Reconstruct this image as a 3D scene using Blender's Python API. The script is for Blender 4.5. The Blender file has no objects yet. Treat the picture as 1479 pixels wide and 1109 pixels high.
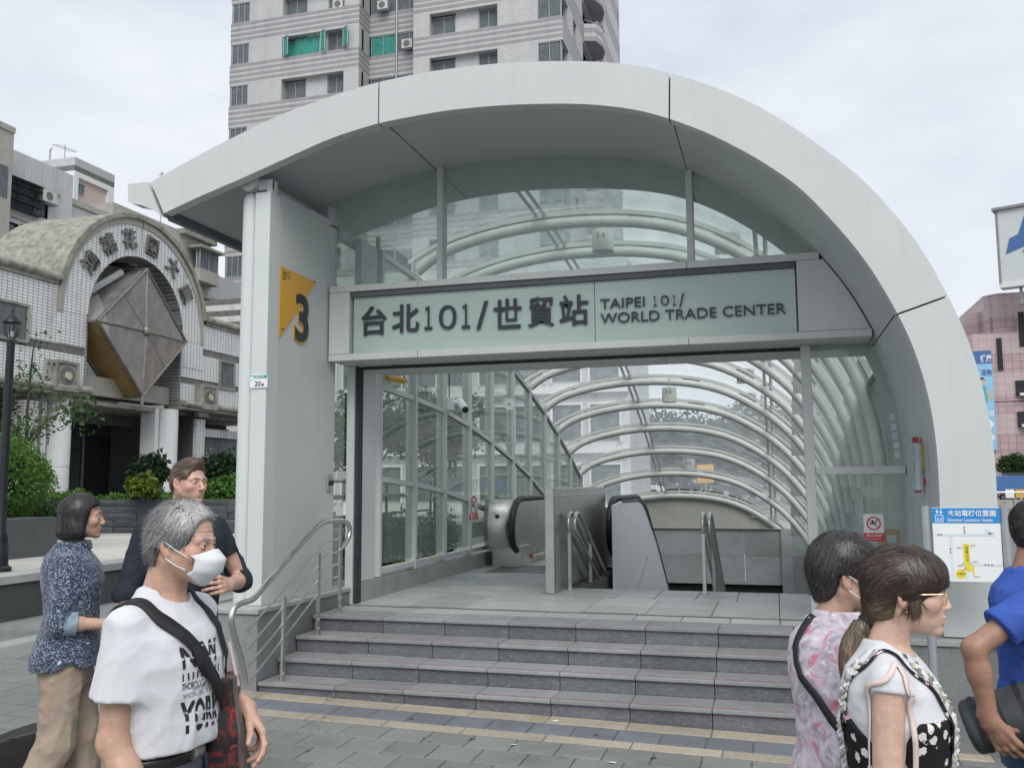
import bpy, bmesh, math, random
import numpy as np
from mathutils import Vector, Matrix
random.seed(7); np.random.seed(7)
sc = bpy.context.scene
COL = sc.collection

# ------------------------------------------------------------------ camera
CAMZ = 1.73
FPX, CX, CY = 1317.35, 739.5, 554.5
_ya, _pi, _ro = 0.27842177, 0.10966139, -0.00618627
_cy, _sy, _cp, _sp = math.cos(_ya), math.sin(_ya), math.cos(_pi), math.sin(_pi)
FW = np.array([-_sy*_cp, _cy*_cp, _sp]); _r0 = np.array([_cy, _sy, 0.0]); _u0 = np.cross(_r0, FW)
RT = math.cos(_ro)*_r0 + math.sin(_ro)*_u0; UP = -math.sin(_ro)*_r0 + math.cos(_ro)*_u0
cam_d = bpy.data.cameras.new('camera'); cam = bpy.data.objects.new('camera', cam_d); COL.objects.link(cam)
cam_d.sensor_width = 36.0; cam_d.lens = FPX/1479*36.0; cam_d.clip_start = 0.1; cam_d.clip_end = 3000
cam.matrix_world = Matrix(((RT[0], UP[0], -FW[0], 0), (RT[1], UP[1], -FW[1], 0), (RT[2], UP[2], -FW[2], CAMZ), (0, 0, 0, 1)))
sc.camera = cam

# ------------------------------------------------------------------ world, sun, exposure
SUN_EL, SUN_AZ = math.radians(48), math.radians(158)     # azimuth clockwise from +Y
W = bpy.data.worlds.new('World'); sc.world = W; W.use_nodes = True
nt = W.node_tree; nt.nodes.clear()
def wn(t, **k):
    n = nt.nodes.new(t)
    for a, b in k.items(): setattr(n, a, b)
    return n
w_out = wn('ShaderNodeOutputWorld'); w_bg = wn('ShaderNodeBackground')
w_sky = wn('ShaderNodeTexSky', sky_type='NISHITA', sun_disc=False, sun_elevation=SUN_EL, sun_rotation=SUN_AZ, air_density=1.0, dust_density=2.0)
w_tc = wn('ShaderNodeTexCoord'); w_map = wn('ShaderNodeMapping'); w_map.inputs['Scale'].default_value = (1.0, 1.0, 2.6)
w_no = wn('ShaderNodeTexNoise'); w_no.inputs['Scale'].default_value = 1.9; w_no.inputs['Detail'].default_value = 7; w_no.inputs['Roughness'].default_value = 0.55
w_cr = wn('ShaderNodeValToRGB')
w_cr.color_ramp.elements[0].position = 0.38; w_cr.color_ramp.elements[0].color = (4.4, 4.85, 5.5, 1)
w_cr.color_ramp.elements[1].position = 0.62; w_cr.color_ramp.elements[1].color = (6.0, 6.2, 6.45, 1)
w_mx = wn('ShaderNodeMix', data_type='RGBA'); w_mx.inputs[0].default_value = 0.96
L = nt.links.new
L(w_tc.outputs['Generated'], w_map.inputs[0]); L(w_map.outputs[0], w_no.inputs['Vector']); L(w_no.outputs['Fac'], w_cr.inputs[0])
L(w_sky.outputs[0], w_mx.inputs[6]); L(w_cr.outputs[0], w_mx.inputs[7]); L(w_mx.outputs[2], w_bg.inputs[0]); L(w_bg.outputs[0], w_out.inputs[0])
w_bg.inputs[1].default_value = 0.10
sun_d = bpy.data.lights.new('sun', 'SUN'); sun = bpy.data.objects.new('sun', sun_d); COL.objects.link(sun)
sun_d.energy = 1.5; sun_d.angle = math.radians(40); sun_d.color = (1.0, 0.97, 0.93)
_sd = Vector((math.sin(SUN_AZ)*math.cos(SUN_EL), math.cos(SUN_AZ)*math.cos(SUN_EL), math.sin(SUN_EL)))
sun.rotation_euler = _sd.to_track_quat('Z', 'Y').to_euler()
sc.view_settings.view_transform = 'Standard'; sc.view_settings.look = 'None'; sc.view_settings.gamma = 1.0
sc.view_settings.use_curve_mapping = False; sc.view_settings.exposure = 0.66
sc.render.engine = 'CYCLES'
sc.cycles.max_bounces = 7; sc.cycles.transparent_max_bounces = 24; sc.cycles.diffuse_bounces = 3; sc.cycles.glossy_bounces = 3
sc.cycles.use_denoising = True
sc.cycles.caustics_reflective = False; sc.cycles.caustics_refractive = False

# ------------------------------------------------------------------ pixel -> place helpers (photo pixels to points on real planes)
def ray(x, y): return FW*FPX + RT*(x-CX) - UP*(y-CY)
C0 = np.array([0, 0, CAMZ])
def BZ(x, y, z): v = ray(x, y); return C0 + v*((z-CAMZ)/v[2])
def BY(x, y, Y): v = ray(x, y); return C0 + v*(Y/v[1])
def BX(x, y, X): v = ray(x, y); return C0 + v*(X/v[0])

# ------------------------------------------------------------------ node material kit
MATS = {}
def lin(c):
    return tuple(c)+(1.0,) if len(c) == 3 else tuple(c)
class NT:
    def __init__(s, m):
        s.m = m; m.use_nodes = True; s.t = m.node_tree; s.t.nodes.clear()
        s.out = s.n('ShaderNodeOutputMaterial')
    def n(s, t, **k):
        x = s.t.nodes.new(t)
        for a, b in k.items(): setattr(x, a, b)
        return x
    def l(s, a, b): s.t.links.new(a, b)
    def co(s, scale=(1, 1, 1), kind='Object', rot=(0, 0, 0)):
        tc = s.n('ShaderNodeTexCoord'); mp = s.n('ShaderNodeMapping'); mp.inputs['Scale'].default_value = scale; mp.inputs['Rotation'].default_value = rot
        s.l(tc.outputs[kind], mp.inputs[0]); return mp.outputs[0]
    def pos(s, scale=(1, 1, 1), rot=(0, 0, 0)):
        g = s.n('ShaderNodeNewGeometry'); mp = s.n('ShaderNodeMapping'); mp.inputs['Scale'].default_value = scale; mp.inputs['Rotation'].default_value = rot
        s.l(g.outputs['Position'], mp.inputs[0]); return mp.outputs[0]
    def noise(s, vec, scale, detail=4, rough=.5, dist=0):
        x = s.n('ShaderNodeTexNoise'); x.inputs['Scale'].default_value = scale; x.inputs['Detail'].default_value = detail
        x.inputs['Roughness'].default_value = rough; x.inputs['Distortion'].default_value = dist; s.l(vec, x.inputs['Vector']); return x.outputs['Fac']
    def ramp(s, fac, stops):
        x = s.n('ShaderNodeValToRGB'); e = x.color_ramp.elements
        while len(e) < len(stops): e.new(.5)
        for i, (p, c) in enumerate(stops):
            e[i].position = p; e[i].color = lin(c) if not isinstance(c, (int, float)) else (c, c, c, 1)
        s.l(fac, x.inputs[0]); return x.outputs[0]
    def mix(s, fac, a, b, mode='MIX'):
        x = s.n('ShaderNodeMix', data_type='RGBA', blend_type=mode)
        for i, v in ((0, fac), (6, a), (7, b)):
            if isinstance(v, (int, float)): x.inputs[i].default_value = v
            elif isinstance(v, (tuple, list)): x.inputs[i].default_value = lin(v)
            else: s.l(v, x.inputs[i])
        return x.outputs[2]
    def math(s, op, a, b=0.0):
        x = s.n('ShaderNodeMath', operation=op)
        for i, v in ((0, a), (1, b)):
            if isinstance(v, (int, float)): x.inputs[i].default_value = v
            else: s.l(v, x.inputs[i])
        return x.outputs[0]
    def sep(s, vec):
        x = s.n('ShaderNodeSeparateXYZ'); s.l(vec, x.inputs[0]); return x.outputs
    def bsdf(s, col, rough=.6, metal=0., spec=.5, bump=None, bstr=.3, bdist=.01, sss=0, sheen=0, coat=0):
        b = s.n('ShaderNodeBsdfPrincipled')
        for k, v in (('Base Color', col), ('Roughness', rough), ('Metallic', metal)):
            if isinstance(v, (int, float)): b.inputs[k].default_value = v
            elif isinstance(v, (tuple, list)): b.inputs[k].default_value = lin(v)
            else: s.l(v, b.inputs[k])
        b.inputs['Specular IOR Level'].default_value = spec
        if sheen: b.inputs['Sheen Weight'].default_value = sheen
        if coat: b.inputs['Coat Weight'].default_value = coat
        if sss:
            b.inputs['Subsurface Weight'].default_value = sss; b.inputs['Subsurface Radius'].default_value = (.012, .004, .002); b.inputs['Subsurface Scale'].default_value = .5
        if bump is not None:
            bp = s.n('ShaderNodeBump'); bp.inputs['Strength'].default_value = bstr; bp.inputs['Distance'].default_value = bdist
            s.l(bump, bp.inputs['Height']); s.l(bp.outputs[0], b.inputs['Normal'])
        s.l(b.outputs[0], s.out.inputs[0]); return b
def newmat(name):
    m = bpy.data.materials.new(name); MATS[name] = m; return NT(m)
def vary(c, k): return tuple(max(0, x*k) for x in c)
def mat(name, col, rough=.6, metal=0., spec=.5, var=.12, scale=4., bump=0., bscale=60., streak=0., sheen=0, coat=0):
    """plain painted / metal / cloth surface with gentle uneven colour, optional fine relief and vertical grime streaks"""
    if name in MATS: return MATS[name]
    k = newmat(name); v = k.co()
    n = k.noise(v, scale, 5, .6)
    c = k.ramp(n, [(.3, vary(col, 1-var)), (.7, vary(col, 1+var))])
    if streak:
        g = k.noise(k.co((9, 9, .35)), 1.6, 6, .65)
        c = k.mix(k.ramp(g, [(.5, 0.), (.8, streak)]), c, vary(col, .45))
    b = k.noise(v, bscale, 3, .6) if bump else None
    k.bsdf(c, k.ramp(k.noise(v, scale*3, 3), [(.3, max(0, rough-.08)), (.7, min(1, rough+.08))]), metal, spec, b, bump, .004, sheen=sheen, coat=coat)
    return k.m
def glass(name, tint, refl=.9, rough=.0, ior=1.45, dirt_haze=.0, dirt_haze_col=(.5, .55, .55), milk=0.):  # pale layer over the pane: dirt plus haze and reflection put into the colour
    if name in MATS: return MATS[name]
    k = newmat(name)
    tr = k.n('ShaderNodeBsdfTransparent'); tr.inputs[0].default_value = lin(tint)
    gl = k.n('ShaderNodeBsdfGlossy'); gl.inputs['Roughness'].default_value = rough; gl.inputs[0].default_value = (refl, refl, refl, 1)
    lw = k.n('ShaderNodeLayerWeight'); lw.inputs[0].default_value = .5; r0 = ((ior-1)/(ior+1))**2
    fr = k.math('ADD', k.math('MULTIPLY', k.math('POWER', lw.outputs['Facing'], 5.0), (1-r0)*min(1, (ior-1)/.4)), r0)
    mx = k.n('ShaderNodeMixShader'); k.l(fr, mx.inputs[0]); k.l(tr.outputs[0], mx.inputs[1]); k.l(gl.outputs[0], mx.inputs[2])
    last = mx.outputs[0]
    if dirt_haze:
        df = k.n('ShaderNodeBsdfDiffuse'); df.inputs[0].default_value = lin(dirt_haze_col)
        tl = k.n('ShaderNodeBsdfTranslucent'); tl.inputs[0].default_value = lin(dirt_haze_col); m3 = k.n('ShaderNodeMixShader'); m3.inputs[0].default_value = milk
        k.l(df.outputs[0], m3.inputs[1]); k.l(tl.outputs[0], m3.inputs[2]); df = m3
        m2 = k.n('ShaderNodeMixShader'); k.l(k.ramp(k.noise(k.co((1.5, 1.5, .8)), 2.2, 6, .65), [(.25, dirt_haze*.5), (.8, dirt_haze*1.4)]), m2.inputs[0])
        k.l(last, m2.inputs[1]); k.l(df.outputs[0], m2.inputs[2]); last = m2.outputs[0]
    k.l(last, k.out.inputs[0]); return k.m

# ------------------------------------------------------------------ object kit
def tag(o, label=None, cat=None, group=None, kind=None):
    if label: o['label'] = label
    if cat: o['category'] = cat
    if group: o['group'] = group
    if kind: o['kind'] = kind
    return o
def empty(name, loc=(0, 0, 0), label=None, cat=None, group=None, rz=0.):
    o = bpy.data.objects.new(name, None); COL.objects.link(o); o.location = loc; o.rotation_euler = (0, 0, rz); o.empty_display_size = .2
    return tag(o, label, cat, group)
def offset_of(p):
    v = Vector((0, 0, 0))
    while p is not None: v += p.location; p = p.parent
    return v
class MB:
    def __init__(s): s.v = []; s.f = []
    def add(s, vs, fs):
        b = len(s.v); s.v.extend([tuple(map(float, q)) for q in vs]); s.f.extend([tuple(i+b for i in q) for q in fs]); return s
    def box(s, x0, x1, y0, y1, z0, z1):
        return s.add([(x0, y0, z0), (x1, y0, z0), (x1, y1, z0), (x0, y1, z0), (x0, y0, z1), (x1, y0, z1), (x1, y1, z1), (x0, y1, z1)],
                     [(0, 3, 2, 1), (4, 5, 6, 7), (0, 1, 5, 4), (1, 2, 6, 5), (2, 3, 7, 6), (3, 0, 4, 7)])
    def hexa(s, a, b):
        """prism between two quads a, b (lists of 4 points)"""
        a, b = [np.array(q, float) for q in a], [np.array(q, float) for q in b]
        if np.cross(a[1]-a[0], a[3]-a[0])@(b[0]-a[0]) < 0: a, b = a[::-1], b[::-1]
        return s.add(list(a)+list(b), [(3, 2, 1, 0), (4, 5, 6, 7), (0, 1, 5, 4), (1, 2, 6, 5), (2, 3, 7, 6), (3, 0, 4, 7)])
    def quad(s, a, b, c, d): return s.add([a, b, c, d], [(0, 1, 2, 3)])
    def prism(s, poly, vec):
        n = len(poly); vec = np.array(vec, float); p = [np.array(q, float) for q in poly]
        nn = sum(np.cross(p[i]-p[0], p[(i+1) % n]-p[0]) for i in range(n))
        if nn@vec < 0: p = p[::-1]
        fs = [tuple(range(n-1, -1, -1)), tuple(range(n, 2*n))]+[(i, (i+1) % n, (i+1) % n+n, i+n) for i in range(n)]
        return s.add(p+[q+vec for q in p], fs)
    def tube(s, path, r, n=8, caps=True, flat=None):
        P = [np.array(q, float) for q in path]; m = len(P)
        rr = [r]*m if isinstance(r, (int, float)) else r
        T = [P[min(i+1, m-1)]-P[max(i-1, 0)] for i in range(m)]; T = [t/(np.linalg.norm(t)+1e-9) for t in T]
        a = np.array([0, 0, 1.]) if abs(T[0][2]) < .9 else np.array([1., 0, 0])
        u = np.cross(T[0], a); u /= np.linalg.norm(u); vs = []
        for i in range(m):
            u = u-T[i]*(u@T[i]); u /= np.linalg.norm(u)+1e-9; w = np.cross(T[i], u)
            for k in range(n):
                t = 2*math.pi*k/n; vs.append(P[i]+rr[i]*(math.cos(t)*u+math.sin(t)*w*(flat or 1)))
        fs = [(i*n+k, i*n+(k+1) % n, (i+1)*n+(k+1) % n, (i+1)*n+k) for i in range(m-1) for k in range(n)]
        if caps: fs += [tuple(range(n-1, -1, -1)), tuple((m-1)*n+k for k in range(n))]
        return s.add(vs, fs)
    def lathe(s, prof, c=(0, 0, 0), n=16):
        vs = [(c[0]+r*math.cos(2*math.pi*k/n), c[1]+r*math.sin(2*math.pi*k/n), c[2]+z) for r, z in prof for k in range(n)]; m = len(prof)
        fs = [(i*n+k, i*n+(k+1) % n, (i+1)*n+(k+1) % n, (i+1)*n+k) for i in range(m-1) for k in range(n)]
        fs += [tuple(range(n-1, -1, -1)), tuple((m-1)*n+k for k in range(n))]
        return s.add(vs, fs)
    def grid(s, rows, flip=False):
        m, n = len(rows), len(rows[0]); vs = [q for r in rows for q in r]
        fs = [(i*n+j, i*n+j+1, (i+1)*n+j+1, (i+1)*n+j) for i in range(m-1) for j in range(n-1)]
        return s.add(vs, [f[::-1] for f in fs] if flip else fs)
    def build(s, name, m, parent=None, smooth=False, bevel=0., label=None, cat=None, group=None, kind=None, origin=None, rot=None):
        me = bpy.data.meshes.new(name); o = bpy.data.objects.new(name, me); COL.objects.link(o)
        off = offset_of(parent) if parent is not None else Vector(origin or (0, 0, 0))
        me.from_pydata([(x-off.x, y-off.y, z-off.z) for x, y, z in s.v], [], s.f); me.update()
        if parent is not None: o.parent = parent
        else: o.location = off
        if m is not None: me.materials.append(MATS[m] if isinstance(m, str) else m)
        if smooth:
            me.polygons.foreach_set('use_smooth', [True]*len(me.polygons))
            if smooth != 'all': me.set_sharp_from_angle(angle=math.radians(40))
        if bevel:
            bv = o.modifiers.new('bevel', 'BEVEL'); bv.width = bevel; bv.segments = 2; bv.limit_method = 'ANGLE'
        return tag(o, label, cat, group, kind)
def bx(name, m, parent, x0, x1, y0, y1, z0, z1, bevel=0.004, **k):
    return MB().box(min(x0, x1), max(x0, x1), min(y0, y1), max(y0, y1), min(z0, z1), max(z0, z1)).build(name, m, parent, bevel=bevel, **k)
def copyobj(o, parent, loc=None):
    c = o.copy(); COL.objects.link(c); c.parent = parent
    if loc is not None: c.location = loc
    return c
_tcache = {}
def text_geo(body, size=1., extrude=0., bold=0., align='LEFT', spacing=1.):
    key = (body, extrude, bold, align, spacing)
    if key not in _tcache:
        cu = bpy.data.curves.new('lettering', 'FONT'); cu.body = body; cu.size = 1.; cu.extrude = extrude; cu.offset = bold; cu.align_x = align
        cu.resolution_u = 4; cu.space_character = spacing
        ob = bpy.data.objects.new('lettering', cu); COL.objects.link(ob)
        dg = bpy.context.evaluated_depsgraph_get(); me = bpy.data.meshes.new_from_object(ob.evaluated_get(dg))
        V = np.array([v.co[:] for v in me.vertices]) if len(me.vertices) else np.zeros((0, 3)); Fs = [tuple(p.vertices) for p in me.polygons]
        bpy.data.objects.remove(ob); bpy.data.curves.remove(cu); bpy.data.meshes.remove(me)
        _tcache[key] = (V, Fs)
    V, Fs = _tcache[key]
    return V*np.array([size, size, 1.]), Fs
def text(mb, body, org, right, up, size, extrude=.004, bold=0., align='LEFT', width=None, height=None, spacing=1.):
    V, Fs = text_geo(body, 1., extrude, bold, align, spacing)
    if not len(V): return mb
    V = V.copy(); V[:, :2] *= size
    if width: V[:, 0] = (V[:, 0]-V[:, 0].min())*width/(np.ptp(V[:, 0])+1e-9)
    if height: V[:, 1] = (V[:, 1]-V[:, 1].min())*height/(np.ptp(V[:, 1])+1e-9)
    r = np.array(right, float); u = np.array(up, float); r /= np.linalg.norm(r); u /= np.linalg.norm(u); nrm = np.cross(r, u)
    P = np.array(org, float)+V[:, :1]*r+V[:, 1:2]*u+V[:, 2:3]*nrm
    return mb.add(P, Fs)
def resample(P, n, smooth=0):
    P = np.array(P, float); d = np.r_[0, np.cumsum(np.linalg.norm(np.diff(P, axis=0), axis=1))]
    t = np.linspace(0, d[-1], n); Q = np.stack([np.interp(t, d, P[:, i]) for i in range(P.shape[1])], 1)
    for _ in range(smooth):
        Q[1:-1] = Q[1:-1]*.5+(Q[:-2]+Q[2:])*.25
    return Q
# ------------------------------------------------------------------ materials
mat('white_panel', (.55, .575, .565), .42, var=.04, scale=1.2, streak=.13, )
mat('panel_clean', (.59, .625, .615), .42, var=.04, scale=1.5, streak=.05)
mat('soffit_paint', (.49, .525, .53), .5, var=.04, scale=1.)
mat('frame_paint', (.57, .595, .575), .4, var=.05, streak=.08)
mat('rib_paint', (.68, .70, .65), .42, var=.05, scale=3)
mat('dark_gap', (.035, .04, .045), .8)
mat('gutter', (.10, .11, .12), .6)
mat('steel', (.62, .62, .60), .37, 1., var=.06, scale=3)
mat('steel_dull', (.56, .56, .54), .42, 1., var=.08, scale=4)
mat('black_rubber', (.015, .016, .018), .45)
mat('dark_letter', (.022, .032, .042), .35)
mat('yellow_sign', (.68, .36, .035), .4, var=.05)
mat('white_print', (.78, .80, .80), .45, var=.03)
mat('red_print', (.55, .03, .05), .45)
mat('blue_print', (.02, .24, .58), .4)
mat('yellow_print', (.75, .62, .03), .45)
mat('grey_print', (.50, .58, .63), .45)
mat('black_print', (.02, .02, .02), .5)
mat('wet_yellow', (.75, .42, .02), .4)
mat('concrete', (.36, .36, .34), .85, var=.2, scale=3, bump=.15, bscale=40, streak=.35)
mat('road', (.16, .165, .17), .9, var=.15, bump=.2, bscale=90)
mat('white_glossy', (.84, .86, .87), .40, var=.03)
mat('beige_wall', (.52, .52, .46), .6, var=.06, streak=.1)
mat('tunnel_wall', (.52, .54, .50), .55, var=.06, streak=.2)
glass('clear_glass', (.90, .96, .93), .8, ior=1.4, dirt_haze=.20, dirt_haze_col=(.40, .47, .44), milk=.5)
glass('roof_glass', (.97, .99, .99), .7, ior=1.4, dirt_haze=.36, dirt_haze_col=(.70, .76, .79), milk=.65)  # milky layer carries haze and sky reflection in the pane colour
glass('door_glass', (.90, .95, .93), .9, ior=1.5, dirt_haze=.19, dirt_haze_col=(.54, .60, .60), milk=.4)
glass('window_glass', (.30, .36, .38), .9, dirt_haze=.45, dirt_haze_col=(.28, .32, .34))  # pale layer puts a slight haze into the window colour
# sign glass: milky green sheet
k = newmat('sign_glass'); c = k.ramp(k.noise(k.co((.6, 1, 1.4)), 1.1, 4, .6), [(.3, (.38, .49, .44)), (.7, (.45, .56, .51))]); k.bsdf(c, .12, 0, .5, coat=.3)
def granite(name, base, speck=.5, scale=90., rough=.6, streaks=0., stain=.45, bump=.12):
    k = newmat(name); v = k.pos()
    a = k.noise(v, scale, 3, .8); b = k.noise(v, 2.2, 5, .6)
    c = k.ramp(a, [(.32, vary(base, 1-speck)), (.5, base), (.68, vary(base, 1+speck))])
    c = k.mix(k.ramp(b, [(.3, .0), (.75, .45)]), c, vary(base, .62))
    c = k.mix(k.ramp(k.noise(v, .9, 7, .72, .6), [(.50, 0.), (.72, stain)]), c, vary(base, .35))
    if streaks:                                      # short pale chisel marks
        g = k.noise(k.pos((5, 5, 28), rot=(0, .5, .35)), 3.2, 4, .7, 1.2)
        c = k.mix(k.ramp(g, [(.52, 0.), (.72, streaks)]), c, vary(base, 2.1))
    # one tone per stone
    oi = k.n('ShaderNodeObjectInfo'); c = k.mix(1., c, k.ramp(oi.outputs['Random'], [(0, .86), (1, 1.12)]), 'MULTIPLY')
    k.bsdf(c, rough, 0, .4, a, bump, .004)
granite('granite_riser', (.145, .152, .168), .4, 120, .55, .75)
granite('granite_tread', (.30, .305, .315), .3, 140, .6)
granite('granite_plinth', (.25, .26, .262), .32, 110, .5)
granite('granite_wall', (.46, .49, .49), .3, 100, .5)
granite('granite_curb', (.40, .41, .40), .3, 120, .55)
granite('granite_block', (.075, .082, .09), .4, 70, .7, .25, bump=.4)
granite('granite_dark', (.085, .09, .092), .35, 90, .7)
granite('paver', (.225, .235, .225), .28, 100, .8, bump=.3, stain=.7)
granite('paver_light', (.30, .31, .30), .28, 100, .8, bump=.3)
granite('tactile_grey', (.175, .195, .215), .18, 90, .7)
granite('beige_strip', (.44, .385, .305), .38, 85, .8, bump=.3)
granite('platform_tile', (.42, .44, .43), .2, 90, .45, stain=.25)
granite('plaza_slab', (.55, .54, .50), .12, 60, .8, stain=.2)
mat('pink_line', (.40, .26, .275), .7, var=.3, scale=12)
mat('ground_joint', (.10, .10, .095), .95, var=.3, scale=9)
# ================================================================== GROUND, STEPS, PLATFORM
def gz(x): return max(-.07, min(.14, -.0175*(x+2.2)))     # the pavement falls gently to the right
GROUND = None
mb = MB()
xs = [-400, -60, -10.2, -8, -6, -4.2, -2, 0, 2, 3.9]; ys = [-30, 0, 4, 8, 14, 24, 60, 400]
xs = [-400, -60, -10.2, -8, -6, -4.3, -2, 0, 1.2, 3.9]; ys = [-30, 0, 4, 8.2, 14, 24, 60, 400]
for a, b in zip(xs[:-1], xs[1:]):
    for c, d in zip(ys[:-1], ys[1:]):
        if a > -4.4 and b < 1.3 and c > 8 and d < 25: continue          # the stairwell is open here
        mb.quad((a, c, gz(a)-.012), (b, c, gz(b)-.012), (b, d, gz(b)-.012), (a, d, gz(a)-.012))
pavm = newmat('paving_far'); v = pavm.co()
br = pavm.n('ShaderNodeTexBrick'); br.offset = .5; br.inputs['Scale'].default_value = 1.; br.inputs['Brick Width'].default_value = .31; br.inputs['Row Height'].default_value = .30
br.inputs['Mortar Size'].default_value = .006; br.inputs['Color1'].default_value = (.185, .195, .187, 1); br.inputs['Color2'].default_value = (.225, .235, .225, 1); br.inputs['Mortar'].default_value = (.09, .09, .085, 1)
pavm.l(v, br.inputs['Vector'])
pavm.bsdf(pavm.mix(pavm.ramp(pavm.noise(v, 1.1, 6, .6), [(.3, 0.), (.7, .4)]), br.outputs[0], (.13, .14, .135)), .8, 0, .4, pavm.noise(v, 80, 3), .2, .004)
GROUND = mb.build('ground', 'paving_far', kind='structure')
mb = MB().grid([[(3.9, y, -.2) for y in ys], [(400, y, -.2) for y in ys]]); ROAD = mb.build('road', 'road', kind='structure')
mb = MB().box(3.75, 3.9, -30, 60, -.25, gz(3.9)); mb.build('kerb', 'granite_curb', kind='structure')
mb = MB()
for q in range(14): mb.box(8.4, 8.55, 6+q*6, 9+q*6, -.199, -.195)
mb.build('lane_marking', 'white_print', kind='structure')
_pm = {}
def slab_piece(name, m, parent, x0, x1, y0, y1, zt, th=.03, gap=.004, zt2=None):
    """one paving stone; alike pieces share one mesh"""
    key = (round(x1-x0, 3), round(y1-y0, 3), m, round(th, 3), round((zt2 or zt)-zt, 4))
    ox, oy = x0, y0
    off = offset_of(parent) if parent else Vector((0, 0, 0))
    if key not in _pm:
        w, d = x1-x0, y1-y0; dz = (zt2-zt) if zt2 is not None else 0.
        b = .004; a = MB()
        lo = [(gap, gap, -th), (w-gap, gap, -th+dz), (w-gap, d-gap, -th+dz), (gap, d-gap, -th)]
        mi = [(gap, gap, -b), (w-gap, gap, -b+dz), (w-gap, d-gap, -b+dz), (gap, d-gap, -b)]
        hi = [(gap+b, gap+b, 0), (w-gap-b, gap+b, dz), (w-gap-b, d-gap-b, dz), (gap+b, d-gap-b, 0)]
        fs = [(8, 9, 10, 11)]+[(i, (i+1) % 4, (i+1) % 4+4, i+4) for i in range(4)]+[(i+4, (i+1) % 4+4, (i+1) % 4+8, i+8) for i in range(4)]
        a.add(lo+mi+hi, fs); o = a.build(name, m, None); _pm[key] = o.data
        o.parent = parent; o.location = Vector((ox, oy, zt+random.uniform(-.0015, .0015)))-off; return o
    o = bpy.data.objects.new(name, _pm[key]); COL.objects.link(o); o.parent = parent
    o.location = Vector((ox, oy, zt+random.uniform(-.0015, .0015)))-off; return o
PX = .105
# rows in front of the steps
for i in range(-16, 3):
    x0 = PX+.31*i
    if x0 < -4.5: continue
    slab_piece('tactile_tile', 'tactile_grey', GROUND, x0, x0+.31, 6.43, 6.73, gz(x0), zt2=gz(x0+.31))
for i in range(-9, 2):
    x0 = PX+.6*i
    if x0 < -4.75: continue
    slab_piece('paving_strip', 'beige_strip', GROUND, x0, x0+.6, 6.73, 6.935, gz(x0), zt2=gz(x0+.6))
    slab_piece('paving_strip', 'beige_strip', GROUND, x0+.1, x0+.7, 6.27, 6.43, gz(x0+.1), zt2=gz(x0+.7))
for r in range(9):
    y1 = 6.27-.3*r; sh = .155*(r % 2)
    for i in range(-20, 2):
        x0 = PX+.31*i+sh
        if x0 < -.62*y1-.9: continue
        slab_piece('paving_stone', 'paver', GROUND, x0, x0+.31, y1-.3, y1, gz(x0), zt2=gz(x0+.31))
# pale and grey bands of the pavement on the left, running beside the plaza wall
for r in range(16):
    y0 = 7.4+.45*r
    for x0, w, m in ((-8.9, .45, 'paver'), (-8.45, .45, 'paver'), (-8.0, .3, 'paver_light'), (-7.7, .45, 'paver'), (-7.25, .45, 'paver'), (-6.8, .3, 'paver_light'), (-6.5, .45, 'paver')):
        if r > 6 and x0 > -7.8: continue
        slab_piece('paving_stone', m, GROUND, x0, x0+w, y0, y0+.45, gz(x0), zt2=gz(x0+w))
# small litter scraps
mbq = MB()
for (x, y) in ((-1.05, 5.92), (-1.62, 6.78), (-1.75, 6.1), (-.9, 5.75)):
    a = random.random()*6; s_ = .02+.02*random.random()
    mbq.add([(x+s_*math.cos(a+t), y+s_*.7*math.sin(a+t), gz(x)+.006+.004*(t > 3)) for t in (0, 1.3, 2.9, 4.4)], [(0, 1, 2, 3)])
tag(mbq.build('litter', 'white_print'), kind='stuff')

mbq = MB(); rq = random.Random(5)
for _ in range(90):
    x, y, r_ = rq.uniform(-8, 1.2), rq.uniform(4, 9), rq.uniform(.008, .022)
    if y > 6.9 and x > -4.8: continue
    mbq.add([(x+r_*math.cos(t)*rq.uniform(.8, 1.2), y+r_*math.sin(t)*rq.uniform(.8, 1.2), gz(x)+.0035) for t in np.linspace(0, 5.6, 9)], [tuple(range(9))])
tag(mbq.build('gum_spots', mat('gum', (.07, .07, .068), .9)), kind='stuff')
ZP, RIS = .53, .14
NY = [7.87, 7.56, 7.25, 6.94]                        # nosing lines, top to bottom
XL, XR = -4.2, .36
STEPS = empty('entrance_steps', (-2., 7.4, 0.), 'four broad grey granite steps with pink edge lines below the station doorway', 'steps')
for k, yn in enumerate(NY):
    zt = ZP-RIS*k; yb = NY[k-1] if k else 8.25
    zb = zt-RIS if k < 3 else -.09
    xj = [XL]+[PX-.6*i for i in range(6, -1, -1)]+[XR]
    for a, b in zip(xj[:-1], xj[1:]):
        if b-a < .02: continue
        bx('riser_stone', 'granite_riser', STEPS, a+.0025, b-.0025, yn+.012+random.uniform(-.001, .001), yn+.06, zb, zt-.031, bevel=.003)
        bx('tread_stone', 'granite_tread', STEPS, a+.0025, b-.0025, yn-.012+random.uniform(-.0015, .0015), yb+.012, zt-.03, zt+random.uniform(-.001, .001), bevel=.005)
    if k: MB().box(XL+.4, XR, yn+.028, yn+.036, zt+.0022, zt+.0035).build('edge_line', 'pink_line', STEPS)
    if k: MB().box(XL+.4, XR, yn+.05, yn+.056, zt+.0022, zt+.0035).build('edge_line', 'pink_line', STEPS)
MB().box(XL, XR, 6.99, 8.2, -.15, .1).build('core', 'dark_gap', STEPS)

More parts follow.
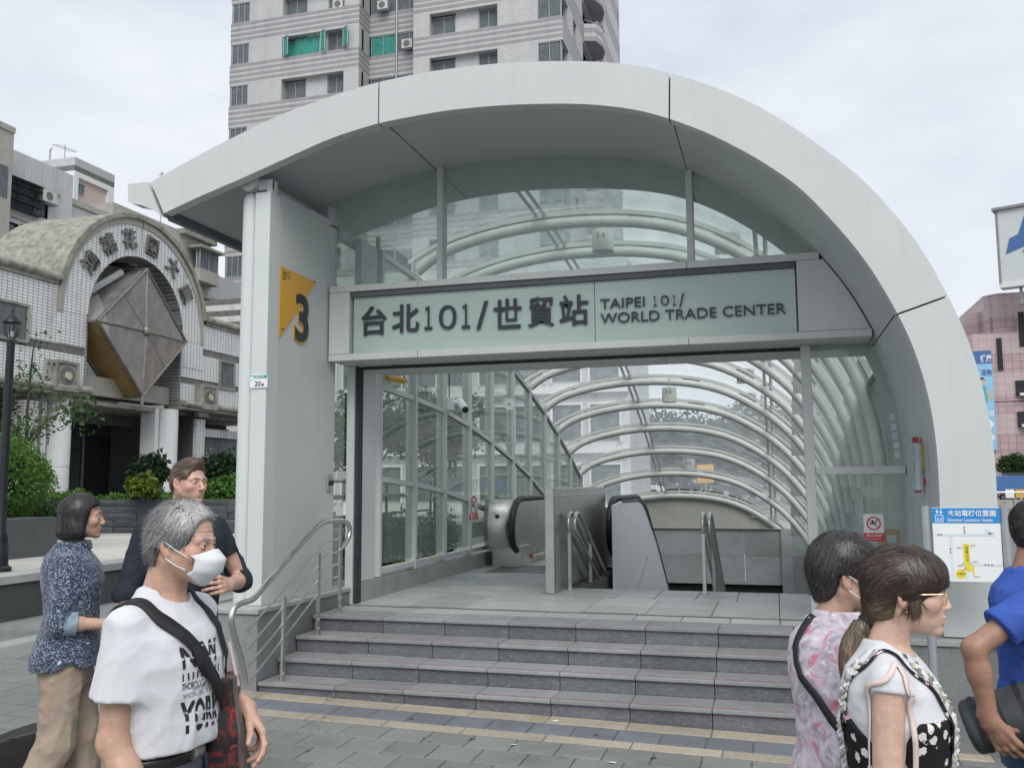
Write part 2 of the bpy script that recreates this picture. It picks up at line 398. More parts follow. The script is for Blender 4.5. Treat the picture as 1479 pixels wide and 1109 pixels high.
FLOOR = empty('platform_floor', (-2, 10, .5)); FLOOR['kind'] = 'structure'
bx('floor_base', 'ground_joint', FLOOR, -5.0, 1.3, 8.26, 10.6, .2, ZP-.02, 0)
bx('floor_base', 'ground_joint', FLOOR, -4.4, -2.2, 10.6, 15.0, .2, ZP-.02, 0)
rowsY = [8.262, 8.55, 8.62, 9.15, 9.72, 9.95, 10.25, 10.6]
for a, b in zip(rowsY[:-1], rowsY[1:]):
    w = .6 if b-a > .4 else .42
    x = -4.2
    while x < 1.04:
        x2 = min(x+w, 1.05)
        slab_piece('floor_tile', 'granite_dark' if b-a < .1 else 'platform_tile', FLOOR, x, x2, a, b, ZP, gap=.003 if b-a > .1 else .002); x = x2
y = 10.6
while y < 15:
    x = -4.2
    for w in (.6, .6, .6):
        slab_piece('floor_tile', 'platform_tile', FLOOR, x, x+w, y, y+.5, ZP); x += w
    y += .5
MB().box(-4.15, .27, 8.63, 8.645, ZP, ZP+.004).build('door_track', 'steel_dull', FLOOR)
for q in range(7): MB().box(-3.9, -2.5, 12.2+.18*q, 12.26+.18*q, ZP+.002, ZP+.006).build('floor_groove', 'granite_dark', FLOOR)

# plinths each side of the steps
def plinth(name, label, x0, x1, y0, y1, ztop, seams):
    t = empty(name, ((x0+x1)/2, y0, 0), label, 'plinth')
    ys_ = [y0]+seams+[y1]
    for a, b in zip(ys_[:-1], ys_[1:]):
        bx('granite_slab', 'granite_plinth', t, x0, x1, a+.002, b-.002, -.15, ztop-.045, bevel=.004)
    bx('coping', 'granite_curb', t, x0-.0, x1+.015, y0-.015, y1, ztop-.042, ztop, bevel=.006)
    return t
plinth('granite_plinth', 'grey granite plinth under the white pier left of the steps', -4.75, -4.215, 6.93, 8.72, .70, [7.45, 8.1])
t = plinth('granite_plinth', 'grey granite plinth under the curved right leg of the entrance', .365, 1.75, 6.86, 8.72, .67, [7.6])
bx('cap_stone', 'granite_plinth', t, 1.76, 3.4, 6.88, 7.4, -.15, .67, bevel=.005)

# ================================================================== STATION ENTRANCE
YF = 6.95
ENT = empty('station_entrance', (-1.6, 8.2, .5), 'white arched metro entrance canopy with glazed barrel tunnel behind', 'station entrance')
OUTP = [(217,264),(250.3,244.7),(296,219.4),(334.7,199.7),(400,167.5),(457.8,146.3),(518.8,126),(548.4,118.5),(618,103.5),(717.6,91.6),(806.8,88),(862,89.2),(920,94),(966.9,104.5),(1047.8,131),(1112.7,162),(1177.6,205.5),(1242.5,255),(1285.8,300.7),(1318,340),(1341.8,376),(1367.6,424),(1391,470.7),(1410,521.8),(1425,582),(1435.8,643),(1441,730)]
INP = [(235.6,308.7),(285.5,285),(348.8,258),(405,232.4),(478.9,199),(548.4,177.2),(644.5,159.4),(725.7,151.9),(806.8,149.5),(857.4,150.8),(920,158.2),(968.6,171.7),(1026,193.4),(1091,227),(1156,270),(1221.5,339.8),(1258.5,387.3),(1297,452.7),(1319,499),(1338,556),(1349.4,612.7),(1355,665.8),(1357.7,730)]
O2 = np.array([BY(*p, YF)[[0, 2]] for p in OUTP]+[[1.452, 1.2], [1.44, .672]])
I2 = np.array([BY(*p, YF)[[0, 2]] for p in INP]+[[1.085, 1.2], [1.075, .672]])
def near_i(P, q): return int(np.argmin(np.linalg.norm(P-np.array(q), axis=1)))
O2 = resample(O2, 161, 6); I2 = resample(I2, 161, 6)
seams_px = [((217, 264), (235.6, 308.7)), ((548.4, 118.5), (548.4, 177.2)), ((966.9, 104.5), (968.6, 171.7)), ((1367.6, 424), (1297, 452.7))]
SO = [near_i(O2, BY(*a, YF)[[0, 2]]) for a, b in seams_px]+[160]
SI = [near_i(I2, BY(*b, YF)[[0, 2]]) for a, b in seams_px]+[160]
def seg(P, a, b, n, gap=.007):
    Q = resample(P[a:b+1], n); d0 = Q[1]-Q[0]; d1 = Q[-1]-Q[-2]
    Q[0] += d0/np.linalg.norm(d0)*gap; Q[-1] -= d1/np.linalg.norm(d1)*gap; return Q
def xz(p, y): return (p[0], y, p[1])
SEGI = []
for j in range(4):
    n = 26
    o_ = seg(O2, SO[j], SO[j+1], n); i_ = seg(I2, SI[j], SI[j+1], n); SEGI.append(i_)
    mb = MB(); mb.grid([[xz(i_[q], YF+.11), xz(i_[q], YF), xz(o_[q], YF), xz(o_[q], YF+.11)] for q in range(n)])
    mb.add([xz(i_[0], YF), xz(o_[0], YF), xz(o_[0], YF+.11), xz(i_[0], YF+.11), xz(i_[-1], YF), xz(o_[-1], YF), xz(o_[-1], YF+.11), xz(i_[-1], YF+.11)], [(0, 1, 2, 3), (7, 6, 5, 4)])
    mb.build('fascia_panel', 'white_panel', ENT, smooth=True)
# eave tip at the far left
tip = [BY(*p, YF)[[0, 2]] for p in ((184.6, 265.8), (213, 263), (232.5, 312), (222, 304), (205, 296.5), (190, 294), (185, 292))]
MB().prism([xz(p, YF) for p in tip], (0, .16, 0)).build('fascia_tip', 'white_panel', ENT)
# dark joint backing, roof shell, soffit
def norm_off(P, d):
    T = np.gradient(P, axis=0); N = np.stack([-T[:, 1], T[:, 0]], 1); N /= np.linalg.norm(N, axis=1)[:, None]; return P+N*d
mb = MB(); Ijb = norm_off(I2, .02); mb.grid([[xz(Ijb[q], YF+.1), xz(O2[q], YF+.1)] for q in range(0, 161, 2)]); mb.build('joint_backing', 'dark_gap', ENT)
YB = 9.42
mb = MB(); mb.grid([[xz(O2[q], YF+.1), xz(O2[q], YB)] for q in range(0, 161, 2)], flip=True); mb.build('roof_shell', 'white_panel', ENT, smooth='all')
I_sof = norm_off(I2, np.interp(I2[:, 0], [-5.3, -5.0, -4.3, -3.2, -1.7, -.7, .2, 1.1], [.03, .13, .14, .09, .07, .07, .03, .012])[:, None]); I_sof[I2[:, 1] < 3.2] = norm_off(I2, .012)[I2[:, 1] < 3.2]; I_sof = resample(I_sof, 161, 8)
for j in range(4):
    q = seg(I_sof, SI[j], SI[j+1], 26, .005); q2 = q+np.array([0, .012])
    for ya, yb in ((YF+.115, 8.385), (8.389, YB)):
        MB().grid([[xz(p, ya), xz(p, yb)] for p in q]).build('soffit_panel', 'soffit_paint', ENT, smooth='all')
I_bk = norm_off(I_sof, .03)
mb = MB(); mb.grid([[xz(p, YF+.1), xz(p, YB)] for p in I_bk[::2]]); mb.build('soffit_backing', 'dark_gap', ENT)
mb = MB(); mb.grid([[xz(I_sof[q], YB), xz(O2[q], YB)] for q in range(0, 161, 2)]); mb.build('back_panel', 'soffit_paint', ENT)
mb = MB(); mb.grid([[xz(I2[q], YF+.11), xz(I_sof[q], YF+.112)] for q in range(0, 161, 2)]); mb.build('lip_return', 'soffit_paint', ENT, smooth='all')
e0 = I2[0]
bx('gutter_strip', 'gutter', ENT, e0[0]-.04, e0[0]+.03, YF+.12, 12.5, e0[1]-.03, e0[1]+.05)
mb = MB().tube([(O2[0][0]+.05, YF+.06, O2[0][1]-.02), (O2[0][0]+.05, YF+.06, O2[0][1]+.09), (O2[0][0]+.09, YF+.06, O2[0][1]+.1)], .008, 6); mb.build('roof_hook', 'steel_dull', ENT)
def prof_z(X, P=None):
    P = I2 if P is None else P
    return float(np.interp(X, P[:, 0], P[:, 1]))

# sign beam
BYF, BYB = 8.25, 8.72
def arc_x(z):                                        # x of the right soffit at height z
    a = I_sof[I_sof[:, 0] > .0]; return float(np.interp(-z, -a[:, 1], a[:, 0]))
zt0, zt1, zb0, zb1 = 3.672, 3.738, 2.972, 3.038
SB = ENT
xsj = [-4.285, -3.32, -.70, arc_x(3.7)-.02]
for a, b in zip(xsj[:-1], xsj[1:]): bx('beam_top_bar', 'frame_paint', SB, a+.002, b-.002, BYF, BYB, zt0, zt1, bevel=.005)
xsj[-1] = arc_x(3.0)-.02
for a, b in zip(xsj[:-1], xsj[1:]): bx('beam_bottom_bar', 'frame_paint', SB, a+.002, b-.002, BYF, BYB, zb0, zb1, bevel=.005)
bx('beam_end_panel', 'frame_paint', SB, -4.283, -4.06, BYF+.004, BYB, zb1+.003, zt0-.003)
ar = [(arc_x(z)-.015, BYF+.004, z) for z in np.linspace(zb1+.003, zt0-.003, 9)]
MB().prism([(.25, BYF+.004, zb1+.003)]+ar+[(.25, BYF+.004, zt0-.003)], (0, .3, 0)).build('beam_end_panel', 'frame_paint', SB)
bx('sign_recess', 'soffit_paint', SB, -4.055, .245, BYF+.10, BYB-.1, zb1, zt0, 0)
bx('shadow_gap_bar', 'gutter', SB, -4.05, .24, BYF+.02, BYF+.09, 3.618, 3.668)  # dark bar stands in for the shadow line under the top bar
bx('beam_joint', 'dark_gap', SB, -4.27, arc_x(3.3)-.1, BYF+.02, BYB-.02, zb0+.01, zt1-.01, 0) if False else None
SIGN = empty('station_sign', (-1.9, BYF+.05, 3.05), 'long green glass station name board over the doorway with dark raised lettering', 'sign')
bx('glass_sheet', 'sign_glass', SIGN, -4.035, -1.566, BYF+.055, BYF+.07, zb1+.006, 3.622, .002)
bx('glass_sheet', 'sign_glass', SIGN, -1.560, .235, BYF+.055, BYF+.07, zb1+.006, 3.622, .002)
mb = MB()
yl = BYF+.036
def sgl(s, p0, p1, yb, yt, bold=.012):
    a = BY(p0, yb, yl); b = BY(p1, yb, yl)
    m_ = MB(); text(m_, s, (a[0], yl, 0), (1, 0, 0), (0, 0, 1), 1., .006, bold, width=b[0]-a[0], height=BY(p0, yt, yl)[2]-a[2])
    for q in range(len(m_.v)): m_.v[q] = (m_.v[q][0], m_.v[q][1], m_.v[q][2]+a[2]-min(0, 0))
    return m_
def letters(nm, mb_):
    """one object per separate letter"""
    n = len(mb_.v); par = list(range(n))
    def find(q):
        while par[q] != q: par[q] = par[par[q]]; q = par[q]
        return q
    for f in mb_.f:
        for q in f[1:]: par[find(q)] = find(f[0])
    # text gives front, back and rim as loose faces: join what shares a place in the picture plane
    seen = {}
    for q, v in enumerate(mb_.v):
        k_ = (round(v[0], 4), round(v[2], 4))
        if k_ in seen: par[find(q)] = find(seen[k_])
        else: seen[k_] = q
    groups = {}
    for f in mb_.f: groups.setdefault(find(f[0]), []).append(f)
    for fs in groups.values():
        ids = sorted({q for f in fs for q in f}); mp_ = {q: r for r, q in enumerate(ids)}; m_ = MB(); m_.v = [mb_.v[q] for q in ids]; m_.f = [tuple(mp_[q] for q in f) for f in fs]; m_.build(nm, 'dark_letter', SIGN)
for s, p0, p1, yb, yt in (('台', 522, 558, 485, 443), ('北', 566, 605, 481, 440.5), ('１', 613, 624, 476.5, 442.5), ('０', 634, 659, 476, 441.5), ('１', 667, 678.5, 474.5, 439.5), ('/', 688, 705, 476, 435.5),
                          ('世', 713, 753, 475.5, 432.5), ('貿', 762, 800.5, 473, 429.5), ('站', 808, 850, 471, 427)):
    sgl(s, p0, p1, yb, yt, .016 if s in '台北世貿站' else .008).build('raised_letter', 'dark_letter', SIGN)
for s, p0, p1, yb, yt in (('TAIPEI', 867, 931.3, 446.2, 432.3), ('１', 943.6, 948.4, 442, 427.6), ('０', 954.6, 966.4, 441, 426.8), ('１', 971.5, 976.4, 440.9, 426.2), ('/', 981, 988.5, 443.8, 423.5), ('WORLD TRADE CENTER', 867.5, 1136, 467.4, 452.8)):
    letters('raised_letter', sgl(s, p0, p1, yb, yt, .002))

# glass above the beam and beside the door
YG = 8.40
def arch_glass(xa, xb, n=14):
    X_ = np.linspace(xa, xb, n); top = [(x, YG, max(zt1+.003, prof_z(x, I_sof)-.006)) for x in X_]
    return MB().prism([(xa, YG, zt1+.002)]+[(xb, YG, zt1+.002)]+top[::-1], (0, .012, 0))
xr_ = arc_x(3.76)-.02
for a, b in ((-4.30, -3.165), (-3.095, -.705), (-.645, xr_)): arch_glass(a, b).build('transom_glass', 'door_glass', ENT)
for a in (-3.16, -.70):
    bx('transom_mullion', 'frame_paint', ENT, a, a+.06, YG-.05, YG+.09, zt1+.001, prof_z(a+.03, I_sof)-.002)
bx('door_post', 'frame_paint', ENT, -4.272, -4.188, 8.66, 8.80, ZP, zb0-.002)
bx('door_slot', 'dark_gap', ENT, -4.186, -4.152, 8.69, 8.80, ZP, zb0-.002, .0)
bx('door_post', 'frame_paint', ENT, .268, .352, 8.60, 8.78, ZP, zb0-.002)
bx('door_head', 'dark_gap', ENT, -4.15, .266, 8.735, 8.785, zb0-.03, zb0-.002, 0)
for a, b in ((-4.15, -1.0), (-.995, .9)): bx('door_ceiling', 'panel_clean', ENT, a, b, 8.79, 9.38, 2.945, 2.985)
bx('door_ceiling_upstand', 'panel_clean', ENT, -4.15, .95, 9.36, 9.40, 2.99, 3.10)
def side_pane(z0, z1):
    zs = np.linspace(z1, z0, 8); return MB().prism([(.356, 8.66, z0), (.356, 8.66, z1)]+[(arc_x(z)-.008 if z > .75 else arc_x(.75)-.008, 8.66, z) for z in zs], (0, .012, 0))
side_pane(.67, 1.80).build('side_glass', 'door_glass', ENT); side_pane(1.872, zb0-.004).build('side_glass', 'door_glass', ENT)
bx('side_rail', 'frame_paint', ENT, .354, arc_x(1.83)-.01, 8.61, 8.74, 1.803, 1.869)
# pier with number plate
bx('pier_column', 'panel_clean', ENT, -4.455, -4.30, 7.12, 7.298, .702, 4.385, .006)
bx('pier_panel', 'white_panel', ENT, -4.345, -4.302, 7.303, 8.45, .702, 4.383, .003)
bx('pier_panel', 'panel_clean', ENT, -4.6, -4.43, 7.30, 8.3, .702, 4.2, .003)
MB().lathe([(.03, 4.40), (.06, 4.385), (.078, 4.34), (.08, 4.28), (.08, .702)][::-1], (-4.535, 7.20, 0), 24).build('pier_tube', 'panel_clean', ENT, smooth=True)
MB().tube([(-4.523, 7.10, 4.49), (-4.523, 8.6, 4.49)], .085, 28).build('eave_tube', 'panel_clean', ENT, smooth=True)
MB().tube([(-4.523, 7.16, 4.41), (-4.523, 7.16, 4.30)], .012, 8).build('tube_pin', 'steel_dull', ENT)
bx('tube_bracket', 'panel_clean', ENT, -4.45, -4.305, 7.16, 7.19, 4.42, 4.515); bx('tube_bracket', 'panel_clean', ENT, -4.36, -4.305, 7.15, 7.25, 4.385, 4.51)
for q in (-4.35, -4.325): MB().tube([(q, 7.155, 4.47), (q, 7.165, 4.47)], .008, 8).build('bolt', 'dark_gap', ENT)
bx('pier_bracket', 'panel_clean', ENT, -4.36, -4.305, 7.9, 8.44, 4.386, 4.44); bx('pier_bracket', 'soffit_paint', ENT, -4.34, -4.303, 8.30, 8.45, 4.2, 4.60)
bx('pier_cap', 'panel_clean', ENT, -4.40, -4.303, 7.303, 8.45, 4.386, 4.41)
bx('jamb_glass', 'door_glass', ENT, -4.305, -4.293, 8.455, 8.655, .70, 2.97, 0); bx('jamb_rail', 'frame_paint', ENT, -4.33, -4.27, 8.456, 8.655, 1.795, 1.87)
bx('jamb_glass', 'door_glass', ENT, -4.306, -4.294, 8.46, 9.36, 3.75, 4.30, 0)
bx('eave_board', 'soffit_paint', ENT, -4.36, -4.29, 8.46, 9.40, 4.30, 4.42)
# left glazed wall, stepping down with the roof
def dz(Y): return -.0177*max(0., Y-8.6)**2
MY = [9.36, 10.40, 11.45, 12.50, 13.60, 14.78, 15.92, 17.05, 18.18, 19.31, 20.44]
def eave(Y): return 4.40+dz(Y)
def t_hi(Y): return max(-3., float(np.interp(Y, [9.4, 10.5, 11.6, 12.7, 13.7, 14.8, 15.9, 18.2, 20.4], [2.83, 2.78, 2.70, 2.55, 2.37, 2.14, 1.87, 1.15, .3])))
def t_lo(Y): return float(np.interp(Y, [9.4, 10.5, 11.5, 12.55, 13.6, 14.8, 16, 20.4], [1.80, 1.73, 1.64, 1.50, 1.3, 1.05, .75, -1.2]))
XW = -4.22
bx('wall_panel', 'panel_clean', ENT, XW-.06, XW+.02, 8.82, 9.22, ZP+.2, eave(9.2)-.02)
for k, Ym in enumerate(MY):
    zb = .735 if Ym < 14.5 else .735-.55*(Ym-14.5)
    bx('mullion', 'frame_paint', ENT, XW-.10, XW+.035, Ym-.03, Ym+.03, zb, eave(Ym), .004)
    if k == len(MY)-1: break
    Yn = MY[k+1]; a, b = Ym+.032, Yn-.032
    zb2 = .735 if Yn < 14.5 else .735-.55*(Yn-14.5)
    for fn, nm in ((t_hi, 'wall_transom'), (t_lo, 'wall_transom'), (lambda y: eave(y)-.04, 'eave_rail')):
        h = .028
        MB().hexa([(XW-.05, a, fn(a)-h), (XW+.02, a, fn(a)-h), (XW+.02, b, fn(b)-h), (XW-.05, b, fn(b)-h)], [(XW-.05, a, fn(a)+h), (XW+.02, a, fn(a)+h), (XW+.02, b, fn(b)+h), (XW-.05, b, fn(b)+h)]).build(nm, 'frame_paint', ENT)
    bx('wall_sill', 'frame_paint', ENT, XW-.06, XW+.02, a, b, zb2+.03, zb2+.09) if zb2 > .7 else None
    for lo_, hi_ in ((lambda y: zb2+.1, t_lo), (t_lo, t_hi), (t_hi, lambda y: eave(y)-.04)):
        A_, B_ = .03, -.03
        MB().hexa([(XW-.02, a, lo_(a)+A_), (XW-.012, a, lo_(a)+A_), (XW-.012, b, lo_(b)+A_), (XW-.02, b, lo_(b)+A_)], [(XW-.02, a, hi_(a)+B_), (XW-.012, a, hi_(a)+B_), (XW-.012, b, hi_(b)+B_), (XW-.02, b, hi_(b)+B_)]).build('wall_glass', 'clear_glass', ENT)
    bx('rib_bracket', 'frame_paint', ENT, XW-.02, XW+.02, Ym-.09, Ym-.033, eave(Ym)-.02, eave(Ym)+.13)
for a in np.arange(8.82, 14.2, .6):
    bx('ledge_stone', 'granite_curb', ENT, XW-.25, XW+.05, a+.002, a+.598, .3, .725, .004)
# roof ribs, rails, glass
RY = [9.44]+[9.36+1.105*k for k in range(1, 13)]
ia = near_i(I2, [-4.25, 4.5]); ib = near_i(I2, [.985, 2.72]); ic = near_i(I2, [1.09, 1.9])
ribP = resample(np.vstack([[-4.22, 4.44], I2[ia+2:ic]]), 40, 3); glP = norm_off(resample(np.vstack([[-4.25, 4.47], I2[ia+2:ib]]), 37, 3), .17)
upc = lambda P: P+np.stack([0*P[:, 0], .07*np.exp(-((P[:, 0]+1.5)/1.8)**2)], 1)
ribP = upc(ribP); glP = upc(glP)
for k, Yk in enumerate(RY):
    d = dz(Yk); sl = -.0354*max(0, Yk-8.6)
    if k:
        MB().tube([(p[0], Yk, p[1]+d) for p in ribP], .068, 10).build('arch_rib', 'rib_paint', ENT, smooth=True)
        mb = MB()
        r_ = glP-np.array([0, .035]); r2_ = norm_off(r_, -.05)
        mb.grid([[(a[0], Yk-.04, a[1]+d), (b[0], Yk-.04, b[1]+d), (b[0], Yk+.04, b[1]+d), (a[0], Yk+.04, a[1]+d), (a[0], Yk-.04, a[1]+d)] for a, b in zip(r_, r2_)]).build('arch_rail', 'rib_paint', ENT, smooth=True)
        for q in range(4, 36, 6):
            a = ribP[min(39, int(q*40/37))]; b = r2_[q]; MB().box(min(a[0], b[0])-.02, max(a[0], b[0])+.02, Yk-.012, Yk+.012, min(a[1], b[1])+d, max(a[1], b[1])+d).build('rib_cleat', 'steel_dull', ENT)
    if k < len(RY)-1:
        Yn = RY[k+1]; dn = dz(Yn)
        for a, b in ((0, 10), (10, 25), (25, 36)):
            MB().grid([[(p[0], Yk+.02, p[1]+d), (p[0], Yn-.02, p[1]+dn)] for p in glP[a:b+1]]).build('roof_pane', 'roof_glass', ENT, smooth='all')
        for q in (10, 25):
            p = glP[q]
            for ox in (-.05, .05): MB().tube([(p[0]+ox, Yk, p[1]+d-.05), (p[0]+ox, Yn, p[1]+dn-.05)], .024, 4).build('roof_purlin', 'rib_paint', ENT)
        # opaque lower side wall on the right
        wa = np.vstack([I2[ib-2:near_i(I2, [1.085, 1.2])], [[1.06, .4]]]); wa = norm_off(wa, .1)
        MB().grid([[(p[0], Yk, p[1]+(d if i < len(wa)-3 else 0)), (p[0], Yn-.006, p[1]+(dn if i < len(wa)-3 else 0))] for i, p in enumerate(wa)], flip=True).build('side_wall', 'tunnel_wall', ENT, smooth='all')
        pw = wa[0]; MB().tube([(pw[0], Yk, pw[1]+d), (pw[0], Yn, pw[1]+dn)], .035, 6).build('wall_rail', 'gutter', ENT)
# far end
Ye = RY[-1]; de = dz(Ye)
MB().prism([(-4.3, Ye+.06, .655), (1.2, Ye+.06, .655)]+[(p[0], Ye+.06, p[1]+de+.06) for p in ribP[::-1] if p[1]+de > .7], (0, .1, 0)).build('end_wall', 'beige_wall', ENT)
PIT = empty('stairwell', (-1, 16, 0)); PIT['kind'] = 'structure'
xj = [-4.2, -2.9, -1.62, -.75, .1]
for a, b in zip(xj[:-1], xj[1:]):
    for z0, z1 in ((-.64, .02), (.026, .645)): bx('wall_stone', 'granite_wall', PIT, a+.004, b-.004, 22.5, 22.6, z0, z1)
cur = [(.1, 22.5)]+[(.1+1.0*math.sin(t), 21.5+1.0*math.cos(t)) for t in np.linspace(.25, 1.5, 5)]+[(1.12, 19.8), (1.12, 17.8), (1.12, 15.8), (1.12, 13.8), (1.12, 12.0), (1.12, 10.62)]
for (xa, ya), (xb, yb) in zip(cur[:-1], cur[1:]):
    for z0, z1 in ((-1.9, .02), (.026, .645)):
        nx, ny = yb-ya, -(xb-xa); l_ = math.hypot(nx, ny); nx, ny = -nx/l_*.08, -ny/l_*.08
        MB().prism([(xa, ya, z0), (xb, yb, z0), (xb+nx*-1, yb+ny*-1, z0), (xa-nx, ya-ny, z0)], (0, 0, z1-z0)).build('wall_stone', 'granite_wall', PIT)
bx('wall_cap', 'granite_curb', PIT, -4.2, .3, 22.45, 22.7, .648, .66)
bx('passage_shade', 'dark_gap', PIT, -4.5, 1.4, 22.62, 22.7, -8, -.6, 0)  # near-black sheet, the shade of the unlit passage put into its colour
bx('passage_floor', 'granite_dark', PIT, -4.6, 1.5, 10.7, 24, -8.1, -8., 0); bx('side_lining', 'granite_dark', PIT, 1.2, 1.25, 10.6, 23, -8, .4, 0); bx('side_lining', 'granite_dark', PIT, -4.45, -4.4, 10.6, 23, -8, .5, 0)
bx('riser_lining', 'granite_dark', PIT, -2.2, 1.1, 10.605, 10.65, -3, ZP-.01, 0)
for q in range(24):
    bx('stair_tread', 'granite_tread', PIT, -2.1, 1.1, 10.66+.3*q, 10.98+.3*q, ZP-.16*(q+1)-.16, ZP-.16*(q+1), .004)
# round downlights hanging in the tunnel
def pendant(x, y, zb, zt, r, lab):
    t = empty('pendant_lamp', (x, y, zb), lab, 'lamp', 'white drum lamps hanging in the tunnel')
    MB().lathe([(r*.8, zb+.012), (r*.8, zb+.004), (r, zb), (r, zt-.01), (r*.97, zt)], (x, y, 0), 24).build('drum', 'rib_paint', t, smooth=True)
    MB().lathe([(r*.75, zb+.002), (r*.75, zb-.003)][::-1], (x, y, 0), 20).build('lens', 'grey_print', t)
    MB().tube([(x, y, zt), (x, y, zt+.16)], .012, 6).build('stem', 'steel_dull', t)
    bx('clip', 'steel_dull', t, x-.05, x-.02, y-r-.006, y-r+.02, zt-.1, zt-.05); bx('clip', 'steel_dull', t, x+.02, x+.05, y-r-.006, y-r+.02, zt-.1, zt-.05)
pq = BY(871, 364, 10.9); pendant(pq[0], 10.9, pq[2], BY(871, 334, 10.9)[2], .135, 'white drum lamp behind the glass above the station name')
pq = BY(967, 581, 16.6); pendant(pq[0], 16.6, pq[2], BY(967, 560, 16.6)[2], .13, 'white drum lamp seen through the doorway, upper of two')
pq = BY(995, 680, 20.0); pendant(pq[0], 20.0, pq[2], BY(995, 663, 20.)[2], .13, 'white drum lamp seen through the doorway, lower of two')

# ================================================================== things on and around the entrance
# number plate on the pier
T = empty('exit_plate', (-4.3, 7.6, 3.4), 'yellow triangular exit plate with a big dark number 3 on the white pier', 'sign')
MB().prism([(-4.300, 7.315, 3.742), (-4.300, 7.315, 3.066), (-4.300, 7.995, 3.73)], (.006, 0, 0)).build('plate', 'yellow_sign', T)
def num3(off_, m, xx, nm):
    mb = MB(); V, Fs = text_geo('3', 1., .003, off_); w0, h0 = np.ptp(V[:, 0]), np.ptp(V[:, 1])
    c_ = np.array([V[:, 0].min()+w0/2, V[:, 1].min()+h0/2]); mb.add([(xx+q[2], 7.72+(q[0]-c_[0])*.62, 3.32+(q[1]-c_[1])*.62) for q in V], Fs); return mb.build(nm, m, T)
num3(.055, 'yellow_sign', -4.2965, 'numeral_edge'); num3(.022, 'dark_letter', -4.2895, 'numeral')
mb = MB(); text(mb, '出口', (-4.2935, 7.345, 3.655), (0, 1, 0), (0, 0, 1), .07, .001, .004); text(mb, 'EXIT', (-4.2935, 7.35, 3.62), (0, 1, 0), (0, 0, 1), .03, .001, .002); mb.build('small_print', 'black_print', T)
for y, z in ((7.95, 3.725), (7.365, 3.16), (7.69, 3.38)): MB().tube([(-4.295, y, z), (-4.285, y, z)], .008, 8).build('rivet', 'dark_gap', T)
# house number
T = empty('house_number_plate', (-4.38, 7.11, 2.85), 'small white and green house number plate reading 20 on the pier', 'sign')
a = BY(361, 542, 7.11); b = BY(386, 560, 7.11)
x0, x1, z0, z1 = a[0], b[0], b[2], a[2]
bx('plate', 'white_print', T, x0, x1, 7.108, 7.119, z0, z1, .006)
mb = MB().box(x0+.003, x1-.003, 7.1065, 7.108, z1-.03, z1-.003).build('green_band', mat('sign_green', (.05, .33, .25), .4), T)
mb = MB(); text(mb, '20', (x0+.05, 7.106, z0+.018), (1, 0, 0), (0, 0, 1), .062, .001, .004); text(mb, '號', (x0+.118, 7.106, z0+.02), (1, 0, 0), (0, 0, 1), .026, .001, .002); mb.build('digits', 'black_print', T)
mb = MB(); text(mb, '信義路五段', (x0+.04, 7.106, z1-.026), (1, 0, 0), (0, 0, 1), .021, .0008, .002); mb.build('street_name', 'white_print', T)
MB().tube([(x0+.022, 7.107, z1-.03), (x0+.022, 7.1055, z1-.03)], .02, 14).build('emblem', mat('pale_green', (.55, .72, .66), .4), T)
# intercom box on the pier panel
c = BX(475, 697, -4.30); T = empty('call_box', tuple(c), 'small grey call point box on the pier panel near the handrail', 'call box')
bx('plate', 'steel_dull', T, -4.302, -4.285, c[1]-.05, c[1]+.05, c[2]-.085, c[2]+.085); MB().tube([(-4.286, c[1], c[2]+.0), (-4.255, c[1], c[2])], .026, 12).build('button', 'black_rubber', T)
# handrails
def hx(x, y, X=-4.0): return tuple(BX(x, y, X))
R3 = lambda x, y, X=-4.02: hx(320+x/3.2625, 700+y/3.2625, X)
T = empty('handrail', R3(108, 1000), 'stainless handrail with four bars climbing beside the steps at the white pier', 'handrail')
path = [R3(*p) for p in ((112, 930), (100, 850), (55, 690), (40, 640), (45, 590), (75, 560), (110, 550), (150, 545), (190, 490), (330, 330), (440, 205), (475, 176), (520, 170), (575, 166), (600, 180), (610, 215), (595, 265), (552, 312))]
MB().tube(resample(path, 60, 2), .024, 12).build('grab_rail', 'steel', T, smooth=True)
for pts, w in ((((108, 1000), (120, 552)), .024), (((340, 795), (352, 325)), .024), (((530, 585), (541, 176)), .024)):
    a, b = R3(*pts[0]), R3(*pts[1]); zb = a[2]; yy = (a[1]+b[1])/2
    yy = {108: 7.02, 340: 7.62, 530: 8.05}[pts[0][0]]; zb = {108: gz(-4.), 340: ZP-RIS, 530: ZP}[pts[0][0]]
    bx('post', 'steel_dull', T, -4.032, -4.008, yy-.022, yy+.022, zb, b[2]-.02, .003)
    bx('foot_plate', 'steel_dull', T, -4.05, -3.99, yy-.04, yy+.04, zb, zb+.008)
    for zz in (.06, .14): MB().tube([(-4.01, yy, zb+zz), (-4.0, yy, zb+zz)], .009, 8).build('bolt', 'steel', T)
for s, e in ((((125, 682), (500, 265)), (552, 255)), (((122, 772), (505, 325)), (550, 315)), (((120, 860), (508, 385)), (550, 373)), (((118, 945), (510, 440)), (550, 432))):
    MB().tube([R3(*s[0]), R3(*s[1]), R3(*e)], .009, 8).build('bar', 'steel', T, smooth=True)
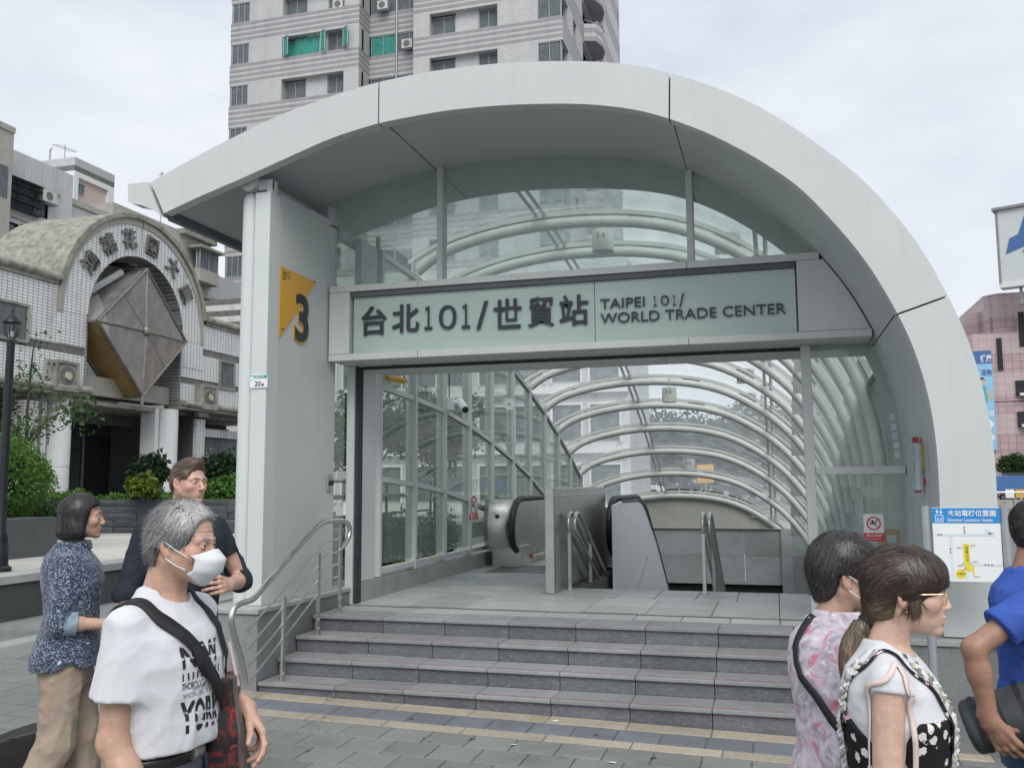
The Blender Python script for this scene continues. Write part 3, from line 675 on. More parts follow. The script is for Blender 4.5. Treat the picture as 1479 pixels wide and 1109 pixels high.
def stair_rail(x, y, lab):
    t = empty('stair_handrail', (x, y, ZP), lab, 'handrail', 'steel rails going down the stairs')
    bx('post', 'steel_dull', t, x-.02, x+.02, y-.02, y+.02, ZP, ZP+.86, .004); MB().lathe([(.05, 0), (.05, .015)], (x, y, ZP), 16).build('foot_plate', 'steel', t)
    for o in (0., .075):
        xx = x+o
        P = [(xx, y+.05, ZP+.63), (xx, y-.03, ZP+.65), (xx, y-.06, ZP+.72), (xx, y-.05, ZP+.83), (xx, y+.02, ZP+.875), (xx, y+.12, ZP+.875), (xx, y+.25, ZP+.83), (xx, y+2.6, ZP-.35)]
        MB().tube(resample(P, 40, 1), .022, 10).build('grab_rail', 'steel', t, smooth=True)
        MB().tube([(xx, y+.05, ZP+.63), (xx, y+.2, ZP+.58), (xx, y+2.6, ZP-.62)], .019, 8).build('low_rail', 'steel', t, smooth=True)
    bx('post', 'steel_dull', t, x+.02, x+.06, y+1.0, y+1.04, ZP-.6, ZP+.45)
stair_rail(-2.30, 10.42, 'steel stair handrail beside the steel partition'); stair_rail(-.78, 10.36, 'steel stair handrail standing in the middle of the stairs')
# escalator
ESC = empty('escalator', (-3., 14., ZP), 'escalator with steel newels and black handrails behind the steel partition', 'escalator')
def balustrade(x):
    Y0 = 13.05; zt = ZP+.95
    top = [(Y0+.25, zt), (15.6, zt), (16.6, zt-.22), (22, zt-3.2)]
    dn = [(22, -4.2), (16.4, -.4), (15.4, ZP-.02), (Y0+.55, ZP-.02), (Y0+.5, ZP+.2)]
    arc = [(Y0+.25+.42*math.cos(t)*1.0-.0, zt-.42+.42*math.sin(t)) for t in np.linspace(math.pi*1.35, math.pi/2, 10)]
    MB().prism([(x-.03, p[0], p[1]) for p in arc+top[1:]+dn], (.06, 0, 0)).build('balustrade', 'steel_dull', ESC)
    belt = [(x, p[0]-.0, p[1]) for p in [(Y0+.30, zt-.80), (Y0+.05, zt-.72)]+[(Y0+.20+.46*math.cos(t), zt-.40+.44*math.sin(t)) for t in np.linspace(math.pi*1.2, math.pi/2, 9)]+[(15.6, zt+.03), (16.6, zt-.19), (22, zt-3.17)]]
    MB().tube(resample(belt, 70, 1), .045, 10).build('handrail_belt', 'black_rubber', ESC, smooth=True)
balustrade(-3.68); balustrade(-2.26)
# steel drum shield at the wall side
mb = MB(); sec = [(-4.15, 13.25), (-4.15, 13.02), (-4.05, 12.92), (-3.85, 12.92), (-3.73, 13.02)]
rows = []
for t in np.linspace(0, 1, 12):
    z = ZP+.28+.70*t; bul = .10*math.sin(math.pi*min(1, t*1.05)); rows.append([(p[0], p[1]-bul, z) for p in sec])
mb.grid(rows).build('newel_shield', 'steel', ESC, smooth=True)
bx('newel_base', 'steel_dull', ESC, -4.05, -3.60, 13.05, 13.6, ZP, ZP+.30); MB().tube([(-3.9, 12.80, ZP+.74), (-3.9, 12.86, ZP+.74)], .03, 12).build('sensor', 'black_rubber', ESC)
bx('deck', 'steel_dull', ESC, -4.15, -3.7, 13.25, 17, ZP+.9, ZP+.94); bx('comb_plate', 'steel_dull', ESC, -3.6, -2.3, 13.3, 15.0, ZP, ZP+.012)
bx('indicator', 'red_print', ESC, -3.60, -3.57, 13.55, 13.62, ZP+.10, ZP+.14); bx('indicator_strip', mat('led_green', (.55, .8, .5), .4), ESC, -3.60, -3.57, 13.65, 14.6, ZP+.10, ZP+.13)
for q in range(14): bx('escalator_step', 'steel_dull', ESC, -3.6, -2.3, 15.0+.4*q, 15.4+.4*q, ZP-.22*q-.3, ZP-.22*q, .004)
# glossy white outer cladding of the escalator
wp = [(12.3, ZP), (12.3, 1.44), (13.05, 1.48), (14.6, 1.465), (15.0, 1.42), (15.4, 1.30), (15.9, 1.08), (16.8, .68), (18.6, -.36), (21, -1.7), (21, -3), (16.6, -3), (12.3, -3)]
MB().prism([(-2.13, p[0], p[1]) for p in wp], (.03, 0, 0)).build('side_cladding', 'white_glossy', ESC)
MB().tube([(-2.10, p[0], p[1]+.005) for p in wp[2:10]], .02, 6).build('cladding_trim', 'gutter', ESC, smooth=True)
MB().tube([(-2.098, 13.6, -.1), (-2.098, 15.6, .5)], .004, 4).build('cladding_seam', 'gutter', ESC)
# steel partition panel
T = empty('steel_partition', (-2.4, 10, ZP), 'brushed stainless steel partition panel standing between escalator and stairs', 'partition')
pp = [(9.98, ZP), (9.98, 1.62), (10.02, 1.69), (13.2, 1.69), (13.22, 1.40), (13.62, 1.36), (13.68, 1.03), (14.05, .80), (14.05, ZP)]
MB().prism([(-2.45, p[0], p[1]) for p in pp], (.07, 0, 0)).build('panel', 'steel', T, bevel=.008)
bx('end_post', 'steel_dull', T, -2.475, -2.368, 9.93, 10.05, ZP, 1.70, .012); bx('edge_trim', 'steel', T, -2.39, -2.372, 10.06, 13.2, 1.59, 1.605)
# CCTV
c = BX(656, 585, -4.12); T = empty('cctv_camera', tuple(c), 'white bullet security camera with black lens on the glazed wall frame', 'camera')
x, y, z = c
bx('mount', 'white_print', T, x-.08, x+.02, y-.1, y-.02, z-.07, z+.10); MB().tube([(x, y-.05, z+.03), (x+.07, y+.02, z+.02), (x+.09, y+.06, z-.02)], .035, 10).build('arm', 'white_print', T, smooth=True)
MB().tube([(x+.03, y+.06, z+.06), (x+.06, y+.03, z+.055), (x+.17, y-.08, z-.05), (x+.19, y-.10, z-.07)], [.03, .058, .055, .05], 14).build('housing', 'white_print', T, smooth=True)
MB().tube([(x+.185, y-.095, z-.065), (x+.205, y-.115, z-.085)], .042, 14).build('lens', 'black_rubber', T); MB().tube([(x-.05, y-.06, z+.1), (x-.05, y-.06, z+.55)], .008, 6).build('cable', 'black_rubber', T)
# round detector disc on the wall and yellow rail light
c = BX(727, 584, -4.15); T = empty('detector', tuple(c), 'small white round disc fixed on a short arm at the glazed wall', 'detector')
MB().tube([(c[0], c[1], c[2]), (c[0]+.1, c[1], c[2])], .008, 6).build('arm', 'steel_dull', T); MB().tube([(c[0]+.10, c[1]-.006, c[2]), (c[0]+.10, c[1]+.006, c[2])], .09, 20).build('disc', 'white_print', T); MB().tube([(c[0]+.10, c[1]-.01, c[2]), (c[0]+.10, c[1]+.01, c[2])], .025, 12).build('hub', 'steel_dull', T)
c = BX(571, 546, -4.1); T = empty('wall_lamp', tuple(c), 'yellow and white tube lamp under the door ceiling at the left wall', 'lamp')
MB().tube([(c[0]-.06, c[1]-.1, c[2]+.0), (c[0]+.02, c[1]+.25, c[2]-.01)], .035, 10).build('tube', 'yellow_sign', T, smooth=True); bx('bracket', 'white_print', T, c[0], c[0]+.04, c[1]+.2, c[1]+.3, c[2]-.09, c[2]+.06)
# no smoking signs (lies flat on glass)
def nosmoke(org, right, w, h, lab):
    r = np.array(right, float); n = np.cross(r, (0, 0, 1)); o = np.array(org, float)
    t = empty('no_smoking_sign', tuple(o), lab, 'sign', 'red and white no smoking signs')
    P = lambda a, b, d: tuple(o+r*a+np.array([0, 0, b])+n*d)
    MB().prism([P(0, 0, 0), P(w, 0, 0), P(w, h, 0), P(0, h, 0)], n*.003).build('plate', 'white_print', t)
    MB().prism([P(0, 0, .003), P(w, 0, .003), P(w, h*.30, .003), P(0, h*.30, .003)], n*.0015).build('red_band', 'red_print', t)
    cx_, cz_ = w/2, h*.65; R_ = w*.36
    mb = MB(); N_ = 28
    rows = [[P(cx_+R_*f*math.cos(2*math.pi*q/N_), cz_+R_*f*math.sin(2*math.pi*q/N_), .005) for q in range(N_+1)] for f in (.80, 1.)]
    mb.grid(rows, flip=True); d_ = R_*.62
    mb.add([P(cx_-d_-.01*w*3, cz_+d_, .0052), P(cx_-d_, cz_+d_+.03*w, .0052), P(cx_+d_+.03*w, cz_-d_, .0052), P(cx_+d_, cz_-d_-.03*w, .0052)], [(3, 2, 1, 0)]); mb.build('ban_ring', 'red_print', t)
    mb = MB(); mb.add([P(cx_-R_*.6, cz_-R_*.12, .004), P(cx_+R_*.35, cz_-R_*.12, .004), P(cx_+R_*.35, cz_+R_*.08, .004), P(cx_-R_*.6, cz_+R_*.08, .004)], [(0, 1, 2, 3)])
    for q in range(3): mb.add([P(cx_+R_*(.2+.12*q), cz_+R_*(.15+.12*q), .004), P(cx_+R_*(.32+.12*q), cz_+R_*(.12+.12*q), .004), P(cx_+R_*(.4+.1*q), cz_+R_*(.3+.12*q), .004), P(cx_+R_*(.25+.1*q), cz_+R_*(.35+.12*q), .004)], [(0, 1, 2, 3)])
    mb.add([P(cx_-R_*.3, cz_+R_*.1, .004), P(cx_+R_*.1, cz_+R_*.1, .004), P(cx_, cz_+R_*.5, .004), P(cx_-R_*.3, cz_+R_*.4, .004)], [(0, 1, 2, 3)]); mb.build('pictogram', 'black_print', t)
    mb = MB(); text(mb, '禁止吸菸', P(w*.1, h*.155, .0048), r, (0, 0, 1), w*.2, .0006, .01, width=w*.8, height=h*.1); text(mb, 'No Smoking', P(w*.18, h*.05, .0048), r, (0, 0, 1), w*.1, .0006, .002, width=w*.64, height=h*.055)
    mb.build('caption', 'white_print', t)
nosmoke(BX(677, 750, -4.195), (0, 1, 0), .52, .34, 'no smoking sign on the glazed left wall') if False else None
a = BX(677.5, 751, -4.19); nosmoke(a, (0, 1, 0), .40, .31, 'no smoking sign on the glazed wall beside the escalator')
a = BY(1248.5, 781, 8.645); nosmoke((a[0], 8.645, a[2]), (1, 0, 0), .165, .235, 'no smoking sign on the glass right of the doorway')
# wet floor board behind the glass
c = BY(1289, 800, 9.3); T = empty('wet_floor_board', (c[0], 9.3, ZP), 'yellow folding wet floor board behind the right glass', 'wet floor sign')
zt = BY(1289, 764, 9.3)[2]; ww = .11
def wf(s):
    y0 = 9.3+s*.16; mb = MB(); P = lambda u, v: (c[0]+u, y0+(9.3-y0)*v, ZP+(zt-ZP)*v)
    for q in ([P(-ww*1.25, .05), P(-ww*.5, .05), P(-ww*.5, .82), P(-ww*1.05, .82)], [P(ww*.5, .05), P(ww*1.25, .05), P(ww*1.05, .82), P(ww*.5, .82)], [P(-ww*.5, .2), P(ww*.5, .2), P(ww*.5, .82), P(-ww*.5, .82)], [P(-ww*1.05, .82), P(-ww*.4, .82), P(-ww*.4, .97), P(-ww*.95, .97)], [P(ww*.4, .82), P(ww*1.05, .82), P(ww*.95, .97), P(ww*.4, .97)], [P(-ww*.95, .93), P(ww*.95, .93), P(ww*.9, 1.), P(-ww*.9, 1.)]):
        mb.prism(q, (0, .012, 0))
    return mb.build('leaf', 'wet_yellow', T)
wf(-1); wf(1)
mb = MB(); text(mb, 'WET', (c[0]-.07, 9.3-.16*.28, ZP+(zt-ZP)*.70), (1, 0, 0), (0, .16*1/(zt-ZP), 1), .06, .002, .003, width=.13); mb.build('lettering', 'black_print', T)
# tall notice on the right soffit
mat('red_dull', (.38, .05, .055), .5)
T = empty('wall_notice', (1.08, 7.6, 1.9), 'narrow grey notice board with red ends on the right side of the arch', 'notice')
zz0, zz1 = 1.66, 2.07
bx('board', 'grey_print', T, 1.045, 1.075, 7.62, 7.72, zz0, zz1, .003); bx('board_face', 'grey_print', T, 1.040, 1.0445, 7.615, 7.69, zz0+.03, zz1-.05, 0)
bx('red_end', 'red_dull', T, 1.036, 1.078, 7.615, 7.70, zz1-.04, zz1+.005); bx('red_end', 'red_dull', T, 1.036, 1.078, 7.615, 7.70, zz0-.01, zz0+.008)
bx('yellow_strip', mat('mustard', (.38, .25, .05), .5), T, 1.06, 1.08, 7.40, 7.42, 1.82, 2.02); bx('red_tag', 'red_dull', T, 1.06, 1.08, 7.39, 7.42, 1.71, 1.76)
mb = MB()
for q in range(7): text(mb, '請小心階梯安全'[q], (1.039, 7.675, zz1-.09-.043*q), (0, -1, 0), (0, 0, 1), .036, .0005, .002)
mb.build('lettering', 'black_print', T)
# faint sticker on the side glass
T = empty('glass_sticker', (1.0, 8.64, 2.1), 'pale vertical notice sticker on the upper right glass', 'sticker'); mb = MB()
for q, (a, b) in enumerate(((1289, 602), (1291, 617), (1293, 630), (1295, 643), (1296, 656))):
    p = BY(a, b, 8.645); mb.box(p[0]-.022, p[0]+.022, 8.642, 8.646, p[2]-.03, p[2]+.03)
mb.build('sticker_panel', 'grey_print', T)
# elevator location guide
GX0, GX1, GY = .985, 1.395, 6.6
T = empty('guide_sign', (1.18, GY, 0), 'elevator location guide map board with blue header on two grey posts', 'sign')
gz0, gz1 = 1.085, 1.562
for a in (.945, 1.42):
    MB().tube([(a, GY, gz(a)-.02 if a < 1 else gz(a)), (a, GY, gz1+.01)], .028, 16).build('post', 'steel_dull' if False else mat('grey_post', (.40, .43, .46), .35, .5), T, smooth=True)
bx('board', 'white_print', T, GX0, GX1-.005, GY-.012, GY+.012, gz0, gz1, .003); yg = GY-.0135
MB().box(GX0, GX1-.005, yg, yg+.0012, gz1-.10, gz1-.002).build('header', 'blue_print', T); yt = yg-.001
mb = MB(); text(mb, '本站電梯位置圖', (GX0+.095, yt, gz1-.055), (1, 0, 0), (0, 0, 1), .04, .0006, .012, width=.285, height=.040)
text(mb, 'Elevator Location Guide', (GX0+.095, yt, gz1-.089), (1, 0, 0), (0, 0, 1), .02, .0006, .012, width=.265, height=.020)
for q, s_ in ((.032, 1), (.055, -1)):
    zc = gz1-.028; mb.add([(GX0+q-.010, yt, zc), (GX0+q+.010, yt, zc), (GX0+q, yt, zc+.016*s_)], [(0, 1, 2)]); mb.box(GX0+q-.003, GX0+q+.003, yt, yt+.0006, zc-.012 if s_ > 0 else zc, zc if s_ > 0 else zc+.014)
for a, b, c_, d_ in ((.02, .024, -.092, -.048), (.064, .068, -.092, -.048), (.024, .064, -.092, -.088), (.024, .064, -.052, -.048), (.032, .038, -.084, -.066), (.05, .056, -.084, -.066)): mb.box(GX0+a, GX0+b, yt, yt+.0006, gz1+c_, gz1+d_)
mb.build('header_print', 'white_print', T)
def gq(m, nm, rects): 
    q = MB()
    for a, b, c_, d_ in rects: q.box(GX0+a, GX0+b, yg, yg+.0012, gz0+c_, gz0+d_)
    return q.build(nm, m, T)
gq(mat('map_road', (.62, .70, .76), .5), 'map_road', [(.02, .37, .295, .31), (.10, .116, .02, .295), (.185, .20, .02, .12), (.22, .40, .105, .118), (.31, .34, .31, .34)])
q = MB(); q.prism([(GX0+a, yg-.0006, gz0+b) for a, b in ((.178, .125), (.205, .125), (.222, .09), (.215, .07), (.19, .07), (.18, .09))], (0, .001, 0)); q.box(GX0+.178, GX0+.213, yg-.0006, yg, gz0+.125, gz0+.245); q.box(GX0+.225, GX0+.235, yg-.0006, yg, gz0+.04, gz0+.11)
q.tube([(GX0+.155, yg, gz0+.052), (GX0+.155, yg-.0006, gz0+.052)], .03, 20); q.build('map_station', 'yellow_print', T)
q = MB(); text(q, '台北車站', (GX0+.205, yg-.001, gz0+.13), (0, 0, 1), (-1, 0, 0), .02, .0003, .002, width=.1); text(q, '世貿站', (GX0+.132, yg-.001, gz0+.046), (1, 0, 0), (0, 0, 1), .016, .0003, .002); q.tube([(GX0+.16, yg-.0008, gz0+.07), (GX0+.19, yg-.0008, gz0+.09)], .0015, 4)
for a, b in ((.19, .33), (.19, .35), (.19, .315), (.10, .21), (.10, .19), (.05, .302), (.035, .302), (.30, .111), (.32, .111), (.34, .111)): q.box(GX0+a-.004, GX0+a+.004, yg-.001, yg-.0004, gz0+b-.004, gz0+b+.004)
q.prism([(GX0+.33, yg-.001, gz0+.318), (GX0+.365, yg-.001, gz0+.312), (GX0+.33, yg-.001, gz0+.306)], (0, .0006, 0)); q.build('map_print', 'black_print', T)
q = MB()
for s_, a, b in (('出口1', .14, .215), ('出口2', .22, .23), ('出口3', .14, .10), ('出口4', .235, .03), ('出口5', .23, .125)): text(q, s_, (GX0+a, yg-.001, gz0+b), (1, 0, 0), (0, 0, 1), .012, .0003, .001)
q.build('map_exit_names', 'red_print', T); gq(mat('map_blue', (.25, .5, .75), .5), 'map_lift', [(.165, .175, .11, .125), (.212, .222, .112, .127)])
# ================================================================== LEFT SIDE: plaza, gate house, apartment blocks
def tilemat(name, c1, c2, mortar, w, h, stain=.4, rough=.45, axis='YZ', ms=.012):
    k = newmat(name); tc = k.n('ShaderNodeTexCoord'); s = k.sep(tc.outputs['Object']); cb = k.n('ShaderNodeCombineXYZ')
    if axis == 'YZ': k.l(s[1], cb.inputs[0]); k.l(s[2], cb.inputs[1])
    elif axis == 'XZ': k.l(s[0], cb.inputs[0]); k.l(s[2], cb.inputs[1])
    else: k.l(k.math('ADD', s[0], s[1]), cb.inputs[0]); k.l(s[2], cb.inputs[1])
    b = k.n('ShaderNodeTexBrick'); b.offset = 0.; b.inputs['Scale'].default_value = 1; b.inputs['Brick Width'].default_value = w; b.inputs['Row Height'].default_value = h
    b.inputs['Mortar Size'].default_value = ms; b.inputs['Color1'].default_value = lin(c1); b.inputs['Color2'].default_value = lin(c2); b.inputs['Mortar'].default_value = lin(mortar)
    k.l(cb.outputs[0], b.inputs['Vector']); c = b.outputs[0]
    if stain:
        g = k.noise(k.co((1.6, 1.6, .22)), 1.3, 7, .7); c = k.mix(k.ramp(g, [(.54, 0.), (.74, stain)]), c, (.10, .10, .095))
        g2 = k.noise(k.co((.6, .6, .6)), 1.5, 5, .6); c = k.mix(k.ramp(g2, [(.45, 0.), (.85, .3)]), c, vary(c1, .55))
    k.bsdf(c, rough, 0, .4); return k.m
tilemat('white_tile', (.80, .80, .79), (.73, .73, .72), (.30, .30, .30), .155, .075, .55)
tilemat('shaded_tile_soffit', (.30, .31, .31), (.25, .26, .26), (.10, .10, .10), .155, .1, .3)  # darker copy of the white tile, underside shade put into the colour
tilemat('apartment_tile', (.52, .53, .54), (.48, .49, .50), (.36, .37, .37), .2, .12, .25)
tilemat('pink_tile', (.62, .47, .43), (.58, .45, .42), (.5, .42, .40), .25, .12, .0)
mat('weathered_concrete', (.27, .265, .235), .9, var=.35, scale=2.2, bump=.3, bscale=25, streak=.75)
mat('moss_concrete', (.27, .265, .225), .95, var=.4, scale=5, bump=.5, bscale=14, streak=.5)
mat('smooth_concrete', (.36, .35, .31), .85, var=.12, scale=1.5, streak=.45)
mat('grey_band', (.15, .15, .145), .8, var=.3, scale=4, streak=.5)
mat('dark_interior', (.02, .023, .025), .8)  # near-black, shade inside rooms and openings put into the colour
mat('white_paint', (.72, .73, .73), .5, var=.04, streak=.08)
mat('bronze_metal', (.24, .23, .20), .4, .7, var=.2)
mat('lamp_iron', (.018, .022, .025), .4, .3)
mat('window_frame', (.30, .32, .33), .4, .3)
mat('air_box', (.50, .50, .48), .5, var=.1)
mat('curtain', (.50, .52, .52), .8, var=.2, scale=8)
glass('diamond_glass', (.62, .57, .55), .75, ior=1.8, dirt_haze=.48, dirt_haze_col=(.55, .53, .52), rough=.03, milk=.3)  # grey layer puts pale street reflections into the glass colour
glass('lamp_glass', (.75, .78, .78), .9)

PZ = .66
PLAZA = MB().box(-60, -9.5, -4, 60, -.2, PZ-.03).build('plaza', 'plaza_slab', kind='structure')
for a in np.arange(4.0, 30, 1.2):
    slab_piece('kerb_stone', 'granite_curb', PLAZA, -9.5, -9.03, float(a), float(a)+1.2, PZ, th=.10, gap=.004)
    bx('face_stone', 'granite_dark', PLAZA, -9.45, -9.06, float(a)+.003, float(a)+1.197, -.1, PZ-.105)
for i in range(7):
    for j in range(9):
        x0 = -9.5-.9*(i+1); y0 = 8.5+1.1*j
        slab_piece('plaza_stone', 'plaza_slab', PLAZA, x0, x0+.9, y0, y0+1.1, PZ+.004, gap=.003)
# split-face block wall
def pbox(mb, o, d, n, a0, a1, b0, b1, z0, z1):
    P = lambda a, b, z: (o[0]+d[0]*a+n[0]*b, o[1]+d[1]*a+n[1]*b, z)
    return mb.hexa([P(a0, b0, z0), P(a1, b0, z0), P(a1, b1, z0), P(a0, b1, z0)], [P(a0, b0, z1), P(a1, b0, z1), P(a1, b1, z1), P(a0, b1, z1)])
bo = np.array([-16.6, 17.53]); bd = np.array([3.05, .80]); bd /= np.linalg.norm(bd); bn = np.array([-bd[1], bd[0]])
T = empty('block_wall', (bo[0], bo[1], PZ), 'low dark wall of rough granite blocks with plants growing behind it', 'wall')
for r in range(5):
    a = -.3*(r % 2)
    while a < 6.6:
        w = random.uniform(.55, .95); dpt = random.uniform(-.03, .012); bow = random.uniform(.012, .035); z0, z1 = PZ+.156*r+.004, PZ+.156*(r+1)-.003
        mb = MB(); P = lambda q, b, z: (bo[0]+bd[0]*q+bn[0]*b, bo[1]+bd[1]*q+bn[1]*b, z)
        A0, A1 = a+.004, a+w-.004; zm = (z0+z1)/2+random.uniform(-.02, .02)
        f = [P(A0, dpt, z0), P(A1, dpt, z0), P(A1, dpt, z1), P(A0, dpt, z1), P(A0+w*random.uniform(.25, .4), dpt-bow, zm), P(A0+w*random.uniform(.6, .75), dpt-bow*random.uniform(.4, 1.2), zm+.01),
             P(A0, .3, z0), P(A1, .3, z0), P(A1, .3, z1), P(A0, .3, z1)]
        mb.add(f, [(0, 1, 5, 4), (1, 2, 5), (2, 3, 4, 5), (3, 0, 4), (3, 2, 8, 9), (0, 6, 7, 1), (1, 7, 8, 2), (0, 3, 9, 6), (6, 9, 8, 7)])
        mb.build('granite_block', 'granite_block', T); a += w
bx('dark_planter', 'granite_dark', None, -13.2, -11.0, 5.5, 12.15, PZ, 1.27, .01) if False else None
T = empty('stone_planter', (-12.1, 10, PZ), 'smooth dark stone planter box at the left under the round shrub', 'planter')
for a in (6., 7.55, 9.1, 10.6): bx('face_stone', 'granite_dark', T, -11.35, -11.0, a+.003, a+1.53, PZ, 1.26)
bx('end_stone', 'granite_dark', T, -13.2, -11.36, 11.8, 12.13, PZ, 1.26); bx('soil', 'ground_joint', T, -13.2, -11.36, 6, 11.79, PZ, 1.18, 0)
# street lamp
T = empty('street_lamp', (-9.62, 9.62, PZ), 'black cast iron lamp post with a glass lantern at the left edge', 'street lamp')
MB().lathe([(.15, 0), (.15, .05), (.11, .08), (.10, .35), (.085, .38), (.095, .42), (.065, .5), (.055, 1.2), (.05, 2.9), (.055, 2.98)], (-9.62, 9.62, PZ), 16).build('post', 'lamp_iron', T, smooth=True)
ls = .72
MB().lathe([(r*ls, z*ls) for r, z in ((.03, 0), (.09, .02), (.10, .05), (.05, .07), (.10, .12), (.13, .26), (.12, .36), (.11, .37))], (-9.62, 9.62, PZ+2.98), 14).build('lantern_glass', 'lamp_glass', T, smooth=True)
MB().lathe([(r*ls, z*ls) for r, z in ((.17, .35), (.16, .38), (.10, .45), (.04, .50), (.03, .55), (.035, .57), (.012, .61))], (-9.62, 9.62, PZ+2.98), 14).build('lantern_cap', 'lamp_iron', T, smooth=True)
for q in range(6):
    t = q*math.pi/3; MB().tube([(-9.62+r*ls*math.cos(t), 9.62+r*ls*math.sin(t), PZ+2.98+z*ls) for r, z in ((.05, .07), (.105, .12), (.135, .26), (.12, .37))], .007, 5).build('lantern_bar', 'lamp_iron', T)
MB().lathe([(.035, .06), (.03, .14)], (-9.62, 9.62, PZ+2.98), 12).build('bulb', 'white_paint', T)

# ---------------- gate house
GX = -17.0
G = empty('gate_building', (GX, 21.3, PZ), 'white tiled gate building with a round arch and grey Chinese lettering', 'building')
yc, zc, ro, ri = 21.38, 6.18, 3.02, 1.96
def wall_y(nm, m, y0, y1, z0, z1, d0=0., d1=.5, **k): return bx(nm, m, G, GX-d1, GX+d0, y0, y1, z0, z1, 0, **k)
# tiled walls left and right of the arch
wall_y('tiled_wall', 'white_tile', 12., 19.36, 5.28, 6.74); wall_y('wall_band', 'grey_band', 12., 19.36, 5.07, 5.278, -.02); wall_y('tiled_wall', 'white_tile', 12., 19.36, 4.31, 5.068)
wall_y('tiled_wall', 'white_tile', 23.34, 30, 6.0, 6.74); wall_y('wall_band', 'grey_band', 23.34, 30, 5.78, 5.998, -.02); wall_y('tiled_wall', 'white_tile', 23.34, 30, 5.0, 5.778); wall_y('wall_band', 'grey_band', 23.34, 30, 4.82, 4.998, -.02); wall_y('tiled_wall', 'white_tile', 23.34, 30, 4.31, 4.818)
for y0, y1 in ((12., 18.33), (24.52, 30)):
    wall_y('coping_base', 'weathered_concrete', y0, y1, 6.745, 6.86, .05); MB().tube([(GX+.02, y0, 6.93), (GX+.02, y1, 6.93)], .12, 10).build('coping_roll', 'moss_concrete', G, smooth=True)
for y0, y1 in ((12., 19.4), (23.3, 30)):
    wall_y('ledge', 'weathered_concrete', y0, y1, 4.02, 4.14, .22); MB().tube([(GX+.2, y0, 4.18), (GX+.2, y1, 4.18)], .10, 10).build('ledge_roll', 'moss_concrete', G, smooth=True); wall_y('ledge_base', 'weathered_concrete', y0, y1, 4.15, 4.30, .05)
def ring(nm, m, r0, r1, x0, x1, t0, t1, n=40, both=True):
    mb = MB(); rows = []
    for t in np.linspace(t0, t1, n):
        c_, s_ = math.cos(t), math.sin(t); P = lambda r, x: (x, yc+r*c_, zc+r*s_)
        rows.append([P(r0, x1), P(r0, x0), P(r1, x0), P(r1, x1), P(r0, x1)])
    mb.grid(rows, flip=True); mb.add(rows[0][:4]+rows[-1][:4], [(3, 2, 1, 0), (4, 5, 6, 7)]); return mb.build(nm, m, G, smooth=True)
tr = math.asin((6.86-zc)/ro)
for t0, t1 in ((tr-.25, math.pi/2-.008), (math.pi/2+.008, math.pi-tr+.25)):
    ring('arch_face', 'white_tile', ri+.02, ro-.17, GX+.02, GX-2.6, t0, t1); ring('arch_band', 'smooth_concrete', ro-.168, ro, GX+.05, GX-2.6, t0, t1)
    ring('arch_roll', 'moss_concrete', ro+.002, ro+.13, GX+.12, GX-2.6, max(t0, tr) if t0 < 1 else t0, t1 if t0 < 1 else min(t1, math.pi-tr))
ring('arch_joint', 'dark_interior', ri+.03, ro+.10, GX+.0, GX-2.5, math.pi/2-.02, math.pi/2+.02, 4)
ring('arch_soffit', 'shaded_tile_soffit', ri, ri+.019, GX+.03, GX-2.6, .0, math.pi)
for y0, y1 in ((19.36, 19.42), (23.27, 23.34)): bx('arch_jamb', 'shaded_tile_soffit', G, GX-2.6, GX+.02, y0, y1, 4.3, zc, 0)
for y0, y1 in ((18.4, 19.36), (23.34, 24.4)): bx('arch_pier', 'white_tile', G, GX-2.5, GX+.015, y0, y1, 5.3, zc+.5, 0)
# lettering round the arch
for ch, (u, w) in zip('鴻禧花園大廈', ((129, 378), (158, 357), (188, 356), (218, 366.5), (246, 392), (266, 425))):
    p = BX(u, w, GX+.06); a = math.atan2(p[2]-zc, p[1]-yc); R_ = 2.46; p = (GX+.06, yc+R_*math.cos(a), zc+R_*math.sin(a))
    up = np.array([0, math.cos(a), math.sin(a)]); rt = np.array([0, math.sin(a), -math.cos(a)])*-1; rt = np.array([0, math.sin(a), -math.cos(a)])
    mb = MB(); text(mb, ch, np.array(p)-rt*.27-up*.24, rt, up, .58, .03, .018); mb.build('raised_letter', 'grey_band', G)
# lintel, porch, recess
bx('porch_beam', 'smooth_concrete', G, GX-1.0, GX-.3, 19.43, 23.26, 4.15, 4.66, .01); bx('porch_beam', 'smooth_concrete', G, GX-3.2, GX-2.7, 19.0, 24, 4.0, 4.5, .01)
bx('porch_ceiling', 'weathered_concrete', G, GX-5, GX-.35, 14., 29, 3.9, 4.01, 0); bx('striped_soffit', 'shaded_tile_soffit', G, GX-2.6, GX-2.3, 19.6, 24.6, 3.6, 3.89, 0)
bx('upper_back_wall', 'apartment_tile', G, GX-4.4, GX-4, 15, 29, 4.5, 6.9, 0); bx('upper_slab', 'smooth_concrete', G, GX-3.9, GX-.5, 12., 19.3, 6.5, 6.7, 0)
for i, y in enumerate(np.arange(15.0, 29.5, 1.6)):
    for j in range(3): bx('wall_panel', 'granite_dark', G, GX-3.6, GX-3.3, y+.004, y+1.596, .5+1.14*j+.004, .5+1.14*(j+1), .003)
bx('dark_doorway', 'dark_interior', G, GX-3.29, GX-3.25, 23.2, 24.6, .6, 3.3, 0); bx('door_frame', 'window_frame', G, GX-3.26, GX-3.22, 23.15, 23.22, .6, 3.35)
bx('side_wall', 'granite_dark', G, GX-3.2, GX-.2, 24.3, 24.7, .5, 3.9, 0); bx('dark_shopfront', 'dark_interior', G, GX-3.1, GX-3.05, 12, 18.6, .5, 3.9, 0)
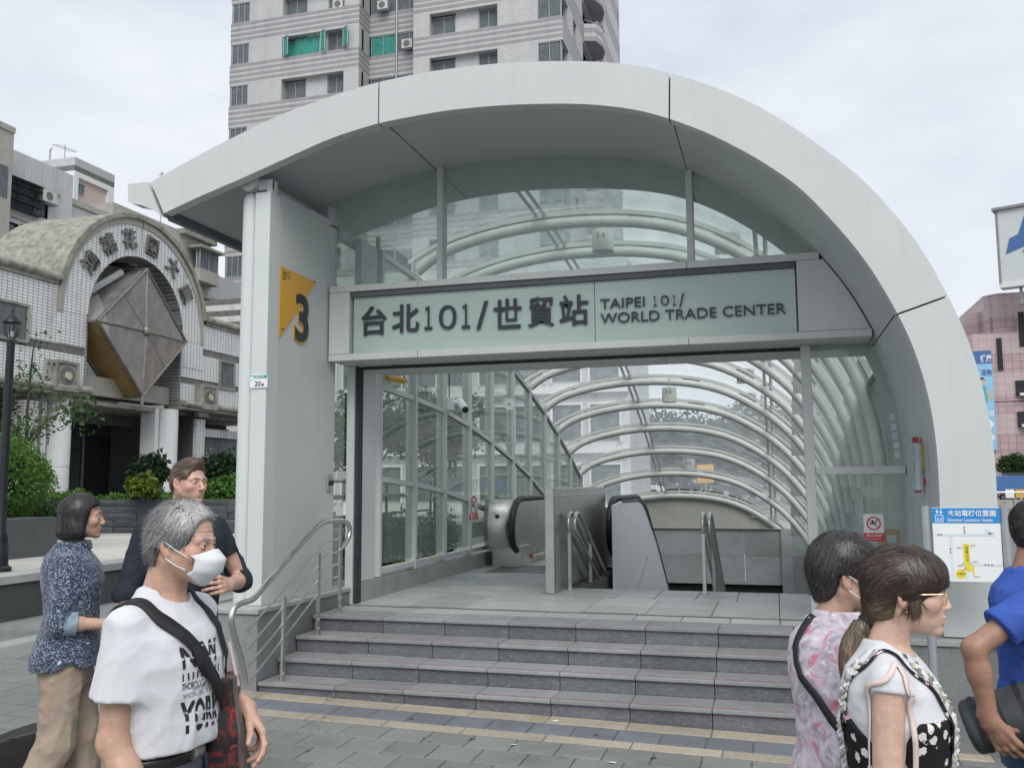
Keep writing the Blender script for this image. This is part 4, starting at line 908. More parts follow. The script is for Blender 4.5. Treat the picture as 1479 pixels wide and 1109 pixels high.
for y in (18.86, 23.16):
    MB().lathe([(.30, 0), (.30, 1.62), (.285, 1.63), (.285, 1.65), (.30, 1.66), (.30, 3.42)], (GX-.25, y, .58), 24).build('column', 'white_paint', G, smooth=True)
    bx('column_flank', 'white_paint', G, GX-.8, GX-.30, y-.5, y-.33, .58, 4.0)
for y in (17.6, 24.35): bx('tiled_pier', 'white_tile', G, GX-.6, GX-.1, y, y+.45, .58, 3.8, 0)
bx('shop_glass', 'window_glass', G, GX-.5, GX-.46, 25.0, 29, .7, 3.3, 0); bx('shop_rail', 'window_frame', G, GX-.5, GX-.42, 25., 29, 1.95, 2.0); bx('shop_dark', 'dark_interior', G, GX-2.2, GX-2.1, 25, 29, .7, 3.9, 0); bx('shop_head', 'white_tile', G, GX-.55, GX-.3, 25, 29, 3.3, 3.55, 0)
mbl = MB()
for s_ in range(26): mbl.box(GX-.455, GX-.45, 25.3+.03*s_*(1 if s_ < 14 else .5), 25.325+.03*s_*(1 if s_ < 14 else .5), 3.1-.12*abs((s_ % 8)-4)-.2, 3.13-.12*abs((s_ % 8)-4)-.2)
tag(mbl.build('string_lights', 'white_print', G), kind='stuff')
# recessed windows in the tiled wall
for (y0, y1, z0, z1) in ((16.0, 17.42, 5.2, 6.0), (25.35, 26.1, 4.9, 5.7)):
    w = bx('window', 'window_glass', G, GX+.0, GX+.012, y0, y1, z0, z1, 0)
    for a, b, c_, d_ in ((y0-.07, y0, z0-.07, z1+.07), (y1, y1+.07, z0-.07, z1+.07), (y0, y1, z0-.07, z0), (y0, y1, z1, z1+.07)):
        f = bx('frame', 'weathered_concrete', w, GX-.01, GX+.05, a, b, c_, d_)
# square vents
for y in (18.5, 24.46):
    v = bx('vent', 'weathered_concrete', G, GX-.1, GX+.26, y-.40, y+.40, 4.08, 4.84, .02)
    MB().tube([(GX+.262, y, 4.47), (GX+.275, y, 4.47)], .29, 24).build('ring', 'moss_concrete', v); MB().tube([(GX+.262, y, 4.47), (GX+.285, y, 4.47)], .24, 24).build('hole', 'grey_band', v); MB().tube([(GX+.286, y+.02, 4.46), (GX+.33, y+.02, 4.46)], .10, 14).build('cap', mat('old_cream', (.45, .44, .33), .7, var=.2), v)
    for a, b, c_, d_ in ((-.40, -.32, 4.08, 4.84), (.32, .40, 4.08, 4.84), (-.32, .32, 4.08, 4.16), (-.32, .32, 4.76, 4.84)): bx('rim', 'weathered_concrete', v, GX+.262, GX+.30, y+a, y+b, c_, d_, .006)
    bx('bracket', 'weathered_concrete', G, GX-.1, GX+.1, y-.25, y+.25, 3.86, 4.07, .02)
# glass diamond hung in the arch
T = empty('glass_diamond', (GX, 21.28, 4.2), 'big faceted glass diamond in a metal frame hanging in the gate arch', 'sculpture')
dc = np.array([GX+.30, 21.28, 6.0]); V8 = [dc+np.array(q) for q in ((0, 0, 1.78), (0, 1.86, 0), (0, 0, -1.78), (0, -1.86, 0))]; fr = dc+np.array([.06, 0, .02]); back_ = np.array([-1.0, 0, 0])
for q in range(4):
    a, b = V8[q], V8[(q+1) % 4]
    MB().add([a, b, fr], [(0, 1, 2)]).build('glass_facet', 'diamond_glass', T)
    MB().add([a, b, b+back_, a+back_], [(0, 1, 2, 3)]).build('side_facet', mat('ochre_panel', (.34, .22, .09), .6, var=.2) if q in (1, 2) else 'diamond_glass', T)
    MB().tube([a, b], .05, 6).build('edge_bar', 'bronze_metal', T); MB().tube([a+back_, b+back_], .05, 6).build('edge_bar', 'bronze_metal', T); MB().tube([a, a+back_], .05, 6).build('edge_bar', 'bronze_metal', T); MB().tube([a, fr], .035, 6).build('edge_bar', 'bronze_metal', T)
    m = (a+b)/2; MB().tube([m, fr], .012, 5).build('thin_bar', 'bronze_metal', T)
MB().lathe([(.02, -.14), (.11, -.09), (.14, 0), (.11, .09), (.02, .14)], tuple(fr), 14).build('hub', 'bronze_metal', T, smooth=True)
MB().tube([V8[2], V8[2]-np.array([0, 0, .3])], .05, 8).build('stub', 'bronze_metal', T)
MB().tube([V8[0]+np.array([-.2, -.2, .05]), V8[0]+np.array([-2.2, -.9, .25])], .07, 6).build('hanger', 'lamp_iron', T); MB().tube([V8[0]-np.array([.6, .3, .1]), dc+np.array([-1.2, -2.0, .3])], .10, 6).build('hanger', 'white_paint', T)

# ---------------- apartment blocks behind
def win_unit(parent, x, y0, y1, z0, z1, kind=0, face='X'):
    """window with frame and sash bars on a wall facing +X (face X) or -Y (face Y)"""
    def B(nm, m, par, a0, a1, d0, d1, c0, c1):
        return bx(nm, m, par, x+d0, x+d1, a0, a1, c0, c1, 0) if face == 'X' else bx(nm, m, par, a0, a1, x-d1, x-d0, c0, c1, 0)
    w = B('window', 'window_glass', parent, y0, y1, -.09, -.08, z0, z1); n = max(2, int((y1-y0)/1.1)+1)
    B('backing', 'curtain' if kind == 1 else 'dark_interior', w, y0, y1, -.30, -.25, z0, z1)
    fr = .05
    for a0, a1, c0, c1 in [(y0-fr, y0, z0-fr, z1+fr), (y1, y1+fr, z0-fr, z1+fr), (y0, y1, z0-fr, z0), (y0, y1, z1, z1+fr)]+[(y0+(y1-y0)*q/n-.02, y0+(y1-y0)*q/n+.02, z0, z1) for q in range(1, n)]:
        B('frame', 'window_frame', w, a0, a1, -.08, .0, c0, c1)
    return w
def ac_unit(y, z, x, lab):
    t = empty('air_conditioner', (x, y, z), lab, 'air conditioner', 'air conditioners on the grey apartment wall')
    bx('case', 'air_box', t, x, x+.35, y-.38, y+.38, z, z+.5, .02); MB().tube([(x+.352, y-.08, z+.25), (x+.362, y-.08, z+.25)], .19, 18).build('fan_grille', 'grey_band', t)
    bx('bracket', 'window_frame', t, x-.05, x+.4, y-.45, y+.45, z-.05, z-.002)
AX = -30.
A = empty('apartment_block', (AX, 28, 0), 'grey tiled apartment block with barred windows behind the gate', 'building')
def wall_with_holes(parent, mat_, x, y0, y1, z0, z1, holes, th=.35):
    """wall slab facing +X cut around window openings (each piece a strip)"""
    ys_ = sorted({y0, y1}|{h[0] for h in holes}|{h[1] for h in holes}); mb = MB()
    for a, b in zip(ys_[:-1], ys_[1:]):
        zs = [z0]+sorted(sum([[h[2], h[3]] for h in holes if h[0] <= a and h[1] >= b], []))+[z1]
        for q in range(0, len(zs), 2):
            if zs[q+1]-zs[q] > .001: mb.add([(x, a, zs[q]), (x, b, zs[q]), (x, b, zs[q+1]), (x, a, zs[q+1]), (x-th, a, zs[q]), (x-th, b, zs[q]), (x-th, b, zs[q+1]), (x-th, a, zs[q+1])], [(0, 1, 2, 3), (4, 7, 6, 5), (0, 4, 5, 1), (3, 2, 6, 7), (0, 3, 7, 4), (1, 5, 6, 2)])
    return mb.build('wall', mat_, parent)
holes = [(29.25, 31.55, 13.35, 14.5), (28.95, 30.0, 11.7, 12.6), (30.2, 31.1, 11.75, 12.65), (31.3, 31.75, 12.1, 12.7)]+[(26+1.9*i, 27.3+1.9*i, z, z+1.3) for i in range(4) for z in (8.4, 5.4)]
wall_with_holes(A, 'apartment_tile', AX, 24, 32.2, 0, 15.72, holes)
for q, h in enumerate(holes): win_unit(A, AX, *h, kind=(q in (1, 2)))
bx('roof_slab', 'smooth_concrete', A, AX-10, AX-.36, 24, 32.15, 15.3, 15.5, 0); bx('gable_wall', 'apartment_tile', A, AX-10, AX-.351, 31.85, 32.2, 0, 15.7, 0)
bx('ledge_slab', 'smooth_concrete', A, AX+.0, AX+.12, 24, 32.2, 14.52, 14.62); bx('ledge_slab', 'smooth_concrete', A, AX+.0, AX+.10, 24, 31.9, 12.86, 12.98)
for h in (holes[0],):
    mb = MB()
    for y in np.arange(h[0], h[1]-.5, .11): mb.box(AX+.30, AX+.32, y, y+.02, 13.2, 14.5)
    for z in (13.2, 13.55, 13.9, 14.25, 14.48): mb.box(AX+.0, AX+.32, h[0], h[1]-.5, z, z+.02)
    tag(mb.build('window_bars', 'lamp_iron', A), kind='stuff')
ac_unit(31.35, 13.95, AX+.02, 'air conditioner in the barred top window of the grey apartments'); ac_unit(28.95, 11.5, AX+.02, 'leftmost low air conditioner under the grey apartment windows'); ac_unit(29.75, 11.35, AX+.02, 'second low air conditioner on a bracket under the grey apartment windows'); ac_unit(31.5, 12.05, AX+.02, 'small air conditioner beside the end of the grey apartment wall')
A2 = empty('apartment_block', (AX-1, 34, 0), 'pale grey low apartment wing joining the grey block behind the arch', 'building')
bx('wall', 'apartment_tile', A2, AX-8, AX-.6, 32.25, 38, 0, 14.6, 0); bx('parapet', 'smooth_concrete', A2, AX-8, AX-.5, 32.25, 38, 14.62, 14.9)
T = empty('apartment_block', (AX+1, 22, 0), 'dark grey apartment end wall cut off by the left picture edge', 'building')
bx('wall', 'smooth_concrete', T, AX-6, AX+.9, 18, 28.7, 0, 15.95, 0); bx('window', 'window_glass', T, AX+.9, AX+.92, 27.5, 28.5, 13.2, 14.5, 0); bx('parapet', 'smooth_concrete', T, AX-6, AX+.95, 18, 28.72, 15.96, 16.2)
# pink penthouse block
PB = empty('pink_building', (-42, 47, 0), 'pink and pale grey rooftop building with a grey parapet band', 'building')
py0, py1 = 46.26, 49.9
bx('wall', 'smooth_concrete', PB, -47, -42.35, py0+.3, py1, 0, 22.5, 0)
for z0, z1, m in ((22.05, 22.58, 'apartment_tile'), (21.70, 22.048, 'grey_band'), (21.35, 21.698, 'white_paint')):
    bx('parapet_band', m, PB, -47, -42.0, py0, py1, z0, z1, 0)
for y0, y1 in ((py0, py0+.4), (py1-.55, py1)): bx('corner_pier', 'white_paint', PB, -42.5, -42, y0, y1, 16, 21.35, 0)
bx('pink_wall', 'pink_tile', PB, -42.35, -42.2, py0+.4, py1-.5, 16, 21.35, 0); bx('pink_wall', 'pink_tile', PB, -46.6, -42.6, py0+.2, py0+.32, 16, 21.1, 0); bx('corner_pier', 'white_paint', PB, -43.1, -42.5, py0, py0+.3, 16, 21.35, 0)
for y0, y1, z0, z1 in ((46.7, 47.2, 20.5, 21.0), (48.5, 49.2, 19.5, 20.0), (46.5, 47.0, 19.4, 19.8)): win_unit(PB, -42.05, y0, y1, z0, z1)
# apartments on the right of the gate, under the canopy
R_ = empty('apartment_block', (-32, 46, 0), 'weathered grey apartments with bay window seen between arch and canopy', 'building')
bx('wall', 'smooth_concrete', R_, -40, -32, 38, 46.3, 0, 16.2, 0); bx('wall', 'apartment_tile', R_, -40, -33.5, 46.35, 52, 0, 15.0, 0); bx('parapet', 'weathered_concrete', R_, -36, -31.6, 43.4, 46.5, 16.0, 16.3)
for k in range(5):
    z = 14.2-2.9*k
    bay = bx('bay', 'smooth_concrete', R_, -32, -31.2, 44.3, 46.2, z-.75, z-.02, .01); bx('bay_roof', 'weathered_concrete', R_, -32, -31.0, 44.1, 46.4, z+1.15, z+1.3)
    win_unit(R_, -31.25, 44.4, 46.1, z, z+1.13, 1); win_unit(R_, -33.42, 47, 48.6, z-.2, z+1.0)
    bx('floor_band', 'weathered_concrete', R_, -33.5, -33.3, 46.4, 52, z-1.1, z-.8)
S_ = empty('striped_building', (-27, 48, 0), 'low striped tile building corner beside the white pier', 'building')
for k in range(9): bx('tile_band', 'white_tile' if k % 2 else 'grey_band', S_, -34, -27+.02*(k % 2), 44, 50, 9.2+.33*k, 9.2+.33*(k+1)-.005, 0)
bx('wall', 'apartment_tile', S_, -34, -27.5, 44.3, 50, 0, 9.19, 0)
# rooftop aerials
def aerial(x, y, z, h, lab):
    t = empty('tv_aerial', (x, y, z), lab, 'aerial'); MB().tube([(x, y, z), (x, y, z+h)], .03, 5).build('mast', 'window_frame', t)
    MB().tube([(x, y-1.0, z+h*.75), (x, y+1.0, z+h*.9)], .02, 4).build('boom', 'window_frame', t)
    for q in range(6): MB().tube([(x-.35, y-.8+.3*q, z+h*.77+.022*q), (x+.35, y-.8+.3*q, z+h*.77+.022*q)], .012, 4).build('element', 'window_frame', t)
aerial(-43.5, 47, 22.5, 1.3, 'thin tv aerial on the pink building roof'); aerial(-34.5, 45, 16.2, 4.2, 'thin tv aerial rising above the canopy tip'); 
t = empty('roof_pipe', (-30.3, 31.0, 15.5), 'small bent vent pipe on the grey apartment roof', 'pipe'); MB().tube([(-44.3, 46.6, 22.5), (-44.3, 46.6, 23.4), (-44.15, 46.6, 23.5)], .05, 6).build('pipe', 'window_frame', t)

# ================================================================== PLANTS
def leafmat(name, c, var=.35):
    k = newmat(name); oi = k.n('ShaderNodeAttribute'); oi.attribute_name = 'tone'
    col = k.ramp(oi.outputs['Fac'], [(0, vary(c, 1-var)), (.6, c), (1, (c[0]*1.9, c[1]*1.6, c[2]*1.2))])
    b = k.bsdf(col, .5, 0, .4); tr = k.n('ShaderNodeBsdfTranslucent'); k.l(col, tr.inputs[0]); mx = k.n('ShaderNodeMixShader'); mx.inputs[0].default_value = .35
    k.l(b.outputs[0], mx.inputs[1]); k.l(tr.outputs[0], mx.inputs[2]); k.l(mx.outputs[0], k.out.inputs[0])
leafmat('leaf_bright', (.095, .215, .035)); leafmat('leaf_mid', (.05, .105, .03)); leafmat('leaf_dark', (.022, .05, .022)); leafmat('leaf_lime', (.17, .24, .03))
mat('bark', (.12, .10, .075), .9, var=.3, scale=8, bump=.5, bscale=30)
def leaves(name, m, parent, pts, size, up=.35, aspect=1.9, **kw):
    """many small folded leaves at the given points"""
    P = np.asarray(pts, float); n = len(P); rg = np.random.default_rng(len(P)+int(size*1e4))
    d = rg.normal(size=(n, 3)); d[:, 2] -= .15; d /= np.linalg.norm(d, axis=1)[:, None]
    nn = rg.normal(size=(n, 3)); nn[:, 2] += up*3; s = np.cross(d, nn); s /= np.linalg.norm(s, axis=1)[:, None]+1e-9; nn = np.cross(s, d)
    L_ = size*rg.uniform(.6, 1.3, (n, 1)); Wd = L_/aspect
    a = P; b = P+d*L_*.5+s*Wd*.5; c_ = P+d*L_-nn*L_*.15; e = P+d*L_*.5-s*Wd*.5
    V = np.stack([a, b, c_, e], 1).reshape(-1, 3); off = offset_of(parent) if parent is not None else Vector((0, 0, 0)); V = V-np.array(off)
    me = bpy.data.meshes.new(name); me.vertices.add(4*n); me.vertices.foreach_set('co', V.ravel()); me.loops.add(4*n); me.loops.foreach_set('vertex_index', np.arange(4*n)); me.polygons.add(n)
    me.polygons.foreach_set('loop_start', np.arange(n)*4); me.polygons.foreach_set('loop_total', np.full(n, 4)); me.update()
    at = me.attributes.new('tone', 'FLOAT', 'POINT'); at.data.foreach_set('value', np.repeat(rg.beta(2, 2.4, n), 4).astype(np.float32))
    me.materials.append(MATS[m]); o = bpy.data.objects.new(name, me); COL.objects.link(o)
    if parent is not None: o.parent = parent
    return tag(o, **kw)
def blob_pts(n, c, r, hollow=.55, lump=.12, seed=0):
    rg = np.random.default_rng(seed+n); d = rg.normal(size=(n, 3)); d /= np.linalg.norm(d, axis=1)[:, None]
    lum = 1+lump*(np.sin(d[:, 0]*5+seed)*np.sin(d[:, 1]*6+1.3*seed)+np.sin(d[:, 2]*7+d[:, 0]*4+seed)*.7)
    rr = rg.uniform(hollow**3, 1, (n, 1))**(1/3)
    return np.array(c)+d*rr*np.array(r)*lum[:, None]
def shrub(name, label, cat, c, r, n, size, m, group=None, inner='leaf_dark', **k):
    t = empty(name, (c[0], c[1], c[2]-r[2]), label, cat, group)
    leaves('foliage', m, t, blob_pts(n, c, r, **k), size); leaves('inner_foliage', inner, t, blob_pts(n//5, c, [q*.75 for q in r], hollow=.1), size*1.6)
    MB().tube([(c[0], c[1], c[2]-r[2]-.1), (c[0]+.05, c[1], c[2])], .03, 6).build('stem', 'bark', t); return t
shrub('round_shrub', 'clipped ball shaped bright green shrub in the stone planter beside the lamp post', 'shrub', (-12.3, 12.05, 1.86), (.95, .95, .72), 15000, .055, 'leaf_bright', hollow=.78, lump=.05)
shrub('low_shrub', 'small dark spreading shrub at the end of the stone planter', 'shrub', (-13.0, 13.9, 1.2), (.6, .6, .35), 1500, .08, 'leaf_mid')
def tree(label, x, y, z0, h, limbs, nl, size, m, seed, cat='tree', group=None, name='tree'):
    rg = random.Random(seed); t = empty(name, (x, y, z0), label, cat, group)
    MB().tube([(x, y, z0), (x+.05*h*.1, y, z0+h*.3), (x-.04, y+.05, z0+h*.62)], [.03*h*.55, .02*h*.55, .012*h*.5], 8).build('trunk', 'bark', t, smooth=True)
    pts = []; mb = MB()
    for q in range(limbs):
        a = rg.uniform(0, 6.28); s0 = z0+h*rg.uniform(.28, .6); L_ = h*rg.uniform(.22, .48)
        e = np.array([x+math.cos(a)*L_*.8, y+math.sin(a)*L_*.8, s0+L_*rg.uniform(.3, .95)]); s = np.array([x, y, s0]); mid = (s+e)/2+np.array([0, 0, .06*h])
        mb.tube([s, mid, e], [.008*h, .005*h, .002*h], 5)
        for k_ in range(4):
            f = rg.uniform(.45, 1.1); cc = s+(e-s)*f+np.array([rg.uniform(-.1, .1)*h for _ in range(3)])*.6; pts.append(blob_pts(nl//(limbs*4), cc, [h*.10, h*.10, h*.07], hollow=.05, seed=seed+q*7+k_))
    mb.build('branch', 'bark', t); leaves('crown', m, t, np.vstack(pts), size); return t
tree('thin leafy tree in front of the gate columns at the left', -14.4, 14.9, PZ, 4.2, 11, 1700, .11, 'leaf_mid', 3)
tree('dense young tree behind the lamp post at the left edge', -15.6, 13.6, PZ, 3.6, 10, 4000, .12, 'leaf_dark', 5)
tree('leafy garden tree seen through the glazed tunnel wall', -10.5, 22.5, .3, 4.6, 12, 5200, .16, 'leaf_mid', 21)
tree('darker garden tree seen deeper through the glazed tunnel wall', -11.0, 29, .3, 5.6, 12, 5200, .18, 'leaf_dark', 22)
# planting behind the block wall
rg = np.random.default_rng(4); n = 7000; a = rg.uniform(-.3, 6.6, n); b = rg.uniform(.05, 1.1, n); z = 1.42+rg.uniform(-.05, .13, n)+.07*np.sin(a*3.1)+.05*np.sin(a*7.7+b*3)
leaves('ground_cover', 'leaf_bright', None, np.stack([bo[0]+bd[0]*a+bn[0]*b, bo[1]+bd[1]*a+bn[1]*b, z], 1), .11, kind='stuff')
MB().add([(bo[0]+bn[0]*.28, bo[1]+bn[1]*.28, 1.38), (bo[0]+bd[0]*6.6+bn[0]*.28, bo[1]+bd[1]*6.6+bn[1]*.28, 1.38), (-9.9, 30, 1.38), (-17, 30, 1.38)], [(0, 1, 2, 3)]).build('planting_soil', 'ground_joint', kind='structure')
for i, (px_, py_, X_, r, m, lab) in enumerate(((216, 680, -14.6, (.5, .42, .38), 'leaf_dark', 'dark fern like shrub beside the white column'), (205, 700, -14.0, (.32, .3, .2), 'leaf_lime', 'small yellow green bush in front of the dark fern shrub'), (318, 680, -13.2, (.6, .5, .42), 'leaf_dark', 'dark broad shrub beside the white pier'), (322, 706, -12.6, (.5, .4, .25), 'leaf_bright', 'low bright bush on the block wall near the pier'))):
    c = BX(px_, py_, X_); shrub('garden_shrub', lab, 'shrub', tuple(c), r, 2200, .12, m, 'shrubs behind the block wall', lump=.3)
# strip of grass and bushes outside the glazed wall
n = 9000; P = np.stack([rg.uniform(-5.9, -4.5, n), rg.uniform(9.6, 16, n), rg.uniform(.25, .52, n)], 1); leaves('grass_strip', 'leaf_lime', None, P, .10, kind='stuff')
bx('soil_bed', 'ground_joint', None, -6.0, -4.48, 9.6, 16.2, -.05, .3, 0, kind='structure'); 
T = empty('garden_wall', (-7, 12, 0), 'grey stone garden wall outside the glazed tunnel wall', 'wall')
for q in range(6): bx('stone_slab', 'granite_plinth', T, -7.3, -6.95, 11.5+1.2*q+.003, 12.7+1.2*q-.003, -.1, 1.0)
T = empty('garden_railing', (-7.2, 12, 1), 'dark metal railing on the stone wall outside the glazed wall', 'railing')
for z in (1.2, 1.55, 1.8): MB().tube([(-7.15, 11.5, z), (-7.15, 18.6, z)], .025, 6).build('rail', 'lamp_iron', T)
for q in range(7): MB().tube([(-7.15, 11.55+1.17*q, 1.0), (-7.15, 11.55+1.17*q, 1.82)], .025, 6).build('post', 'lamp_iron', T)
shrub('garden_shrub', 'small lime green plant just left of the white pier', 'shrub', (-5.75, 9.5, .8), (.22, .25, .3), 900, .09, 'leaf_lime', 'shrubs by the pier')
for q in range(4): shrub('garden_shrub', 'green shrub outside the glazed tunnel wall, %s' % ('nearest the doorway', 'second from the doorway', 'third from the doorway', 'farthest from the doorway')[q], 'shrub', (-6.1+.2*(q % 2), 11.2+1.5*q, .8), (.4, .45, .5), 900, .09, 'leaf_mid', 'shrubs outside the glazed wall')
# ================================================================== TOWER BEHIND THE ENTRANCE
TY = 60.; kx = TY/70.
def tz(z): return 1.73+(z-1.73)*kx
k = newmat('striped_tile'); tc = k.n('ShaderNodeTexCoord'); s = k.sep(tc.outputs['Object']); cb = k.n('ShaderNodeCombineXYZ'); k.l(k.math('ADD', s[0], s[1]), cb.inputs[0]); k.l(s[2], cb.inputs[1])
b = k.n('ShaderNodeTexBrick'); b.offset = .5; b.inputs['Scale'].default_value = 1; b.inputs['Brick Width'].default_value = .30; b.inputs['Row Height'].default_value = .14; b.inputs['Mortar Size'].default_value = .012
b.inputs['Color1'].default_value = (.50, .50, .49, 1); b.inputs['Color2'].default_value = (.45, .45, .45, 1); b.inputs['Mortar'].default_value = (.34, .34, .34, 1); k.l(cb.outputs[0], b.inputs['Vector'])
st = k.noise(k.co((.5, .5, .06)), 1.5, 6, .65)
c = k.mix(k.ramp(st, [(.45, 0.), (.75, .35)]), b.outputs[0], (.25, .25, .26)); k.bsdf(c, .5, 0, .4)
k = newmat('mauve_tile'); st = k.noise(k.co((.5, .5, .06)), 1.5, 6, .65); c = k.ramp(st, [(.35, (.31, .293, .30)), (.75, (.235, .222, .23))]); k.bsdf(c, .5, 0, .4)
glass('teal_glass', (.25, .55, .50), .8, dirt_haze=.6, dirt_haze_col=(.10, .42, .36))
TW = empty('apartment_tower', (-27*kx, TY, 0), 'tall striped tile apartment tower rising behind the entrance canopy', 'building')
PIT_ = 3.98*kx; z_sill = [tz(40.14-3.98*q) for q in range(-4, 11)]
xL, xA, xB, xC = -46.8*kx, -33.85*kx, -28.7*kx, -15.47*kx
_wd = {}
def tower_window(x0, x1, z0, z1, y, kind='window_glass', bars=None, face='Y'):
    key = (round(x1-x0, 2), round(z1-z0, 2), kind, bars, face)
    off = TW.location
    if key in _wd:
        src = _wd[key]; w = src.copy(); COL.objects.link(w); w.parent = TW
        w.location = Vector((x0, y, z0))-off
        for ch in src.children: cc = ch.copy(); COL.objects.link(cc); cc.parent = w
        return w
    W_, H_ = x1-x0, z1-z0; f = .06
    def rel(nm, m, par, a): 
        mb = MB()
        for q in a: mb.box(*q)
        o = mb.build(nm, m, None); o.parent = par; return o
    if face == 'Y':
        w = rel('window', kind, None, [(0, W_, 0, .02, 0, H_)]); w.parent = TW; w.location = Vector((x0, y, z0))-off
        rel('backing', 'curtain' if len(_wd) % 2 else 'dark_interior', w, [(0, W_, .25, .3, 0, H_)])
        n = bars or 2
        rel('frame', 'window_frame', w, [(0, f, -.06, -.002, 0, H_), (W_-f, W_, -.06, -.002, 0, H_), (f, W_-f, -.06, -.002, 0, f), (f, W_-f, -.06, -.002, H_-f, H_)]+[(W_*q/n-f/2, W_*q/n+f/2, -.06, -.002, f, H_-f) for q in range(1, n)])
    else:
        w = rel('window', kind, None, [(-.02, 0, 0, W_, 0, H_)]); w.parent = TW; w.location = Vector((y, x0, z0))-off
        rel('backing', 'dark_interior', w, [(-.4, -.35, 0, W_, 0, H_)]); n = bars or 2
        rel('frame', 'window_frame', w, [(.002, .06, 0, f, 0, H_), (.002, .06, W_-f, W_, 0, H_), (.002, .06, f, W_-f, 0, f), (.002, .06, f, W_-f, H_-f, H_)]+[(.002, .06, W_*q/n-f/2, W_*q/n+f/2, f, H_-f) for q in range(1, n)])
    _wd[key] = w; return w
zone = 1.96*kx; band = PIT_-zone
for a_, b_, y_ in ((xL+.6, xA-.3, TY+.95), (xA-.28, xB+.28, TY+2.6), (xB+.3, xC-.6, TY+.95)): bx('core', 'dark_interior', TW, a_, b_, y_, TY+26, 0, z_sill[0]+3, 0)
wnd = [(-46.6*kx, -44.85*kx, .05), (-41.45*kx, -35.3*kx, .75), (xA+.12, xB-.1, 2.6), (-27.2*kx, -21.1*kx, .75), (-17.6*kx, -15.6*kx, .05)]
for zi, z in enumerate(z_sill):
    z1 = z; z0 = z-band                                  # spandrel band below the sill
    if z1 < .5: continue
    z0 = max(z0, 0)
    for (a, b, y) in ((xL, xA, TY), (xA, xB, TY+1.9), (xB, xC, TY)):
        bx('spandrel', 'striped_tile', TW, a, b, y, y+.5, z0, z1, 0)
        for q in range(4): bx('tile_stripe', 'mauve_tile', TW, a-.01, b+.01, y-.012, y+.3, z1-.02-.23-.45*kx*1.08*q, z1-.02-.45*kx*1.08*q, 0)
    for x_, yy in ((xA, 1), (xB, -1)):                     # returns of the recess
        bx('recess_return', 'striped_tile', TW, x_-.25 if yy > 0 else x_, x_ if yy > 0 else x_+.25, TY+.51, TY+1.89, z0, z1+zone, 0)
        for q in range(4): bx('tile_stripe', 'mauve_tile', TW, x_-.27 if yy > 0 else x_-.012, x_+.012 if yy > 0 else x_+.27, TY+.02, TY+1.88, z1-.02-.23-.45*kx*1.08*q, z1-.02-.45*kx*1.08*q, 0)
    zt = z1+zone
    # piers between the windows
    for a, b in ((wnd[0][1], wnd[1][0]), (wnd[1][1], xA), (xB, wnd[3][0]), (wnd[3][1], wnd[4][0])): bx('wall_pier', 'striped_tile', TW, a, b, TY+.004, TY+.8, z1, zt, 0)
    for w0, w1 in ((wnd[1]), (wnd[3])) if False else ((wnd[1][0], wnd[1][1]), (wnd[3][0], wnd[3][1])):
        wd = (w1-w0); bx('wall_pier', 'striped_tile', TW, w0+wd*.36, w0+wd*.70, TY+.45, TY+.8, z1, zt, 0)
        teal = (zi == 4 and w0 < -34)
        tower_window(w0+.05, w0+wd*.36-.02, z1+.06, zt-.15, TY+.55, 'teal_glass' if teal else 'window_glass', 2); tower_window(w0+wd*.70+.02, w1-.05, z1+.06, zt-.05, TY+.55, 'window_glass', 2)
        bx('lintel', 'mauve_tile', TW, w0, w1, TY+.5, TY+.9, zt-.001, zt+.1, 0)
    tower_window(wnd[0][0], wnd[0][1], z1+.03, zt-.02, TY+.08, 'window_glass', 3); tower_window(wnd[4][0], wnd[4][1]-.02, z1+.03, zt-.02, TY+.08, 'window_glass', 2)
    tower_window(xA+.1, xA+2.6*kx, z1+.03, zt-.05, TY+1.98, 'teal_glass' if zi == 4 else 'window_glass', 2); tower_window(xA+2.7*kx, xB-.1, z1+.03, zt-.05, TY+1.98, 'window_glass', 2)
    bx('corner_post', 'mauve_tile', TW, xL, wnd[0][0]-.0, TY+.1, TY+.4, z1, zt, 0)
    # right hand side face
    bx('side_wall', 'striped_tile', TW, xC-.4, xC-.001, TY+.51, TY+26, z0, z1, 0)
    for q in range(4): bx('tile_stripe', 'mauve_tile', TW, xC-.3, xC+.012, TY+.0, TY+26, z1-.02-.23-.45*kx*1.08*q, z1-.02-.45*kx*1.08*q, 0)
    for a, b in ((TY+1.9, TY+3.6), (TY+4.9, TY+7.2), (TY+12, TY+14), (TY+17, TY+26)): bx('side_pier', 'striped_tile', TW, xC-.4, xC-.002, a, b, z1, zt, 0)
    tower_window(TY+.15, TY+1.85, z1+.03, zt-.02, xC-.08, 'window_glass', 2, 'X'); tower_window(TY+3.65, TY+4.85, z1+.03, zt-.02, xC-.2, 'window_glass', 2, 'X'); tower_window(TY+14.1, TY+16.9, z1+.03, zt-.02, xC-.2, 'window_glass', 3, 'X')
    # rounded balconies
    yc_ = TY+9.6
    for zz, m, h in [(z1-.1-.36*q, 'mauve_tile' if q % 2 else 'striped_tile', .35) for q in range(4)]:
        P = [(xC, yc_-1.9, zz), (xC+.9, yc_-1.6, zz), (xC+1.25, yc_-.6, zz), (xC+1.25, yc_+.6, zz), (xC+.9, yc_+1.6, zz), (xC, yc_+1.9, zz)]
        MB().prism([(p[0], p[1], zz-h) for p in P], (0, 0, h-.004)).build('balcony', m, TW)
    MB().tube([(xC, yc_-1.85, z1+.25), (xC+1.2, yc_-.6, z1+.25), (xC+1.2, yc_+.6, z1+.25), (xC, yc_+1.85, z1+.25)], .04, 5).build('balcony_rail', 'window_frame', TW)
